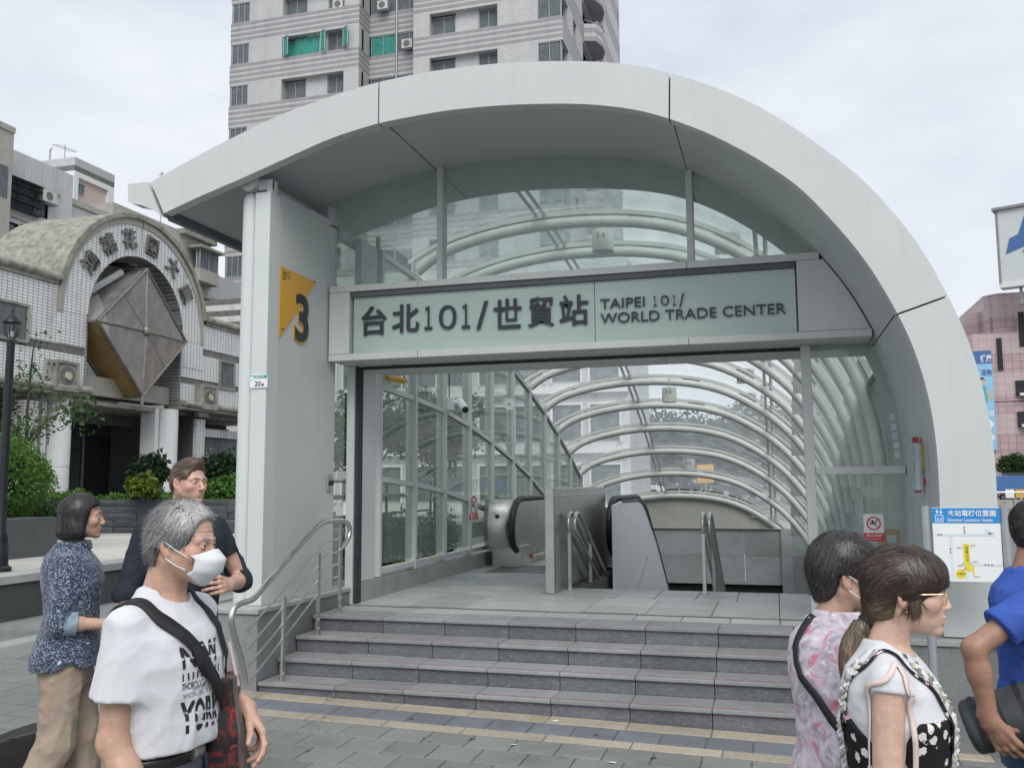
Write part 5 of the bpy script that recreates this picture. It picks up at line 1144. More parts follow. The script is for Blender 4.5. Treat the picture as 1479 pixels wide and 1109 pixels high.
# open teal casements, drain pipe, air conditioners
zq = z_sill[4]
for x in (-37.6*kx, -35.4*kx, -41.3*kx):
    o = MB().prism([(x, TY+.0, zq+.06), (x+.55, TY-.35, zq+.06), (x+.55, TY-.35, zq+zone-.05), (x, TY, zq+zone-.05)], (.03, .03, 0)).build('open_casement', 'teal_glass', TW)
    MB().tube([(x, TY, zq+.06), (x+.55, TY-.35, zq+.06), (x+.55, TY-.35, zq+zone-.05), (x, TY, zq+zone-.05), (x, TY, zq+.06)], .035, 4).build('casement_frame', 'window_frame', TW)
bx('teal_pane', 'teal_glass', TW, -40.4*kx, -38.0*kx, TY+.40, TY+.43, zq+.08, zq+zone-.1, 0)
MB().tube([(xA+2.65*kx, TY+1.85, 0), (xA+2.65*kx, TY+1.85, z_sill[0]+2)], .09, 8).build('drain_pipe', 'window_frame', TW)
for i, (x, zi, lab) in enumerate(((xA+3.4*kx, 4, 'air conditioner in the tower recess beside the teal window'), (xA+1.0*kx, 3, 'air conditioner in the top recess of the striped tower'), (-36.6*kx, 3, 'air conditioner in the top left window of the striped tower'))):
    z = z_sill[zi]; y = TY+1.3 if i < 2 else TY+.2
    t = empty('air_conditioner', (x, y, z), lab, 'air conditioner', 'air conditioners on the striped tower')
    bx('case', 'air_box', t, x, x+.85, y, y+.35, z+.05, z+.75, .02); MB().tube([(x+.4, y-.003, z+.4), (x+.4, y-.02, z+.4)], .26, 16).build('fan_grille', 'grey_band', t)

# ================================================================== BEYOND THE GLASS ROOF
P2 = empty('white_framed_block', (-14, 47, 0), 'low apartment building with white framed windows seen through the glass roof', 'building')
bx('wall', 'white_tile', P2, -26, -7.0, 46.3, 54, 0, 13.5, 0)
for f in range(4):
    for q in range(9):
        x0 = -25+2.0*q; z0 = .9+3.1*f; w = bx('window', 'window_glass', P2, x0, x0+1.5, 46.2, 46.22, z0, z0+1.8, 0)
        bx('frame', 'white_paint', w, x0-.12, x0, 46.1, 46.3, z0-.12, z0+1.92, 0); bx('frame', 'white_paint', w, x0+1.5, x0+1.62, 46.1, 46.3, z0-.12, z0+1.92, 0); bx('frame', 'white_paint', w, x0, x0+1.5, 46.1, 46.3, z0+1.8, z0+1.92, 0)
    bx('balcony_band', 'white_paint', P2, -26, -7, 45.9, 46.29, .2+3.1*f, .55+3.1*f, 0)
for i, (x, y, h, s_) in enumerate(((-13, 80, 8.0, 11), (-8.0, 84, 8.6, 12), (-3.5, 80, 8.2, 13), (1.5, 85, 8.4, 14), (5.5, 80, 7.6, 15), (-10.5, 92, 9.6, 16), (-1.0, 94, 10.2, 17))):
    t = empty('broad_tree', (x, y, 0), 'dense dark tree beyond the glass roof, %s' % ('beside the white framed building', 'second from the white framed building', 'third along, behind the upright in the middle', 'fourth along', 'at the right end of the row', 'in the back row on the left', 'tall one in the back row')[i], 'tree', 'trees beyond the glass roof')
    MB().tube([(x, y, 0), (x+.2, y, h*.3), (x, y+.1, h*.7)], [.28, .2, .08], 8).build('trunk', 'bark', t, smooth=True)
    leaves('crown', 'leaf_dark', t, np.vstack([blob_pts(2600, (x, y, h*.52), (3.9, 3, h*.44), hollow=.25, lump=.18, seed=s_)]+[blob_pts(500, (x+2.2*math.cos(q*1.3+s_), y+2*math.sin(q*1.3+s_), h*(.4+.1*q)), (1.5, 1.5, 1.1), hollow=.2, seed=s_+q) for q in range(4)]), .62)
def vehicle(x, y, z, Lx, body, lab, kind='car', heading=0., col2=None, group='vehicles on the far road'):
    t = empty('truck' if kind == 'truck' else 'car', (x, y, z), lab, kind, group, heading)
    def lp(nm, m, prof, w):
        mb = MB(); mb.prism([(q[0], -w/2, q[1]) for q in prof], (0, w, 0)); o = mb.build(nm, m, None, bevel=.04); o.parent = t; return o
    if kind == 'car':
        lp('body', body, [(-2.1, .3), (2.1, .3), (2.15, .7), (1.9, .85), (1.0, .95), (-1.7, .98), (-2.12, .85)], 1.75); lp('cabin', 'window_glass', [(.95, .96), (.35, 1.42), (-1.2, 1.45), (-1.75, .99)], 1.5); lp('roof', body, [(.30, 1.425), (-1.15, 1.455), (-1.1, 1.49), (.2, 1.46)], 1.45)
        wx = (1.3, -1.3)
    else:
        lp('cab', body, [(1.4, .5), (3.0, .5), (3.05, 1.4), (2.7, 2.3), (1.4, 2.35)], 2.0); lp('cargo_box', col2 or body, [(-3, .8), (1.3, .8), (1.3, 2.5), (-3, 2.5)], 2.1); lp('windscreen', 'window_glass', [(2.4, 1.45), (3.07, 1.45), (2.76, 2.2), (2.4, 2.2)], 1.8); wx = (2.2, -1.8)
    for q in wx:
        for s in (-.78, .78):
            mb = MB().tube([(q, s-.1, .33), (q, s+.1, .33)], .33, 16); w = mb.build('wheel', 'black_rubber', None); w.parent = t; m2 = MB().tube([(q, s-.11, .33), (q, s+.11, .33)], .19, 12).build('rim', 'steel_dull', None); m2.parent = w
    return t
mat('car_white', (.7, .7, .7), .25, coat=.5, var=.02); mat('car_dark', (.03, .035, .04), .25, coat=.5, var=.02); mat('car_yellow', (.75, .38, .02), .3, coat=.4, var=.03)
yx = BY(1019, 690, 62)[0]; T = empty('road_work_board', (yx, 62, 0), 'yellow road work board on a post beyond the glass roof', 'sign')
bx('panel', 'car_yellow', T, yx-.55, yx+.55, 61.9, 62, 1.75, 2.95, .02); bx('panel_stripe', 'black_print', T, yx-.5, yx+.5, 61.88, 61.895, 2.25, 2.4); bx('post', 'window_frame', T, yx-.05, yx+.05, 62.01, 62.1, 0, 2.9); bx('foot', 'black_rubber', T, yx-.4, yx+.4, 61.7, 62.3, 0, .12)
vehicle(-9.5, 64, 0.7, 0, 'car_white', 'white car on the road beyond the glass roof', 'car', 0.2); vehicle(-2.0, 65, .7, 0, 'car_dark', 'dark car on the road beyond the glass roof', 'car', 0.1)

# ================================================================== RIGHT SIDE: road, pink mall, billboard
mall_tile = newmat('mall_tile'); k = mall_tile; tc = k.n('ShaderNodeTexCoord'); s = k.sep(tc.outputs['Object']); cb = k.n('ShaderNodeCombineXYZ'); k.l(k.math('ADD', s[0], k.math('MULTIPLY', s[1], .7)), cb.inputs[0]); k.l(s[2], cb.inputs[1])
b = k.n('ShaderNodeTexBrick'); b.offset = 0; b.inputs['Scale'].default_value = 1; b.inputs['Brick Width'].default_value = .95; b.inputs['Row Height'].default_value = .95; b.inputs['Mortar Size'].default_value = .045
b.inputs['Color1'].default_value = (.50, .365, .37, 1); b.inputs['Color2'].default_value = (.43, .315, .33, 1); b.inputs['Mortar'].default_value = (.27, .20, .21, 1); k.l(cb.outputs[0], b.inputs['Vector'])
wv = k.math('FRACT', k.math('MULTIPLY', s[2], 1/5.2)); c = k.mix(k.ramp(wv, [(.48, 0.), (.5, .45)]), b.outputs[0], (.60, .50, .49)); k.bsdf(c, .5, 0, .4)
MY_ = 130.
ML = empty('mall_building', (30, MY_, 0), 'terraced pink tiled shopping building across the road', 'building')
def oct_block(x0, x1, y0, y1, z0, z1, ch, m='mall_tile', nm='terrace'):
    P = [(x0, y0+ch, z0), (x0+ch, y0, z0), (x1, y0, z0), (x1, y1, z0), (x0, y1, z0)]
    return MB().prism(P, (0, 0, z1-z0)).build(nm, m, ML)
oct_block(22.5, 60, MY_+9, MY_+40, 0, 22.6, 1.2); oct_block(25.9, 60, MY_+5, MY_+30, 0, 24.6, 1.3); oct_block(27.7, 60, MY_+1.5, MY_+30, 0, 26.4, 1.5)
oct_block(24.6, 60, MY_, MY_+1.4, 12, 21.0, .9)
oct_block(24.6, 60, MY_+.1, MY_+1.3, 0, 11.9, .9)
for x0, x1, z0, z1 in ((31.0, 31.7, 19, 23.5), (28.3, 28.9, 16, 20.2)): bx('slot_window', 'dark_interior', ML, x0, x1, MY_-.15, MY_-.02, z0, z1, 0)
for z in (12.6, 8.6): bx('recess', 'dark_interior', ML, 30.2, 40, MY_-.2, MY_-.02, z, z+2.0, 0); bx('recess_soffit', 'white_paint', ML, 30.5, 40, MY_-.9, MY_-.22, z+.0, z+.35, 0)  # near-black boxes on the wall stand in for shaded openings
bx('podium', 'smooth_concrete', ML, 31, 60, MY_-4, MY_-.25, 0, 5.6, 0); bx('shop_sign', 'car_white', ML, 31.0, 34, MY_-4.2, MY_-4.01, 5.7, 8.4, 0); bx('entry_dark', 'dark_interior', ML, 31.5, 40, MY_-4.1, MY_-4.01, .3, 2.6, 0)
# advertising banner with plain generic figure
T = empty('advert_banner', (26.8, MY_-.4, 5.7), 'tall blue advertising banner with a woman in a green top on the pink mall', 'banner')
yb_ = MY_-.4; bx0, bx1, bz0, bz1 = 25.3, 27.55, 5.75, 18.6
mat('banner_blue', (.28, .52, .74), .5, var=.12, scale=.4); mat('banner_navy', (.06, .15, .36), .5); mat('skin_print', (.62, .42, .34), .6, var=.05); mat('green_print', (.05, .45, .38), .5)
bx('banner_sheet', 'banner_blue', T, bx0, bx1, yb_, yb_+.1, bz0, bz1, 0); bx('head_band', 'banner_navy', T, bx0, bx1, yb_-.02, yb_-.002, 16.9, bz1, 0)
mb = MB(); text(mb, '健康', (bx0+.9, yb_-.04, 17.2), (1, 0, 0), (0, 0, 1), 1.0, .005, .02, width=1.35); text(mb, '生活', (bx0+.75, yb_-.01, 10.2), (1, 0, 0), (0, 0, 1), .7, .005, .02); mb.build('headline', 'white_print', T)
mb = MB(); text(mb, '運動', (bx0+.9, yb_-.02, 15.4), (1, 0, 0), (0, 0, 1), .9, .005, .01, width=1.3); mb.build('subtitle', 'banner_navy', T)
Pn = lambda pts, m, nm, dy: MB().prism([(bx0+a, yb_-dy, bz0+b) for a, b in pts], (0, .006, 0)).build(nm, m, T)
circ = lambda cx, cz, rx, rz, n=16: [(cx+rx*math.cos(6.2832*q/n), cz+rz*math.sin(6.2832*q/n)) for q in range(n)]
Pn(circ(.95, 8.9, .34, .5), 'black_print', 'printed_hair', .012); Pn(circ(1.02, 8.75, .25, .38), 'skin_print', 'printed_face', .02); Pn([(.6, 8.2), (1.4, 8.2), (1.5, 6.2), (1.2, 5.6), (.5, 5.6)], 'green_print', 'printed_top', .02); Pn([(1.4, 8.1), (2.1, 6.9), (1.9, 6.3), (1.4, 7.3)], 'skin_print', 'printed_arm', .03); Pn([(.6, 5.58), (1.2, 5.58), (1.3, 4.9), (.5, 4.9)], 'skin_print', 'printed_waist', .03)
for q in (3.3, 1.6): Pn([(1.5, q-.75), (2.1, q), (1.5, q+.75), (.9, q)], 'white_print', 'printed_diamond', .02)
# rooftop billboard
T = empty('billboard', (31, 127, 26.5), 'white rooftop billboard with a slanted blue logo at the right edge', 'billboard')
A_ = BY(1437, 305, 127); B_ = BY(1446, 411, 127)
dirx = np.array([1., -.42, 0]); dirx /= np.linalg.norm(dirx)
def Q(u, z, d=0.): n_ = np.array([-.42, -1, 0])/1.085; return tuple(np.array([A_[0]+.25, 127, 0])+dirx*u+n_*d+np.array([0, 0, z]))
zt_, zb_ = A_[2], B_[2]
MB().hexa([Q(0, zb_), Q(22, zb_), Q(22, zb_, -1.5), Q(0, zb_, -1.5)], [Q(0, zt_), Q(22, zt_), Q(22, zt_, -1.5), Q(0, zt_, -1.5)]).build('panel', 'panel_clean', T)
MB().hexa([Q(-.6, zt_+.01, .4), Q(22.5, zt_+.01, .4), Q(22.5, zt_+.01, -1.8), Q(-.6, zt_+.01, -1.8)], [Q(-.6, zt_+.35, .4), Q(22.5, zt_+.35, .4), Q(22.5, zt_+.35, -1.8), Q(-.6, zt_+.35, -1.8)]).build('roof_trim', 'mauve_tile', T)
MB().hexa([Q(-.3, zb_, .05), Q(-.01, zb_, .05), Q(-.01, zb_, -1.5), Q(-.3, zb_, -1.5)], [Q(-.3, zt_, .05), Q(-.01, zt_, .05), Q(-.01, zt_, -1.5), Q(-.3, zt_, -1.5)]).build('side_trim', 'mauve_tile', T)
MB().hexa([Q(-.2, zb_-.5, .3), Q(22, zb_-.5, .3), Q(22, zb_-.5, -1.5), Q(-.2, zb_-.5, -1.5)], [Q(-.2, zb_-.01, .3), Q(22, zb_-.01, .3), Q(22, zb_-.01, -1.5), Q(-.2, zb_-.01, -1.5)]).build('base_trim', 'white_paint', T)
H_ = zt_-zb_
lg = [[(.7, .40), (1.2, .60), (2.2, .64), (3.2, .93), (5.2, .93), (3.7, .50)], [(2.6, .42), (3.1, .31), (6.5, .42), (6.0, .53)], [(5.8, .93), (8.5, .93), (9.5, .48), (7.0, .45)]]
for g in lg: MB().prism([Q(u, zb_+H_*v, .03) for u, v in g], np.array([-.42, -1, 0])*.04).build('logo_shape', 'banner_navy', T)
for u in (2, 8, 14): MB().tube([Q(u, zb_-.5, -.7), Q(u, 24, -.7)], .2, 8).build('support_post', 'window_frame', T)
# trees, barriers and traffic across the road
shrub('street_tree', 'dense dark green street tree in front of the pink mall', 'tree', (27.6, 122, 3.6), (1.8, 1.5, 1.4), 3500, .35, 'leaf_mid', hollow=.5)
bx('far_kerb', 'granite_curb', None, 12, 60, 76, 76.5, -.2, .35, 0, kind='structure'); T = empty('guard_wall', (20, 74, -.2), 'low pale concrete guard wall along the far side of the road', 'barrier')
for q in range(9): bx('wall_section', 'smooth_concrete', T, 13.5+2.6*q+.02, 16.1+2.6*q-.02, 72.0, 72.3, -.2, .45)
for q in range(9):
    bx('rail_post', 'steel_dull', T, 14+2.6*q, 14.1+2.6*q, 72.1, 72.2, .45, 1.0); 
MB().tube([(13.5, 72.15, .98), (36.5, 72.15, .98)], .04, 6).build('top_rail', 'steel_dull', T)
for q in range(8):
    x = 21.0+.85*q; t = empty('traffic_barrier', (x, 95, -.2), '%s small orange and white traffic barrier in the row before the mall' % ('leftmost', 'second', 'third', 'fourth', 'fifth', 'sixth', 'seventh', 'rightmost')[q], 'barrier', 'orange traffic barriers before the mall')
    bx('panel', 'yellow_sign' if q % 2 else 'white_print', t, x-.36, x+.36, 95, 95.1, .2, 1.0); bx('foot', 'black_rubber', t, x-.3, x+.3, 94.9, 95.2, -.2, .19)
vehicle(24.3, 104, -.2, 0, 'car_dark', 'dark truck parked behind the orange traffic barriers', 'truck', .1, 'banner_navy'); vehicle(28.8, 110, -.2, 0, 'car_white', 'white car near the mall entrance behind the barriers', 'car', .2)
T = empty('bus_shelter', (27.5, 116, 0), 'dark bus shelter with red sign band in front of the mall', 'bus shelter')
bx('roof', 'car_dark', T, 24.5, 33, 114, 116, 2.4, 2.7); bx('sign_band', 'red_print', T, 24.6, 27, 113.9, 113.99, 1.9, 2.35); bx('sign_band', 'banner_blue', T, 27.2, 32, 113.9, 113.99, 1.9, 2.35)
for x in (24.6, 27.4, 30.2, 32.9): bx('post', 'window_frame', T, x, x+.12, 115.8, 115.92, -.2, 2.4)
# street lamp arm seen against the mall
T = empty('road_lamp', (33.6, 112, 0), 'grey road lamp with a curved arm in front of the mall', 'street lamp'); MB().tube([(33.6, 112, -.2), (33.6, 112, 17.5), (33.2, 112, 18.2), (32.2, 112, 18.3)], .12, 8).build('post', 'steel_dull', T, smooth=True); MB().lathe([(.1, 0), (.4, .1), (.3, .35), (.05, .4)], (31.8, 112, 18.1), 12).build('lamp_head', 'panel_clean', T, smooth=True)
# ================================================================== PEOPLE: sculpted distance fields meshed with surface nets
def V3(*a): return np.array(a, float)
def unit(v): v = np.asarray(v, float); return v/np.linalg.norm(v)
def smin(a, b, k):
    if k <= 0: return np.minimum(a, b)
    h = np.clip(.5+.5*(b-a)/k, 0, 1); return b+(a-b)*h-k*h*(1-h)
def smax(a, b, k): return -smin(-a, -b, k)
def ell(P, c, r, R=None):
    q = P-np.asarray(c, float)
    if R is not None: q = q@R
    r = np.asarray(r, float); k0 = np.sqrt(((q/r)**2).sum(1)); k1 = np.sqrt(((q/r**2)**2).sum(1)); return k0*(k0-1)/(k1+1e-9)
def cone(P, a, b, ra, rb):
    a = np.asarray(a, float); d = np.asarray(b, float)-a; t = np.clip(((P-a)@d)/(d@d), 0, 1); return np.linalg.norm(P-a-t[:, None]*d, axis=1)-(ra+(rb-ra)*t)
def cone2(P, a, b, ra, rb, flat, ax):
    """tapered limb with an elliptical section: squashed by 'flat' along axis ax"""
    a = np.asarray(a, float); d = np.asarray(b, float)-a; ax = unit(ax); t = np.clip(((P-a)@d)/(d@d), 0, 1); q = P-a-t[:, None]*d; s = q@ax; q = q+np.outer(s*(1/flat-1), ax)
    return (np.linalg.norm(q, axis=1)-(ra+(rb-ra)*t))*min(1, flat**.5)
def loft(P, zs, w, d, cx=None, cy=None, z0=None, z1=None, pw=2.):
    z = P[:, 2]; W_ = np.interp(z, zs, w); D_ = np.interp(z, zs, d); x = P[:, 0]-(np.interp(z, zs, cx) if cx is not None else 0); y = P[:, 1]-(np.interp(z, zs, cy) if cy is not None else 0)
    k0 = ((np.abs(x)/D_)**pw+(np.abs(y)/W_)**pw)**(1/pw); k1 = np.sqrt((x/D_**2)**2+(y/W_**2)**2); r = k0*(k0-1)/(k1+1e-6); r = np.where(k0 < .2, -np.minimum(W_, D_)*.8, r)
    if z0 is not None: r = smax(r, z0-z, .012)
    if z1 is not None: r = smax(r, z-z1, .012)
    return r
def rotm(yaw=0, pitch=0, roll=0):
    """columns are the rotated x, y, z axes; pitch > 0 looks down, yaw > 0 turns left"""
    return np.array(Matrix.Rotation(yaw, 3, 'Z') @ Matrix.Rotation(pitch, 3, 'Y') @ Matrix.Rotation(roll, 3, 'X'))
def wob(P, f, seed=0):
    a = seed*1.7
    return (np.sin(P[:, 0]*f+2.1*np.sin(P[:, 2]*f*.7+a)+a)+np.sin(P[:, 1]*f*1.1+1.7*np.sin(P[:, 0]*f*.8+a*2)-a)+np.sin(P[:, 2]*f*.9+1.9*np.sin(P[:, 1]*f*.6-a)+a*.5))/3
def ridge(P, f, st, seed):
    q = P*np.array(st); return (1-np.abs(wob(q, f, seed))*1.6).clip(0, 1)**2
def cloth(P, H):
    """hanging folds: long below the chest, slanting round the arms"""
    q = P@np.array(rotm(yaw=.4, roll=.35)); low = np.clip((.80*H-P[:, 2])/(.2*H), 0, 1)
    return (ridge(P, 34, (1, 1, .30), 3)*low*.9+ridge(q, 40, (.5, 1, .6), 5)*.7+ridge(q@rotm(pitch=.8), 62, (1, .5, .7), 8)*.35)-.45
def sdf_mesh(fn, lo, hi, h, B=10):
    """sparse surface nets: returns vertices and quads of the zero level"""
    lo = np.asarray(lo, float); n = np.ceil((np.asarray(hi)-lo)/(h*B)).astype(int); bs = h*B
    g = np.stack(np.meshgrid(*[np.arange(q) for q in n], indexing='ij'), -1).reshape(-1, 3)
    cd = fn(lo+(g+.5)*bs); g = g[np.abs(cd) < bs*1.35]
    if not len(g): return np.zeros((0, 3)), np.zeros((0, 4), int)
    S = B+2; loc = np.stack(np.meshgrid(*[np.arange(S)]*3, indexing='ij'), -1).reshape(-1, 3)     # one extra layer each way for faces
    N = (n+2)*B+4; key = lambda c: (c[..., 0]*N[1]+c[..., 1])*N[2]+c[..., 2]
    VK, VP, QE = [], [], []
    corners = np.array([[i, j, k] for i in (0, 1) for j in (0, 1) for k in (0, 1)]); edges = [(a, b) for a in range(8) for b in range(a+1, 8) if np.abs(corners[a]-corners[b]).sum() == 1]
    for s in range(0, len(g), 60):
        gg = g[s:s+60]; idx = gg[:, None, :]*B+loc[None]; D = fn((lo+idx.reshape(-1, 3)*h)).reshape(len(gg), S, S, S)
        # cells (B+1)^3 so that border faces find their neighbours
        m = B+1; cs = [D[:, i:i+m, j:j+m, k:k+m] for i, j, k in corners]; ins = [c < 0 for c in cs]; cnt = sum(i.astype(int) for i in ins); act = (cnt > 0) & (cnt < 8); A = np.argwhere(act)
        if not len(A): continue
        vals = np.stack([c[act] for c in cs], 1); acc = np.zeros((len(A), 3)); ne = np.zeros(len(A))
        for a, b in edges:
            va, vb = vals[:, a], vals[:, b]; cr = (va < 0) != (vb < 0); t = np.where(cr, va/(va-vb+1e-12), 0); pt = corners[a]+t[:, None]*(corners[b]-corners[a]); acc += pt*cr[:, None]; ne += cr
        cell = gg[A[:, 0]]*B+A[:, 1:]; VK.append(key(cell)); VP.append(lo+(cell+acc/ne[:, None])*h)
        own = (A[:, 1:] < B).all(1)
        for ax in range(3):
            i0 = 0; i1 = {0: 4, 1: 2, 2: 1}[ax]; sa, sb = vals[:, i0] < 0, vals[:, i1] < 0; u, w = [q for q in range(3) if q != ax]
            # edge leaving this cell's low corner; its four cells are at offsets -1 in u and w
            cr = (sa != sb); c0 = cell[cr]; o = np.zeros(3, int); ou = o.copy(); ou[u] = -1; ow = o.copy(); ow[w] = -1
            q4 = np.stack([key(c0), key(c0+ou), key(c0+ou+ow), key(c0+ow)], 1); fl = sa[cr] if ax != 1 else ~sa[cr]; q4[fl] = q4[fl][:, ::-1]; QE.append(q4)
    VK = np.concatenate(VK); VP = np.concatenate(VP); uk, ix = np.unique(VK, return_index=True); V = VP[ix]; Q = np.unique(np.concatenate(QE), axis=0)
    # the same edge can be found from two blocks: keep one per set of cells
    pos = np.searchsorted(uk, Q); pos = np.clip(pos, 0, len(uk)-1); ok = (uk[pos] == Q).all(1); Q = pos[ok]; _, i2 = np.unique(np.sort(Q, 1), axis=0, return_index=True); Q = Q[i2]
    return V, Q[:, ::-1]
def grad(fn, P, e=.002):
    G = np.stack([fn(P+np.eye(3)[i]*e)-fn(P-np.eye(3)[i]*e) for i in range(3)], 1); return G/(np.linalg.norm(G, axis=1)[:, None]+1e-9)
def onto(fn, P, off=0., it=6):
    P = np.array(P, float)
    for _ in range(it): P = P-grad(fn, P)*(fn(P)-off)[:, None]
    return P
def net_obj(name, parts, m, parent, cols=None, relax=1, **kw):
    """parts: list of (V, Q); one mesh object in the parent's own axes"""
    Vs, Qs, b = [], [], 0
    for V, Q in parts: Vs.append(V); Qs.append(Q+b); b += len(V)
    V = np.concatenate(Vs); Q = np.concatenate(Qs)
    for _ in range(relax):
        acc = np.zeros_like(V); c = np.zeros(len(V))
        for a in range(4): np.add.at(acc, Q[:, a], V[Q[:, (a+1) % 4]]+V[Q[:, a-1]]); np.add.at(c, Q[:, a], 2)
        V = np.where(c[:, None] > 0, V*.5+.5*acc/np.maximum(c, 1)[:, None], V)
    me = bpy.data.meshes.new(name); me.vertices.add(len(V)); me.vertices.foreach_set('co', V.ravel().astype(np.float32)); me.loops.add(4*len(Q)); me.loops.foreach_set('vertex_index', Q.ravel().astype(np.int32))
    me.polygons.add(len(Q)); me.polygons.foreach_set('loop_start', np.arange(len(Q), dtype=np.int32)*4); me.polygons.foreach_set('loop_total', np.full(len(Q), 4, np.int32)); me.polygons.foreach_set('use_smooth', np.ones(len(Q), bool)); me.update(); me.validate()
    if cols is not None:
        at = me.attributes.new('tint', 'FLOAT_COLOR', 'POINT'); cc = np.ones((len(V), 4), np.float32); cc[:, :3] = cols(V); at.data.foreach_set('color', cc.ravel())
    me.materials.append(MATS[m]); o = bpy.data.objects.new(name, me); COL.objects.link(o); o.parent = parent
    return tag(o, **kw)
def lmesh(name, mb, m, parent, smooth=True):
    o = mb.build(name, m, None, smooth=smooth); o.parent = parent; return o
def ribbon(name, m, parent, fn, pts, width, off=.004, n=40, thick=.003, sm=3):
    """strap lying on the surface of fn along the given points"""
    P = resample(onto(fn, resample(pts, n), off), n, sm); P = np.where(np.arange(n)[:, None]*0+(fn(P) < off)[:, None], onto(fn, P, off), P)
    T = np.gradient(P, axis=0); T /= np.linalg.norm(T, axis=1)[:, None]; G = grad(fn, P, .01)
    for _ in range(3): G[1:-1] = (G[:-2]+G[1:-1]*2+G[2:])/4
    S = np.cross(T, G); S /= np.linalg.norm(S, axis=1)[:, None]; w = width/2
    rows = [[p-s*w, p-s*w+g*thick, p+s*w+g*thick, p+s*w, p-s*w] for p, s, g in zip(P, S, G)]
    return lmesh(name, MB().grid(rows), m, parent, 'all')
def strands(name, m, parent, fn, seeds, flow, length, steps=10, w=.0028, lift=.003, jit=.18, seed=1, tint=None, curl=0., **kw):
    rg = np.random.default_rng(seed); P = onto(fn, seeds, .001); n = len(P); Ls = length*rg.uniform(.6, 1.15, n)/steps; jt = rg.normal(size=(n, 3))*jit; lf = rg.uniform(.2, 1, n)*lift; path = [P+0]; nr = []
    for k in range(steps):
        G = grad(fn, P); nr.append(G); D = flow(P)+jt; D = D-G*(D*G).sum(1)[:, None]; D /= np.linalg.norm(D, axis=1)[:, None]+1e-9; P = P+D*Ls[:, None]
        P = P-grad(fn, P)*(fn(P)-lf*(1-.3*k/steps))[:, None]; path.append(P+0)
    nr.append(grad(fn, P)); Vs = []; ww = w*rg.uniform(.6, 1.3, n)
    for k in range(steps+1):
        T = path[min(k+1, steps)]-path[max(k-1, 0)]; S = np.cross(T, nr[k]); S /= np.linalg.norm(S, axis=1)[:, None]+1e-9; f = ww*(1-.75*(k/steps)**2); Vs.append(path[k]-S*f[:, None]/2); Vs.append(path[k]+S*f[:, None]/2)
    V = np.stack(Vs, 1); M2 = 2*(steps+1); V = V.reshape(-1, 3); base = np.arange(n)[:, None]*M2; q = np.array([[2*k, 2*k+1, 2*k+3, 2*k+2] for k in range(steps)]); Q = (base[:, :, None]+q[None]).reshape(-1, 4)
    me = bpy.data.meshes.new(name); me.from_pydata([], [], []); me.vertices.add(len(V)); me.vertices.foreach_set('co', V.ravel()); me.loops.add(4*len(Q)); me.loops.foreach_set('vertex_index', Q.ravel().astype(np.int32)); me.polygons.add(len(Q)); me.polygons.foreach_set('loop_start', np.arange(len(Q), dtype=np.int32)*4); me.polygons.foreach_set('loop_total', np.full(len(Q), 4, np.int32)); me.polygons.foreach_set('use_smooth', np.ones(len(Q), bool)); me.update()
    at = me.attributes.new('tint', 'FLOAT_COLOR', 'POINT'); cc = np.ones((n, 4), np.float32); t = rg.beta(2, 2, n); cc[:, :3] = tint(path[0], path[-1], t) if tint is not None else np.repeat(t[:, None], 3, 1); at.data.foreach_set('color', np.repeat(cc, M2, 0).ravel())
    me.materials.append(MATS[m]); o = bpy.data.objects.new(name, me); COL.objects.link(o); o.parent = parent; return tag(o, **kw)

# materials that read the painted 'tint' of skin and hair
def tintmat(name, rough=.5, sss=0., spec=.4, grain=.12, gscale=60, sheen=0., bump=0.):
    k = newmat(name); a = k.n('ShaderNodeAttribute'); a.attribute_name = 'tint'; n = k.noise(k.co(), gscale, 4, .6); c = k.mix(1., a.outputs['Color'], k.ramp(n, [(.3, 1-grain), (.7, 1+grain)]), 'MULTIPLY')
    k.bsdf(c, rough, 0, spec, k.noise(k.co(), gscale*6, 2) if bump else None, bump, .001, sss=sss, sheen=sheen); return k.m
tintmat('skin', .46, .12, .42, .11, 45, bump=.2); tintmat('hair', .38, 0, .5, .1, 20)
mat('eye_white', (.70, .68, .66), .2, var=.02); mat('iris', (.03, .018, .012), .1, var=.0); mat('mask_white', (.68, .70, .72), .75, var=.02, bump=.1, bscale=500); mat('strap_black', (.012, .012, .014), .7, var=.2, bump=.3, bscale=400)
mat('belt_black', (.015, .014, .014), .35); mat('buckle', (.6, .6, .58), .25, 1.); mat('gold', (.75, .5, .28), .25, 1.); mat('cotton_white', (.62, .63, .66), .85, var=.02, bump=.1, bscale=600, sheen=.2); mat('trouser_grey', (.155, .175, .20), .8, var=.08, bump=.15, bscale=500); mat('trouser_khaki', (.36, .285, .22), .85, var=.08, bump=.15, bscale=400)
mat('shirt_dark', (.014, .018, .030), .8, var=.15, bump=.1, bscale=500); mat('jeans_dark', (.016, .032, .075), .85, var=.25, bump=.2, bscale=400); mat('jeans_blue', (.035, .085, .15), .85, var=.35, scale=6, bump=.2, bscale=400); mat('shirt_blue', (.03, .085, .38), .8, var=.08, bump=.1, bscale=500); mat('shoe_dark', (.03, .03, .03), .6); mat('strap_pink', (.70, .56, .52), .55, var=.05); mat('bag_grey', (.05, .055, .06), .75, var=.25, scale=9, bump=.2, bscale=300); mat('bag_black', (.012, .012, .013), .5)
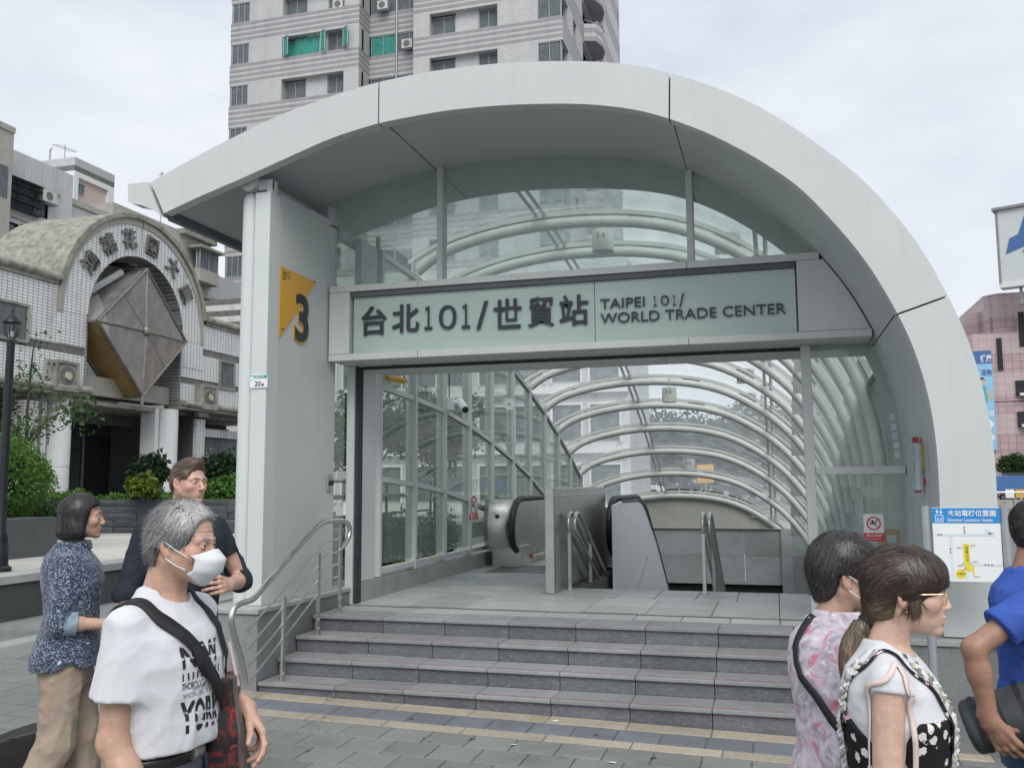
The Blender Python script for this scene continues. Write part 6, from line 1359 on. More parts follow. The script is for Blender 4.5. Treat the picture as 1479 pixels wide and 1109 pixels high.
def printmat(name, base, spots, rough=.8):
    """printed cloth: a base colour and layers of (scale, lo, hi, colour, distortion)"""
    k = newmat(name); c = base
    for i, (sc_, lo, hi, col, dist, st) in enumerate(spots):
        v = k.co(st if isinstance(st, tuple) else (1, 1, 1), rot=(.3*i, .5*i, .2*i)); f = k.noise(v, sc_, 3, .5, dist); c = k.mix(k.ramp(f, [(lo, 0.), (hi, 1.)]), c, col)
    k.bsdf(c, rough, 0, .3, k.noise(k.co(), 500, 2), .1, .001, sheen=.2); return k.m
printmat('navy_print', (.022, .035, .075), [(95, .54, .59, (.33, .39, .47), 1.5, (1, 1, 1.5)), (20, .70, .73, (.55, .6, .62), .5, 0)])
printmat('floral_shirt', (.56, .49, .55), [(15, .46, .62, (.36, .33, .40), 1.6, 0), (24, .54, .62, (.60, .57, .64), 1.8, 0), (13, .57, .67, (.60, .20, .28), 1.4, 0), (40, .60, .68, (.68, .66, .69), 1., 0)])
printmat('rose_bag', (.012, .008, .009), [(16, .50, .62, (.11, .010, .012), 1.6, 0), (22, .58, .70, (.26, .028, .028), 1.8, 0), (11, .66, .76, (.22, .04, .03), .8, 0)], .6)
k = newmat('flower_dress')                                       # black with small white blossoms
vo = k.n('ShaderNodeTexVoronoi'); vo.inputs['Scale'].default_value = 30; k.l(k.co(), vo.inputs['Vector']); wobn = k.noise(k.co(), 110, 2, .5)
f = k.ramp(k.math('ADD', vo.outputs['Distance'], k.math('MULTIPLY', wobn, .55)), [(.60, 1.), (.64, 0.)]); vr = k.sep(vo.outputs['Color'])
f = k.math('MULTIPLY', f, k.ramp(vr[0], [(.16, 0.), (.18, 1.)])); c = k.mix(f, (.010, .010, .012), k.mix(k.ramp(vr[1], [(.80, 0.), (.82, 1.)]), (.72, .71, .66), (.55, .30, .40))); k.bsdf(c, .8, 0, .3)

def head_fn(s, nose=1., jaw=1., sockets=1., lips=1., brow=1., chin=1., cheek=1., slim=1., wrinkle=0.):
    """distance field of a head in its own axes: x forward, z up, origin at eye level in the middle of the skull"""
    def f(P):
        p = P/s; p = p*np.array([1, 1/slim, 1]); ay = np.abs(p[:, 1]); q = np.stack([p[:, 0], ay, p[:, 2]], 1)
        d = ell(p, (-.012, 0, .030), (.099, .077, .086)); d = smin(d, ell(p, (-.03, 0, .01), (.078, .072, .08)), .02)
        d = smin(d, ell(p, (.032, 0, -.035), (.060, .058*jaw, .075)), .03); d = smin(d, cone(q, (-.002, .048*jaw, -.052), (.068, .006, -.100), .021, .017*chin), .028)
        d = smin(d, ell(q, (.056, .044, -.026), (.026, .022*cheek, .024)), .022); d = smin(d, ell(p, (.066, 0, -.066), (.027, .033, .030)), .02)
        d = smin(d, ell(p, (.074, 0, -.103), (.019*chin, .022, .015)), .014)
        d = smin(d, cone(q, (.086*1, .0, .016), (.070, .046, .014), .012*brow, .010*brow), .012)
        d = smax(d, -ell(q, (.098, .031, -.002), (.020, .020, .0135)), .010*sockets)
        ns = .094+.016*nose
        d = smin(d, cone(p, (.086, 0, .006), (ns, 0, -.036), .0075, .0105*nose), .010); d = smin(d, ell(q, (ns-.008, .0105, -.0405), (.010, .0075*nose, .0075)), .005)
        d = smax(d, -ell(q, (ns-.003, .006, -.0485), (.006, .0035, .004)), .003)
        d = smin(d, ell(p, (.0895, 0, -.0655), (.0095*lips, .022, .0052)), .004); d = smin(d, ell(p, (.0880, 0, -.0765), (.0095*lips, .019, .0058)), .004); d = smax(d, -ell(p, (.1005, 0, -.0708), (.010, .023, .0012)), .002)
        d = smax(d, -ell(p, (.0950, 0, -.0865), (.012, .016, .0045)), .006)
        # lids
        lid = np.linalg.norm(q-V3(.0765, .0315, -.001), axis=1)-.0148; slit = np.maximum.reduce([np.abs(q[:, 2]+.001)-.0029*(1-((q[:, 1]-.0315)/.015)**2).clip(.1, 1), .076-q[:, 0], np.abs(q[:, 1]-.0315)-.0135]); d = smin(d, smax(lid, -slit, .0015), .003)
        # ears
        R = rotm(yaw=-.42, pitch=-.12); e = ell(q, (-.012, .0765, -.012), (.0165, .0062, .0285), R); e = smax(e, -ell(q, (-.008, .0832, -.006), (.0100, .0062, .0175), R), .003); e = smin(e, ell(q, (-.0015, .0770, -.012), (.0035, .0035, .006)), .003); e = smin(e, ell(q, (-.005, .0755, -.034), (.0080, .0055, .0095)), .006); d = smin(d, e, .006)
        if wrinkle: d = d+wrinkle*.0014*np.sin(p[:, 2]*520+p[:, 1]**2*300)*np.exp(-((p[:, 2]-.045)/.022)**2)*(p[:, 0] > .03)+wrinkle*.0012*np.sin((p[:, 0]*.8+p[:, 2])*600)*np.exp(-(((q-V3(.058, .058, -.002))/V3(.018, .03, .016))**2).sum(1))
        return d*s
    return f
def skin_cols(base, blush=.12, lip=(.85, .55, .52), lipk=.6, beard=0.):
    base = np.array(base)
    def g(p):                                          # p in head axes, metres at standard size
        q = np.stack([p[:, 0], np.abs(p[:, 1]), p[:, 2]], 1); c = np.repeat(base[None], len(p), 0)
        w = lambda ctr, r: np.exp(-(((q-np.array(ctr))/np.array(r))**2).sum(1))[:, None]
        red = base*np.array([1.12, .80, .76])
        for ctr, r, k_ in (((.07, .045, -.03), (.03, .025, .025), blush*2), ((.108, 0, -.036), (.014, .016, .014), blush*3), ((-.012, .08, -.012), (.03, .012, .04), blush*3)): c = c*(1-w(ctr, r)*k_)+red*w(ctr, r)*k_
        lp = np.clip(1.3*w((.096, 0, -.0705), (.016, .0205, .0095))-.25, 0, 1)*lipk; c = c*(1-lp)+base*np.array(lip)*lp
        eyes = w((.09, .0315, -.001), (.02, .017, .010))*.22; c = c*(1-eyes)+base*.6*eyes
        if beard: bw = np.clip(w((.05, .02, -.085), (.06, .05, .032))*1.3, 0, 1)*beard; c = c*(1-bw)+np.array([.16, .13, .12])*bw
        return c
    return g
def hand_fn(wr, d, n, th, s=1., curl=(.5, .6, .7, .8), spread=.06, thumb=.5, tcurl=.3):
    """wr wrist, d along the hand, n out of the back of the hand, th towards the thumb side; curl bends towards the palm"""
    d, n = unit(d), unit(n); n = unit(n-d*(n@d)); th = unit(np.cross(d, n)*(1 if np.cross(d, n)@np.asarray(th, float) > 0 else -1)); prim = []
    kn = [.036, .012, -.012, -.034]; ln = [.098, .102, .096, .086]; seg = [(.042, .026, .022), (.047, .030, .024), (.043, .028, .023), (.033, .020, .019)]
    for i in range(4):
        k = wr+(d*ln[i]*.93+th*kn[i]*.95)*s; prim.append((wr+th*kn[i]*.55*s, k, .0155*s, .0115*s)); a = curl[i] if not isinstance(curl[i], tuple) else None; p = k; ang = 0.; r = [.0096, .0088, .0080, .0068]; spr = unit(d+th*spread*(1.5-i))
        for j in range(3):
            ang += (curl[i]*(.75, 1., .7)[j] if a is not None else curl[i][j]); v = spr*math.cos(ang)-n*math.sin(ang); e = p+v*seg[i][j]*s; prim.append((p, e, r[j]*s, r[j+1]*s)); p = e
    t0 = wr+(d*.020+th*.022-n*.006)*s; v = unit(d*math.cos(thumb)+th*math.sin(thumb)-n*.35); t1 = t0+v*.044*s; v2 = unit(v*math.cos(tcurl)-n*math.sin(tcurl)*.5+d*.2); t2 = t1+v2*.034*s; v3 = unit(v2*math.cos(tcurl)-n*math.sin(tcurl)+d*.1); t3 = t2+v3*.026*s
    prim2 = [(wr+th*.008*s, t1, .016*s, .0125*s), (t1, t2, .0118*s, .0098*s), (t2, t3, .0098*s, .0078*s)]
    def f(P):
        r = cone2(P, wr-d*.03*s, wr+d*.05*s, .026*s, .030*s, .62, n)
        for a, b, ra, rb in prim: r = smin(r, cone(P, a, b, ra, rb), .006*s)
        for a, b, ra, rb in prim2: r = smin(r, cone(P, a, b, ra, rb), .007*s)
        return r
    return f, wr+d*.19*s
class Person:
    """one figure; local axes x forward, y left, z up, origin on the ground"""
    def __init__(s, label, px, dist, face, eyez_px, skin, H=None, **hp):
        v = ray(*px); P = C0+v/FPX*dist; s.hw = P; fwv = unit(np.array([v[0], v[1], 0])); rgt = V3(fwv[1], -fwv[0], 0); a = math.radians(face); fd = rgt*math.sin(a)-fwv*math.cos(a)
        s.rz = math.atan2(fd[1], fd[0]); s.lean = hp.pop('lean', .02); s.hy = hp.pop('head_yaw', 0.); s.hp = hp.pop('head_pitch', 0.); s.hroll = hp.pop('head_roll', 0.); s.hs = hp.pop('head_scale', 1.); s.fat = hp.pop('fat', 1.); s.f = hp.pop('female', False); s.skin = skin; shw = hp.pop('shw', .098 if s.f else .110)
        g = gz(P[0]); s.H = H or (P[2]-g)/.935; H = s.H; s.hx = hp.pop('head_x', .035)
        gx = P-V3(math.cos(s.rz), math.sin(s.rz), 0)*s.hx; s.root = empty('person', (gx[0], gx[1], g), label, 'person', None, s.rz)
        s.Rh = rotm(s.hy, s.hp, s.hroll); s.hc = V3(s.hx, 0, P[2]-g); s.head = head_fn(s.hs, **hp)
        s.nb = V3(-.005, 0, .842*H); sh = shw*H; s.sh = {1: V3(-.005, sh, .800*H), -1: V3(-.005, -sh, .800*H)}
        s.hip = {1: V3(-.01, .052*H, .52*H), -1: V3(-.01, -.052*H, .52*H)}; s.arm = {}; s.leg = {}; s.hand = {}
    def pose_arm(s, sd, up, fo, L1=.172, L2=.150):
        e = s.sh[sd]+unit(up)*L1*s.H; w = e+unit(fo)*L2*s.H; s.arm[sd] = (e, w)
    def pose_leg(s, sd, up, fo):
        k = s.hip[sd]+unit(up)*.245*s.H; a = k+unit(fo)*.235*s.H; s.leg[sd] = (k, a)
    def to_head(s, P): return (P-s.hc)@s.Rh
    def from_head(s, p): return (np.asarray(p, float)*s.hs)@s.Rh.T+s.hc
    def limb_arm(s, P, sd, k=1.):
        e, w = s.arm[sd]; a = s.sh[sd]; m = .88 if s.f else 1.; d = cone(P, a, e, .047*m*k, .039*m*k); d = smin(d, cone(P, e, e+(w-e)*.35, .039*m*k, .040*m*k), .02); return smin(d, cone(P, e+(w-e)*.3, w, .040*m*k, .0265*m*k), .02)
    def torso(s, P, g=0., z0=None, z1=None, belly=0.):
        H = s.H; m = s.fat; f = s.f
        zs = np.array([.46, .52, .575, .62, .68, .74, .785, .815, .832, .85])*H; w = np.array([.092, .098, .094, .086 if f else .092, .092 if f else .098, .102 if f else .110, .098 if f else .110, .078 if f else .088, .052, .034])*H*m; d = np.array([.062, .068, .064, .060, .064, .074 if f else .070, .068, .055, .042, .032])*H*m
        d = d+np.array([0, .2, .8, 1, .7, .3, 0, 0, 0, 0])*belly*.5; z1 = .856*H if z1 is None else z1; cx = np.array([-.01, -.012, -.002, .004, .004, .004, -.002, -.008, -.008, -.004])*H+np.array([0, .2, .8, 1, .7, .3, 0, 0, 0, 0])*belly*.5
        return loft(P, zs, w+g, d+g, cx, None, z0, z1, 2.2)
    def body(s, col=None):
        H = s.H; neck_r = .050 if s.f else .058
        nt = s.from_head((-.030, 0, -.055))
        def headw(P):
            d = s.head(s.to_head(P)); d = smin(d, cone(P, nt, s.nb+V3(-.006, 0, -.0), neck_r*s.hs*.98, neck_r*1.05), .022); a = s.from_head((.0, .0, -.06))
            for sd in (1, -1): d = smin(d, cone(P, s.from_head((-.020, .054*sd, -.050)), s.nb+V3(.045, .012*sd, -.012), .011, .008), .02)
            return smin(d, ell(P, s.nb+V3(-.01, 0, -.03), (.075, .12, .035)), .03)
        s.headw = headw
        lo, hi = s.hc-V3(.17, .14, .24), s.hc+V3(.17, .14, .16); parts = [sdf_mesh(headw, lo, hi, .0028)]
        parts[0] = (lambda V, Q: (V, Q[(V[Q, 2].mean(1) > s.hc[2]-.205)]))(*parts[0])
        def bodyw(P):
            d = s.torso(P, -.012, .46*H, .845*H)
            for sd in (1, -1):
                d = smin(d, s.limb_arm(P, sd), .03); k, a = s.leg[sd]; d = smin(d, cone(P, s.hip[sd], k, .066*s.fat, .044), .02); d = smin(d, cone(P, k, a, .044, .032), .02); d = smin(d, cone(P, a+V3(-.02, 0, -.03), a+V3(.15, 0, -.045), .03, .022), .02)
            return d
        s.bodyw = bodyw; V, Q = sdf_mesh(bodyw, V3(-.75, -.75, -.05), V3(.75, .75, .87*H), .009); cut = np.ones(len(Q), bool)
        for sd, (fn, tip) in s.hand.items():
            w = s.arm[sd][1]; dr = unit(w-s.arm[sd][0]); cut &= ((V[Q].mean(1)-w)@dr < -.088) | (np.linalg.norm(V[Q].mean(1)-w, axis=1) > .16)
        parts.append((V, Q[cut]))
        for sd, (fn, tip) in s.hand.items():
            e, w = s.arm[sd]; dr = unit(w-e); ff = lambda P, fn=fn, sd=sd: smin(fn(P), s.limb_arm(P, sd), .02); V, Q = sdf_mesh(ff, np.minimum(w, tip)-.15, np.maximum(w, tip)+.15, .0032); parts.append((V, Q[(V[Q].mean(1)-w)@dr > -.094]))
        sc_ = skin_cols(s.skin, **(col or {}))
        def cols(V):
            p = s.to_head(V)/s.hs; c = sc_(p); far = (np.linalg.norm(p, axis=1) > .17); c[far] = np.array(s.skin)*.97; return c
        s.mesh = net_obj('body', parts, 'skin', s.root, cols); s.eyes()
    def eyes(s):
        for sd in (1, -1):
            c = s.from_head(V3(.0762, .0315*sd, -.001)); r = .0132*s.hs; fw = s.Rh[:, 0]; mb = MB()
            def ball(r, c, n=12): 
                return [[tuple(c+r*V3(math.sin(t)*math.cos(f), math.sin(t)*math.sin(f), math.cos(t))) for f in np.linspace(0, 2*math.pi, n+1)] for t in np.linspace(.01, 3.13, n)]
            e = lmesh('eye', MB().grid(ball(r, c)), 'eye_white', s.root, 'all'); lmesh('iris', MB().grid(ball(r*.62, c+fw*r*.44)), 'iris', e, 'all')
    def brows(s, col, thick=.0026, y0=.014, y1=.046, zz=.020, n=70):
        rg = np.random.default_rng(3); mb = MB(); A_, B_ = [], []
        for sd in (1, -1):
            for q in range(n):
                t = q/n; y = y0+(y1-y0)*t; z = zz+.006*math.sin(t*2.2)+rg.uniform(-.0022, .0022)*(1-.5*t); A_.append(s.from_head(V3(.1, y*sd, z))); B_.append(s.from_head(V3(.1, (y+.007)*sd, z+.003-.004*t)))
        for p, e in zip(onto(s.headw, np.array(A_), .0008), onto(s.headw, np.array(B_), .0012)): mb.tube([p, e], thick*.35, 3)
        lmesh('eyebrows', mb, col, s.root)
    def garment(s, name, m, fn, lo, hi, h=.006, relax=1, **kw):
        return net_obj(name, [sdf_mesh(fn, lo, hi, h)], m, s.root, None, relax, **kw)
    def top_fn(s, g=.012, hem=.50, sleeve=.62, sl_r=.066, collar=.012, belly=0., fold=.004, fore=None, hemw=.0, neck=.835, sl_end=.058):
        """shirt: torso shell, sleeves ending part way down the arm (sleeve > 1 runs into the forearm)"""
        H = s.H; m = .9 if s.f else 1.
        def f(P):
            fl = fold*(wob(P, 15, 1)*.5-cloth(P, H)*1.2); d = s.torso(P, g, hem*H, None, belly); tw = np.clip((.64*H-P[:, 2])/(.14*H), 0, 1)*hemw; d = d-tw
            for sd in (1, -1):
                a = s.sh[sd]; e, w = s.arm[sd]; u = unit(e-a); end = a+(e-a)*min(sleeve, 1.0); sl = cone(P, a-u*.01, end, sl_r*m, sl_end*m+.0)
                if sleeve > 1: sl = smin(sl, cone(P, e, e+(w-e)*(sleeve-1), sl_end*m, sl_end*m*.86), .03); cutp = e+(w-e)*(sleeve-1); cd = unit(w-e)
                else: cutp = end; cd = u
                near = np.linalg.norm(P-cutp, axis=1) < .16; pl = (P-cutp)@cd; sl = np.where(near, smax(sl, pl, .004), sl); d = smin(d, sl, .035)
            
            for sd in (1, -1): d = smin(d, cone(P, s.nb+V3(-.012, .02*sd, .0), s.sh[sd]+V3(-.002, -.012*sd, .006), .044*m, .045*m), .03)
            d = d+fl; dn = np.linalg.norm((P-s.nb-V3(.012, 0, .012))/np.array([1, 1, .75]), axis=1)-(.066 if not s.f else .062)*(1+collar*4); d = smax(d, -dn, .006)
            return d
        return f
    def pants_fn(s, top=.60, r0=.088, r1=.066, r2=.055, g=.006, fold=.004, belly=0.):
        H = s.H
        def f(P):
            d = s.torso(P, g, .44*H, top*H, belly)
            for sd in (1, -1): k, a = s.leg[sd]; d = smin(d, cone(P, s.hip[sd], k, r0*s.fat, r1), .03); d = smin(d, smax(cone(P, k, a+V3(0, 0, -.01), r1, r2), .035-P[:, 2], .004), .03)
            return d+fold*(.7*wob(P*np.array([1, 1, .6]), 30, 5)-1.3*cloth(P+V3(.3, .1, .0), 9.))
        return f
    def shoes(s, m='shoe_dark'):
        def f(P):
            d = np.full(len(P), 9.)
            for sd in (1, -1):
                a = s.leg[sd][1]; b = V3(a[0], a[1], max(.055, a[2]-.02)); d = np.minimum(d, smin(cone(P, b+V3(-.03, 0, -.01), b+V3(.16, .01*sd, -.022), .043, .034), cone(P, b+V3(0, 0, .04), b, .04, .045), .03))
            return smax(d, .004-P[:, 2], .01)
        s.garment('shoes', m, f, V3(-.75, -.4, -.02), V3(.75, .4, .35), .009)
glass('lens_glass', (.97, .97, .97), .5, ior=1.12)
DK = (.018, .013, .012)
def hair_tint(dark, light, k=1.):
    return lambda a, b, t: np.array(dark)*(1-t[:, None]*k)+np.array(light)*t[:, None]*k
def hair_seeds(fn, lo, hi, n, keep, h=.006, seed=2):
    V, Q = sdf_mesh(fn, lo, hi, h); V = V[keep(V)]; rg = np.random.default_rng(seed); return V[rg.choice(len(V), min(n, len(V)*3), replace=True)]+rg.normal(size=(min(n, len(V)*3), 3))*.003
def flow_h(p, fn_h):
    """flow field given in head axes"""
    return lambda P: fn_h(p.to_head(P))@p.Rh.T
def add_hair(p, cap, base_col, tint, flow, keep, n=2600, length=.07, w=.003, lift=.004, jit=.15, name='hair', steps=9, lo=(-.2, -.16, -.3), hi=(.2, .16, .2)):
    """cap: field in head axes scaled to the figure"""
    fn = lambda P: cap(p.to_head(P)/p.hs)*p.hs
    lo, hi = p.hc+np.array(lo), p.hc+np.array(hi); o = net_obj(name, [sdf_mesh(fn, lo, hi, .004)], 'hair', p.root, lambda V: np.repeat(np.array([base_col]), len(V), 0), 1)
    sd = hair_seeds(fn, lo, hi, int(n*1.5), lambda V: keep(p.to_head(V)/p.hs)); s = strands('hair_strands', 'hair', o, fn, sd, flow_h(p, flow), length, steps, w*.8, lift, jit*1.15, 3, tint, kind='stuff'); strands('flyaway_hair', 'hair', o, fn, sd[::14], flow_h(p, flow), length*1.15, steps, w*.5, lift*2.+.002, .35, 8, tint, kind='stuff'); return o, fn

mat('print_grey', (.30, .31, .34), .8, var=.2, scale=20)
# ------------------------------------------------------------------ elderly man with mask, in front at the left
p = Person('grey haired elderly man in white mask and white printed t-shirt', (264, 783), 2.65, 56, 0, (.53, .33, .245), head_yaw=math.radians(6), head_pitch=.10, nose=1.0, jaw=1.04, fat=.93, head_x=.050, head_scale=.95, wrinkle=1., shw=.098)
OLD = p; H = p.H
p.pose_arm(-1, (-.06, -.05, -1), (.50, .02, -.85)); p.pose_arm(1, (-.36, .10, -1), (.88, .06, -.03)); p.pose_leg(1, (.25, .0, -1), (-.1, 0, -1)); p.pose_leg(-1, (-.16, 0, -1), (-.45, 0, -1))
p.hand[1] = hand_fn(p.arm[1][1], (.62, -.10, -.75), (.55, .55, .45), (.3, -.9, .2), 1.0, (.45, .55, .7, .85), .05, .45, .4); p.hand[-1] = hand_fn(p.arm[-1][1], (.5, 0, -.85), (-.2, -1, -.1), (.8, 0, .5), 1.)
p.body(dict(blush=.18, lipk=.4)); p.brows('print_grey', .0024)
def cap_old(q):
    d = ell(q, (-.012, 0, .036), (.107, .085, .092)); d = smin(d, ell(q, (-.055, 0, -.02), (.055, .074, .07)), .03)
    face = ell(q, (.116, 0, .000), (.076, .110, .098)); side = np.maximum.reduce([-(q[:, 0]-(-.03)), q[:, 2]-(.005), -(q[:, 0]*0+.3)]); d = smax(d, -face, .022)
    cut = np.maximum(q[:, 0]-(-.048), 0)*0+(-.018-q[:, 2]) ; d = np.where(q[:, 0] > -.045, smax(d, -.012-q[:, 2]-.35*(q[:, 0]-.02)*0, .006), d); d = smax(d, -.082-q[:, 2], .008)
    return d+.0022*wob(q, 95, 1)
def fl_old(q):
    f = np.stack([.9-0*q[:, 0], np.sign(q[:, 1])*.25, -.15-6*np.maximum(0, np.abs(q[:, 1])-.05)], 1); b = q[:, 0] < -.02; f[b] = np.stack([-.5+0*q[b, 0], np.sign(q[b, 1])*.1, -1+0*q[b, 0]], 1); s = (np.abs(q[:, 1]) > .055) & (~b); f[s] = np.stack([-.5+0*q[s, 0], 0*q[s, 0], -1+0*q[s, 0]], 1); return f
def tint_old(a, b, t):
    q = OLD.to_head(a); top = np.clip((q[:, 2]-.03)/.06, 0, 1)*np.clip((q[:, 0]+.04)/.08, 0, 1); k = np.clip(t*.55+top*.55, 0, 1)[:, None]; return np.array([.055, .055, .06])*(1-k)+np.array([.62, .62, .61])*k
add_hair(p, cap_old, (.13, .13, .135), tint_old, fl_old, lambda q: (q[:, 2] > -.08), 3800, .055, .0028, .006, .28)
# mask
rows = []
for t in np.linspace(-1, 1, 25):
    y = .070*math.sin(t*1.35); b = math.cos(t*1.35); row = []
    top = V3(.047+.060*b**.8, y, -.030+.022*b**1.6); rg1 = V3(.050+.088*b**.75, y*.96, -.040+.004*b); rg2 = V3(.050+.080*b**.75, y*.96, -.068-.008*b); bot = V3(.045+.042*b**.9, y*.9, -.075-.045*b**1.2)
    for a_, c_, n_ in ((top, rg1, 4), (rg1, rg2, 3), (rg2, bot, 4)): row += [a_+(c_-a_)*q/n_ for q in range(n_)]
    row.append(bot); rows.append([p.from_head(q*1.02) for q in row])
o = lmesh('face_mask', MB().grid(rows), 'mask_white', p.root, 'all'); sm = o.modifiers.new('thick', 'SOLIDIFY'); sm.thickness = .003
for sd in (1, -1):
    for z0, z1, x1 in ((-.034, .004, -.012), (-.072, -.042, -.006)): lmesh('ear_loop', MB().tube([p.from_head(V3(.054, .068*sd, z0)), p.from_head(V3(.02, .079*sd, (z0+z1)/2)), p.from_head(V3(x1, .083*sd, z1))], .0019, 6), 'mask_white', o)
# clothes
tee = p.top_fn(.016, .555, .60, .060, 0, .030, .0052, sl_end=.074)
tee_fn = lambda P: smax(tee(P), .601*H-P[:, 2]-.004*wob(P, 30, 4), .008)
p.garment('tshirt', 'cotton_white', tee_fn, V3(-.4, -.5, .5*H), V3(.4, .5, .88*H), .0055)
pf = p.pants_fn(.602, .092, .075, .065); p.garment('trousers', 'trouser_grey', pf, V3(-.6, -.4, 0), V3(.6, .4, .64*H), .010); p.shoes()
bf = lambda P: np.maximum(p.torso(P, .021), np.abs(P[:, 2]-.588*H)-.017); p.garment('belt', 'belt_black', bf, V3(-.3, -.3, .56*H), V3(.3, .3, .62*H), .006)
fx = onto(lambda P: p.torso(P, .023), V3(.3, -.0, .588*H)[None])[0]; bk = MB().box(fx[0]-.004, fx[0]+.006, fx[1]-.028, fx[1]+.028, fx[2]-.019, fx[2]+.019); lmesh('buckle', bk, 'buckle', p.root, False); lmesh('buckle_plate', MB().box(fx[0]+.006, fx[0]+.009, fx[1]-.018, fx[1]+.018, fx[2]-.009, fx[2]+.009), 'steel_dull', p.root, False)
# print on the chest
def on_shirt(mb, fn, y0, z0, off=.0016):
    out = []
    for v in mb.v: out.append((.35, v[0]-y0, z0+v[1]))
    P = np.array(out); t = np.zeros(len(P))
    for _ in range(40): t += np.maximum(fn(P-np.outer(t, [1, 0, 0])), -.02)*.8
    P = P-np.outer(t-off, [1, 0, 0]); return P
def chest_text(nm, body, w, h, y0, z0, m, stripes=None, bold=.02):
    V, Fs = text_geo(body, 1., 0., bold); bm = bmesh.new(); vs = [bm.verts.new(v) for v in V]
    for f in Fs:
        try: bm.faces.new([vs[i] for i in f])
        except ValueError: pass
    bmesh.ops.triangulate(bm, faces=bm.faces[:])
    for q in range(3): bmesh.ops.subdivide_edges(bm, edges=[e for e in bm.edges if e.calc_length() > .12], cuts=1)
    bmesh.ops.triangulate(bm, faces=bm.faces[:])
    mb = MB(); bm.verts.index_update(); A = np.array([v.co[:] for v in bm.verts]); A[:, 0] = (A[:, 0]-A[:, 0].min())/np.ptp(A[:, 0])*w; A[:, 1] = (A[:, 1]-A[:, 1].min())/np.ptp(A[:, 1])*h; F_ = [tuple(v.index for v in f.verts) for f in bm.faces]
    if stripes: F_ = [f for f in F_ if not any(lo < A[list(f), 1].mean()/h+.25*A[list(f), 0].mean()/w < hi for lo, hi in stripes)]
    mb.v = [tuple(q) for q in A]; mb.f = F_; bm.free(); P = on_shirt(mb, tee_fn, y0, z0); mb.v = [tuple(q) for q in P]; return lmesh(nm, mb, m, p.root, False)
mat('print_grey', (.30, .31, .34), .8, var=.2, scale=20); mat('print_black', (.02, .02, .025), .8, var=.1)
zc_ = .735*H
chest_text('shirt_print', 'NEW', .165, .062, .098, zc_, 'print_black', [(.42, .52), (.95, 1.05)], .03); chest_text('shirt_print', '||||| ||||', .165, .02, .098, zc_-.032, 'print_black', None, .0)
chest_text('shirt_print', 'THOROUGH', .09, .018, .100, zc_-.056, 'print_black', None, .01); chest_text('shirt_print', 'MAKE IT', .10, .016, .06, zc_-.062, 'print_grey', None, .01); chest_text('shirt_print', 'YOUR TIME', .15, .012, .098, zc_-.078, 'print_grey')
chest_text('shirt_print', 'YORK', .165, .088, .098, zc_-.175, 'print_black', [(.30, .40), (.62, .70)], .03)
# watch on the left wrist
e, w = p.arm[1]; dr = unit(w-e); lmesh('watch', MB().tube([w-dr*.026, w-dr*.004], .031, 18), 'steel', p.root)
# bag and straps: a thing of its own, carried in front of his left side
B = empty('shoulder_bag', tuple(p.root.location), 'dark cloth bag with red roses hanging from the elderly man on black straps', 'bag', None, p.rz)
bc = V3(.125, .150, .575*H)
def bagf(P):
    q = P-bc; w_ = .085+.03*np.clip(-q[:, 2]/.2, -1, 1); q2 = q@rotm(yaw=.35); d = np.maximum.reduce([np.abs(q2[:, 1])-w_, np.abs(q2[:, 2])-.20, np.abs(q2[:, 0])-.032-.02*np.clip(-q[:, 2]/.2, -1, 1)]); return d-.012+.009*wob(q, 24, 3)+.005*wob(q, 55, 8)
net_obj('bag_body', [sdf_mesh(bagf, bc-.32, bc+.32, .008)], 'rose_bag', B, None, 2)
ns = tee_fn
ribbon('strap', 'strap_black', B, ns, [V3(-.10, -.135, .80*H), V3(-.01, -.125, .835*H), V3(.08, -.09, .79*H), V3(.13, -.01, .73*H), V3(.14, .07, .67*H), V3(.13, .13, .63*H)], .046, .005, 50, .004)
ribbon('strap', 'strap_black', B, ns, [V3(-.06, .075, .82*H), V3(.0, .078, .845*H), V3(.08, .085, .79*H), V3(.12, .105, .73*H), V3(.115, .14, .66*H)], .036, .006, 40, .004)
for y in (.17, .235): lmesh('handle', MB().tube([bc+V3(.01, y-.205, .17), bc+V3(-.02, y-.215, .30)], .006, 6), 'strap_pink', B)

# ------------------------------------------------------------------ woman with black bob, navy shirt
p = Person('woman with black bob in navy patterned shirt and khaki trousers', (119, 746), 4.7, 86, 0, (.53, .34, .25), female=True, head_pitch=-.02, nose=.9, jaw=.95, chin=.9, fat=1.0, head_scale=.94)
W1 = p; H = p.H
p.pose_arm(-1, (-.12, -.10, -1), (1, .1, -.08)); p.pose_arm(1, (-.05, .15, -1), (.1, .1, -1)); p.pose_leg(1, (.22, 0, -1), (.0, 0, -1)); p.pose_leg(-1, (-.06, 0, -1), (-.42, 0, -1))
p.hand[-1] = hand_fn(p.arm[-1][1], (1, .15, -.1), (0, -1, .2), (0, .2, 1), .92); p.hand[1] = hand_fn(p.arm[1][1], (.05, 0, -1), (0, 1, 0), (1, 0, 0), .92, (1., 1.1, 1.2, 1.2))
p.body(dict(lipk=.5)); p.brows('black_print', .0022)
def cap_bob(q):
    d = ell(q, (-.014, 0, .034), (.110, .092, .096)); d = smin(d, np.maximum(loft(q, [-.13, -.09, -.03, .04], [.082, .100, .098, .088], [.080, .098, .100, .095], [-.03, -.028, -.022, -.016]), np.maximum(-.118-q[:, 2], q[:, 2]-.05)), .02)
    d = smax(d, -np.maximum.reduce([.040-q[:, 0]-.25*np.clip(.03-q[:, 2], 0, .1), q[:, 2]-.068+.3*np.clip(.1-q[:, 0], 0, .1)]), .012); d = smax(d, -cone(q, (0.02, 0, -.13), (.09, 0, -.13), .05, .06), .01); return d+.002*wob(q, 60, 1)
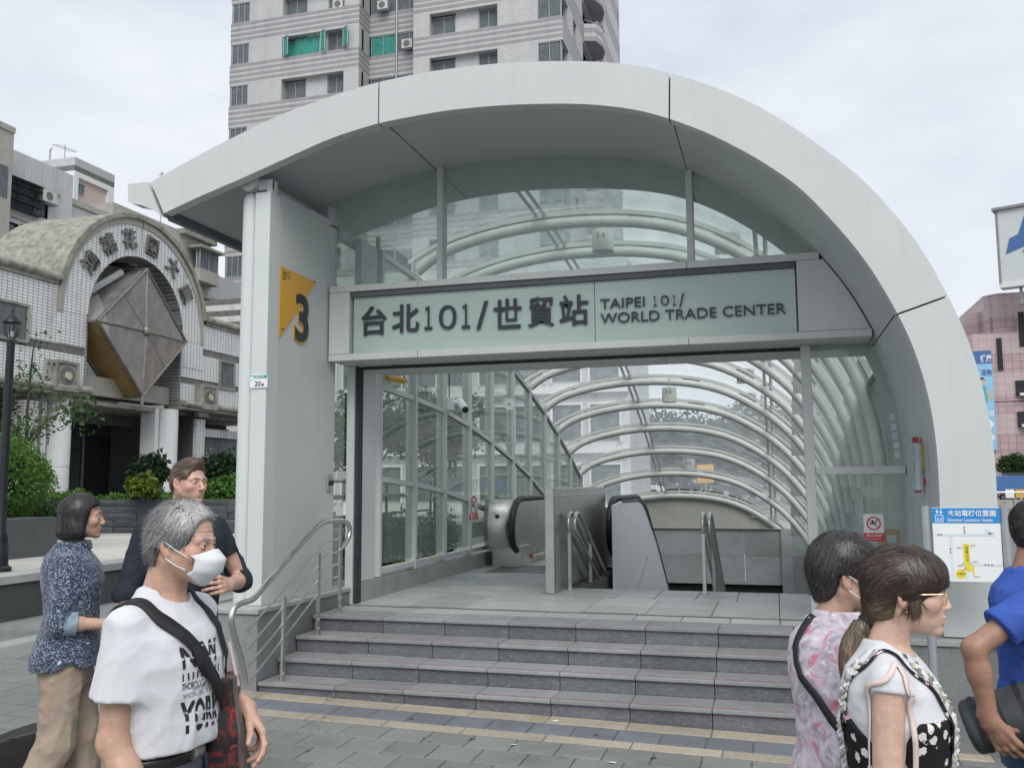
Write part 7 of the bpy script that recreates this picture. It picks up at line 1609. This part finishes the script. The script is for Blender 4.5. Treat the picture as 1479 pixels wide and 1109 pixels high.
add_hair(p, cap_bob, (.010, .009, .010), hair_tint((.008, .007, .008), (.045, .042, .045)), lambda q: np.stack([.25-.9*(q[:, 0] < -.03)*(q[:, 2] > .05)+.1*(q[:, 2] < 0), np.sign(q[:, 1])*np.clip((q[:, 2])/.08, -.2, 1)*.9, -.5-1.2*(q[:, 2] < .07)], 1), lambda q: q[:, 2] > -.05, 3000, .12, .004, .003, .08)
sf = p.top_fn(.026, .44, 1.22, .058, .02, -.004, .006, sl_end=.060, hemw=.022); sf2 = lambda P: smax(sf(P), .488*H+.035*np.exp(-((P[:, 0]-.02)/.045)**2)-P[:, 2], .004)
p.garment('shirt', 'navy_print', sf2, V3(-.4, -.45, .44*H), V3(.45, .45, .88*H), .007)
e, w = p.arm[-1]; mat('cuff_blue', (.22, .30, .36), .8, var=.3, scale=30); dr = unit(w-e); lmesh('cuff', MB().tube([e+dr*.025, e+dr*.085], .058, 16), 'cuff_blue', p.root)
cf = lambda P: np.maximum(np.abs(np.linalg.norm((P-p.nb-V3(.02, 0, .0))/V3(1, 1, 1), axis=1)-.068)-.006, np.abs(P[:, 2]-p.nb[2]-.014)-.022); p.garment('collar', 'navy_print', cf, p.nb-.12, p.nb+.12, .004)
p.garment('trousers', 'trouser_khaki', p.pants_fn(.58, .098, .085, .085, .010, .006), V3(-.7, -.4, 0), V3(.6, .4, .6*H), .009); p.shoes('bag_black')
B = empty('hand_bag', tuple(p.root.location), 'black bag carried low behind the woman in khaki trousers', 'bag', None, p.rz); bc = V3(-.22, .16, .36)
bg = lambda P: np.maximum.reduce([np.abs((P-bc)[:, 0]+.3*(P-bc)[:, 2])-.17, np.abs((P-bc)[:, 1])-.07, np.abs((P-bc)[:, 2]-.25*(P-bc)[:, 0])-.10])-.02+.004*wob(P, 30, 2)
net_obj('bag_body', [sdf_mesh(bg, bc-.4, bc+.4, .01)], 'bag_black', B); w = p.arm[1][1]; lmesh('handle', MB().tube([w+V3(0, 0, -.10), bc+V3(.15, 0, .12)], .012, 6), 'bag_black', B)

# ------------------------------------------------------------------ man in dark shirt at the pier
p = Person('man with short brown hair in dark navy shirt near the white pier', (273, 696), 4.8, 30, 0, (.56, .35, .27), head_yaw=math.radians(10), head_roll=.0, nose=1.15, brow=1.25, jaw=1.06, chin=1.1, sockets=1.2, fat=1.02, head_x=.045, head_scale=.96)
M1 = p; H = p.H
p.pose_arm(-1, (-.12, -.22, -1), (.2, .05, -1)); p.pose_arm(1, (.06, .50, -1), (.75, -.75, .02)); p.pose_leg(1, (.06, .05, -1), (-.05, 0, -1)); p.pose_leg(-1, (.02, -.05, -1), (-.05, 0, -1))
p.hand[1] = hand_fn(p.arm[1][1], (.5, -.85, .1), (.8, .5, .2), (0, 0, 1), 1.05); p.hand[-1] = hand_fn(p.arm[-1][1], (.1, 0, -1), (0, -1, 0), (1, 0, 0), 1.05)
p.body(dict(blush=.2, beard=.22, lipk=.5)); p.brows('bark', .003, zz=.0165)
def cap_short(q):
    d = ell(q, (-.012, 0, .037), (.103, .079, .089)); d = smin(d, ell(q, (.034, .0, .104), (.056, .046, .024)), .03); d = smin(d, ell(q, (-.05, 0, -.015), (.053, .070, .06)), .03)
    d = smax(d, -ell(q, (.108, 0, -.018), (.064, .11, .092)), .016); d = np.where(q[:, 0] > -.040, smax(d, -.006-q[:, 2], .012), d); d = smax(d, -.062-q[:, 2], .01); return d+.0018*wob(q, 110, 1)
add_hair(p, cap_short, (.055, .036, .024), hair_tint((.045, .03, .02), (.22, .155, .105)), lambda q: np.stack([.2-1.*(q[:, 2] < .07), .9*(q[:, 2] > .07)+0*q[:, 0], .35*(q[:, 2] > .07)-.9*(q[:, 2] < .07)], 1), lambda q: q[:, 2] > -.06, 2600, .035, .003, .004, .2)
sf = p.top_fn(.020, .50, 1.10, .060, .012, -.006, .006, sl_end=.060); p.garment('shirt', 'shirt_dark', sf, V3(-.45, -.5, .46*H), V3(.5, .55, .88*H), .008)
e, w = p.arm[1]; dr = unit(w-e); lmesh('rolled_cuff', MB().tube([e+dr*.0, e+dr*.05], .060, 16), 'shirt_dark', p.root)
cf = lambda P: np.maximum(np.abs(np.linalg.norm(P-p.nb-V3(.015, 0, .0), axis=1)-.072)-.006, np.abs(P[:, 2]-p.nb[2]-.016)-.022); pp_ = p; p.garment('collar', 'shirt_dark', cf, p.nb-.12, p.nb+.12, .005)
p.garment('jeans', 'jeans_dark', p.pants_fn(.56, .088, .066, .06), V3(-.5, -.4, 0), V3(.5, .4, .6*H), .012); p.shoes()

# ------------------------------------------------------------------ lady in floral shirt
p = Person('woman with short black hair and mask in pink and grey floral shirt', (1222, 829), 2.8, 100, 0, (.52, .34, .26), female=True, head_pitch=.06, nose=.85, jaw=.96, fat=1.06, head_scale=.95)
W2 = p; H = p.H
p.pose_arm(-1, (-.05, -.12, -1), (.35, .05, -1)); p.pose_arm(1, (.1, .12, -1), (.5, 0, -1)); p.pose_leg(1, (.2, 0, -1), (-.1, 0, -1)); p.pose_leg(-1, (-.1, 0, -1), (-.3, 0, -1))
for sd in (1, -1): p.hand[sd] = hand_fn(p.arm[sd][1], (.3, 0, -1), (0, sd, 0), (1, 0, 0), .92)
p.body(dict(lipk=.4)); p.brows('black_print', .0022)
def cap_pixie(q):
    d = ell(q, (-.012, 0, .040), (.112, .092, .098)); d = smin(d, ell(q, (-.060, 0, .0), (.060, .078, .075)), .03); d = smin(d, ell(q, (-.068, 0, -.055), (.032, .050, .05)), .03)
    d = smax(d, -ell(q, (.100, 0, -.036), (.060, .12, .084)), .012); d = np.where(q[:, 0] > -.036, smax(d, .004-q[:, 2]-.3*np.clip(q[:, 0]-.0, 0, .1), .01), d); d = smax(d, -.098-q[:, 2]+.4*(q[:, 0]+.1), .01); return d+.002*wob(q, 80, 1)
add_hair(p, cap_pixie, (.014, .012, .013), hair_tint((.010, .008, .009), (.07, .062, .065)), lambda q: np.stack([-.35+1.2*(q[:, 0] > .01)*(q[:, 2] > .03), np.sign(q[:, 1])*.35*(q[:, 2] > .06), -.25-1.*(q[:, 2] < .08)], 1), lambda q: q[:, 2] > -.09, 3200, .07, .003, .004, .14)
rows = []
for t in np.linspace(-1, 1, 19):
    y = .067*math.sin(t*1.35); b = math.cos(t*1.35); top = V3(.045+.056*b**.8, y, -.030+.014*b); bot = V3(.040+.050*b**.8, y*.9, -.075-.030*b); mid = (top+bot)/2+V3(.016*b, 0, 0); rows.append([p.from_head(q*1.02) for q in (top, top*.5+mid*.5+V3(.004*b, 0, 0), mid, mid*.5+bot*.5+V3(.004*b, 0, 0), bot)])
o = lmesh('face_mask', MB().grid(rows), 'mask_white', p.root, 'all'); o.modifiers.new('thick', 'SOLIDIFY').thickness = .003
for sd in (1, -1):
    for z0, z1, x1 in ((-.034, .006, -.012), (-.076, -.042, -.006)): lmesh('ear_loop', MB().tube([p.from_head(V3(.048, .067*sd, z0)), p.from_head(V3(.02, .078*sd, (z0+z1)/2)), p.from_head(V3(x1, .083*sd, z1))], .002, 6), 'mask_white', o)
lmesh('glasses', MB().tube([p.from_head(V3(-.01, -.080, .010)), p.from_head(V3(.05, -.076, .006)), p.from_head(V3(.092, -.066, .002)), p.from_head(V3(.098, -.045, .004))], .0016, 6), 'gold', p.root)
sf = p.top_fn(.030, .455, 1.75, .058, .0, -.006, .0075, sl_end=.064); p.garment('shirt', 'floral_shirt', sf, V3(-.45, -.5, .42*H), V3(.5, .5, .88*H), .0065)
cf = lambda P, p=p: np.maximum(np.abs(np.linalg.norm((P-p.nb-V3(.022, 0, .004))/V3(1.1, 1, 1), axis=1)-.078-.5*np.clip(p.nb[2]+.02-P[:, 2], 0, .03))-.007, np.maximum(np.abs(P[:, 2]-p.nb[2]-.008)-.035, P[:, 0]-.075)); p.garment('collar', 'floral_shirt', cf, p.nb-.15, p.nb+.15, .004)
p.garment('trousers', 'trouser_grey', p.pants_fn(.56, .092, .075, .07), V3(-.6, -.4, 0), V3(.6, .4, .6*H), .013); p.shoes()
B = empty('crossbody_bag', tuple(p.root.location), 'black cross body bag strap worn over the floral shirt', 'bag', None, p.rz); arm_ = lambda P, sf=sf: sf(P)
ribbon('strap', 'strap_black', B, sf, [V3(.02, .03, .842*H), V3(-.06, -.03, .83*H), V3(-.12, -.10, .77*H), V3(-.10, -.19, .72*H), V3(.0, -.24, .66*H), V3(.07, -.22, .62*H), V3(.13, -.15, .56*H), V3(.17, -.05, .52*H)], .026, .004, 40)
bq = V3(.20, .06, .49*H); net_obj('bag_body', [sdf_mesh(lambda P: np.maximum.reduce([np.abs(P[:, 0]-bq[0])-.03, np.abs(P[:, 1]-bq[1])-.10, np.abs(P[:, 2]-bq[2])-.08])-.012, bq-.2, bq+.2, .009)], 'bag_black', B)

# ------------------------------------------------------------------ young woman with ponytail and glasses
p = Person('young woman with ponytail and gold glasses in black flowered dress', (1310, 854), 2.4, 91, 0, (.60, .40, .31), female=True, head_pitch=.02, nose=.80, jaw=.96, chin=.9, lips=1.15, brow=.8, sockets=.9, fat=1.0, head_x=.05, head_scale=.92)
Y1 = p; H = p.H
p.pose_arm(-1, (-.06, -.12, -1), (.25, .02, -1)); p.pose_arm(1, (-.05, .12, -1), (.3, 0, -1)); p.pose_leg(1, (.2, 0, -1), (-.1, 0, -1)); p.pose_leg(-1, (-.12, 0, -1), (-.3, 0, -1))
for sd in (1, -1): p.hand[sd] = hand_fn(p.arm[sd][1], (.2, 0, -1), (0, sd, 0), (1, 0, 0), .9)
p.body(dict(blush=.14, lipk=.75, lip=(.95, .55, .52))); p.brows('bark', .002, zz=.021)
def cap_pony(q):
    d = ell(q, (-.014, 0, .036), (.113, .090, .098)); d = smin(d, ell(q, (-.06, 0, -.03), (.055, .066, .065)), .03); d = smin(d, cone(q, (-.085, 0, -.05), (-.105, 0, -.092), .032, .018), .02)
    d = smin(d, np.maximum(ell(q, (.045, 0, .045), (.062, .074, .066)), .012-q[:, 2]+.35*np.maximum(np.abs(q[:, 1])-.035, 0)*-1), .015)       # fringe
    d = smax(d, -ell(q, (.108, 0, -.055), (.062, .13, .076)), .007); d = np.where(q[:, 0] > -.030, smax(d, -.022-q[:, 2]-.3*(q[:, 0]+.0), .012), d); d = smax(d, -.105-q[:, 2], .01); return d+.0022*wob(q, 70, 1)
def tint_y(a, b, t):
    q = Y1.to_head(a); low = np.clip((-.004-q[:, 2])/.03, 0, 1)*np.clip((q[:, 0]+.10)/.05, 0, 1)*np.clip((.05-q[:, 0])/.03, 0, 1); k = (low*(.35+.65*t))[:, None]; base = np.array([.022, .013, .011])*(1-t[:, None])+np.array([.085, .055, .045])*t[:, None]; return base*(1-k)+np.array([.26, .19, .115])*k
def fl_y(q):
    f = np.stack([-1+0*q[:, 0], np.sign(q[:, 1])*-.05, -.55+0*q[:, 0]], 1); fr = (q[:, 0] > .0) & (q[:, 2] > .035); f[fr] = np.stack([.55+0*q[fr, 0], q[fr, 1]*6, -.9+0*q[fr, 0]], 1); return f
hair_o, hair_f = add_hair(p, cap_pony, (.020, .012, .010), tint_y, fl_y, lambda q: q[:, 2] > -.10, 4200, .10, .003, .004, .10)
# ponytail and braid
tail = resample([V3(-.098, 0, -.082), V3(-.128, -.010, -.112), V3(-.158, -.02, -.16), V3(-.168, -.025, -.22), V3(-.160, -.025, -.27)], 20, 2); rg = np.random.default_rng(9); mb = MB(); cols_ = []
tl = lambda P: np.min([cone(P, p.from_head(tail[i]), p.from_head(tail[i+1]), (.019, .026)[i > 3]-.0007*i, (.019, .026)[i > 2]-.0007*(i+1)) for i in range(19)], 0)
net_obj('ponytail', [sdf_mesh(tl, p.hc-V3(.3, .15, .4), p.hc+V3(.1, .1, .0), .005)], 'hair', p.root, lambda V: np.repeat(np.array([[.06, .042, .03]]), len(V), 0))
sd_ = np.stack([p.from_head(tail[2+int(9*q)]) for q in rg.random(1300)])+rg.normal(size=(1300, 3))*.02
strands('ponytail_strands', 'hair', p.root, tl, sd_, lambda P: np.repeat((p.Rh@V3(-.05, 0, -1))[None], len(P), 0), .13, 9, .003, .006, .12, 4, lambda a, b, t: np.array([.030, .020, .015])*(1-t[:, None])+np.array([.25, .185, .12])*t[:, None], kind='stuff')
rgt_ = np.random.default_rng(12); sdd = np.array([p.from_head(V3(.004+.030*q, -.076, .0-.012*r_)) for q, r_ in rgt_.random((90, 2))])
strands('side_locks', 'hair', p.root, p.headw, sdd, lambda P: np.repeat((p.Rh@V3(-.12, 0, -1))[None], len(P), 0), .060, 8, .0026, .008, .25, 6, hair_tint((.020, .012, .010), (.16, .11, .07)), kind='stuff')
lmesh('hair_tie', MB().tube([p.from_head(tail[1]), p.from_head(tail[2])], .025, 14), 'strap_black', p.root)
# glasses, earring, necklace
g = []
for sd in (1, -1):
    ring_ = [p.from_head(V3(.100-.010*abs(sd*.033+.026*math.cos(t)*sd)/.06*1.2, sd*.033+.026*math.cos(t), -.008+.022*math.sin(t))) for t in np.linspace(0, 6.283, 25)]
    lmesh('glasses_rim', MB().tube(ring_, .0013, 6), 'gold', p.root); lmesh('glasses_temple', MB().tube([p.from_head(V3(.090, sd*.060, .004)), p.from_head(V3(.04, sd*.078, .002)), p.from_head(V3(-.012, sd*.083, .002))], .0016, 6), 'gold', p.root)
lmesh('glasses_bridge', MB().tube([p.from_head(V3(.100, .008, -.006)), p.from_head(V3(.106, 0, -.002)), p.from_head(V3(.100, -.008, -.006))], .0013, 6), 'gold', p.root)
lmesh('earring', MB().lathe([(.0005, -.003), (.003, 0), (.0005, .003)], tuple(p.from_head(V3(-.004, -.084, -.046))), 8), 'gold', p.root)
nk = onto(p.headw, resample([p.nb+V3(-.06, -.06, .03), p.nb+V3(-.01, -.085, -.002), p.nb+V3(.06, -.05, -.03), p.nb+V3(.085, 0, -.05), p.nb+V3(.06, .05, -.03), p.nb+V3(-.01, .085, -.002)], 40), .0015); lmesh('necklace', MB().tube(resample(nk, 40, 2), .0012, 5), 'gold', p.root)
tee2 = p.top_fn(.014, .55, .05, .052, .028, .012, .003, sl_end=.058); p.garment('white_top', 'cotton_white', tee2, V3(-.4, -.4, .52*H), V3(.4, .4, .88*H), .0055)
def dressf(P):
    d = p.torso(P, .024, .30*H, None); d = smin(d, np.maximum(loft(P, np.array([.25, .5, .6])*H, [.26, .19, .165], [.24, .17, .12]), P[:, 2]-.6*H), .03); nk_ = .700*H+.085*np.clip(P[:, 0]/.06, 0, 1)+.10*np.clip(np.abs(P[:, 1])-.045, 0, .1)*-1+.9*np.clip(-P[:, 0]-.02, 0, .08); d = smax(d, P[:, 2]-nk_, .006); d = smax(d, .26*H-P[:, 2], .006)
    for sd in (1, -1): d = smax(d, -(p.limb_arm(P, sd, 1.12)), .006)
    return d+.004*wob(P, 30, 6)
p.garment('flower_dress', 'flower_dress', dressf, V3(-.4, -.4, .22*H), V3(.4, .4, .82*H), .006)
both = lambda P: np.minimum(tee2(P), dressf(P))
for sd in (1, -1): ribbon('dress_strap', 'flower_dress', p.root, both, [V3(-.10, .085*sd, .72*H), V3(-.07, .088*sd, .79*H), V3(.0, .095*sd, .825*H), V3(.06, .085*sd, .78*H), V3(.10, .07*sd, .70*H)], .010, .004, 60)
br_ = onto(both, resample([V3(-.105, -.05, .66*H), V3(-.105, -.075, .73*H), V3(-.06, -.078, .80*H), V3(.0, -.080, .832*H), V3(.05, -.070, .80*H), V3(.085, -.055, .755*H), V3(.115, -.055, .70*H), V3(.13, -.06, .62*H), V3(.13, -.06, .56*H)], 46), .006); br_ = resample(br_, 46, 2)
ribbon('braid_band', 'cotton_white', p.root, both, br_[::3], .028, .004, 50, .004, 1)
br_ = resample(br_, 54, 1)
for i in range(53):
    q = br_[i]; T_ = unit(br_[i+1]-br_[max(0, i-1)]); G_ = grad(both, q[None], .01)[0]; S_ = unit(np.cross(T_, G_))
    for o_ in (-.009, .009):
        lmesh('braid_link', MB().tube([q+S_*(o_-.007*np.sign(o_))-T_*.010, q+S_*o_+G_*.005, q+S_*(o_+.006*np.sign(o_))+T_*.009], [.003, .0058, .003], 6), ('mask_white', 'moss_concrete', 'cotton_white', 'old_cream', 'moss_concrete')[(i+(o_ > 0)*2) % 5], p.root)
p.garment('leggings', 'shirt_dark', p.pants_fn(.55, .075, .05, .04, -.002, .001), V3(-.6, -.4, 0), V3(.6, .4, .45*H), .014); p.shoes()
B = empty('tote_bag', tuple(p.root.location), 'bag on pale pink straps hanging from the young woman in glasses', 'bag', None, p.rz)
al = lambda P: np.minimum(both(P), p.limb_arm(P, -1))
for pts in ([V3(.0, -.155, .815*H), V3(.045, -.175, .76*H), V3(.05, -.18, .68*H), V3(.05, -.19, .56*H)], [V3(.0, -.155, .815*H), V3(-.055, -.17, .75*H), V3(-.075, -.175, .66*H), V3(-.10, -.18, .56*H)]): ribbon('strap', 'strap_pink', B, al, pts, .013, .004, 30, .003, 2)
bq = V3(-.03, -.24, .42*H); net_obj('bag_body', [sdf_mesh(lambda P: np.maximum.reduce([np.abs(P[:, 0]-bq[0])-.14, np.abs(P[:, 1]-bq[1])-.04, np.abs(P[:, 2]-bq[2])-.14])-.015, bq-.3, bq+.3, .012)], 'strap_pink', B)
lmesh('strap_join', MB().tube([bq+V3(.07, .05, .14), V3(.05, -.195, .57*H)], .008, 6), 'strap_pink', B); lmesh('strap_join', MB().tube([bq+V3(-.07, .05, .14), V3(-.10, -.185, .57*H)], .008, 6), 'strap_pink', B)

# ------------------------------------------------------------------ man in blue at the right edge
p = Person('man in blue shirt and jeans holding a grey bag behind him', (1508, 768), 3.4, 98, 0, (.36, .20, .14), fat=1.08, nose=1.1, lean=.0, head_x=.05)
M2 = p; H = p.H
p.pose_arm(-1, (-.86, -.36, -.62), (.16, .04, -1)); p.pose_arm(1, (.1, .15, -1), (.6, 0, -.6)); p.pose_leg(1, (.22, 0, -1), (-.1, 0, -1)); p.pose_leg(-1, (-.05, 0, -1), (-.3, 0, -1))
p.hand[-1] = hand_fn(p.arm[-1][1], (.55, .10, -.8), (-.35, -.9, -.1), (.85, -.2, .5), 1.05, (.55, .6, .65, .7), .06, .7, .3); p.hand[1] = hand_fn(p.arm[1][1], (.6, 0, -.6), (0, 1, 0), (1, 0, 1), 1.05)
p.body(dict(lipk=.3)); p.brows('black_print', .0028)
add_hair(p, cap_short, (.010, .009, .009), hair_tint((.008, .007, .007), (.04, .036, .036)), lambda q: np.stack([-.3+0*q[:, 0], 0*q[:, 0], -1+0*q[:, 0]], 1), lambda q: q[:, 2] > -.06, 1800, .03, .003, .003, .25)
sf = p.top_fn(.022, .50, .62, .062, .016, -.004, .006, sl_end=.074); p.garment('shirt', 'shirt_blue', sf, V3(-.5, -.5, .46*H), V3(.45, .5, .88*H), .007)
cf = lambda P, p=p: np.maximum(np.abs(np.linalg.norm(P-p.nb-V3(.015, 0, .0), axis=1)-.072)-.006, np.abs(P[:, 2]-p.nb[2]-.016)-.020); p.garment('collar', 'shirt_blue', cf, p.nb-.12, p.nb+.12, .005)
p.garment('jeans', 'jeans_blue', p.pants_fn(.555, .098, .074, .066, .006, .007), V3(-.6, -.4, 0), V3(.6, .4, .6*H), .009); p.shoes()
B = empty('camera_bag', tuple(p.root.location), 'grey padded cylindrical bag with black bands under the hand of the man in blue', 'bag', None, p.rz)
w = p.arm[-1][1]; a0 = w+V3(-.07, .095, -.045); a1 = a0+V3(.50, -.03, .20); dr = unit(a1-a0)
MBt = lambda q0, q1, r, nm, m: lmesh(nm, MB().tube(resample([a0+dr*q0, a0+dr*q1], 6), r, 24), m, B)
cyl = lambda P: smax(cone(P, a0+dr*.02, a1, .094, .094), -((P-a0)@dr), .03)+.004*wob(P, 28, 2)
net_obj('bag_body', [sdf_mesh(cyl, np.minimum(a0, a1)-.16, np.maximum(a0, a1)+.16, .009)], 'bag_grey', B)
for q in (.04, .12, .20, .34): MBt(q, q+.016, .098, 'band', 'bag_black')
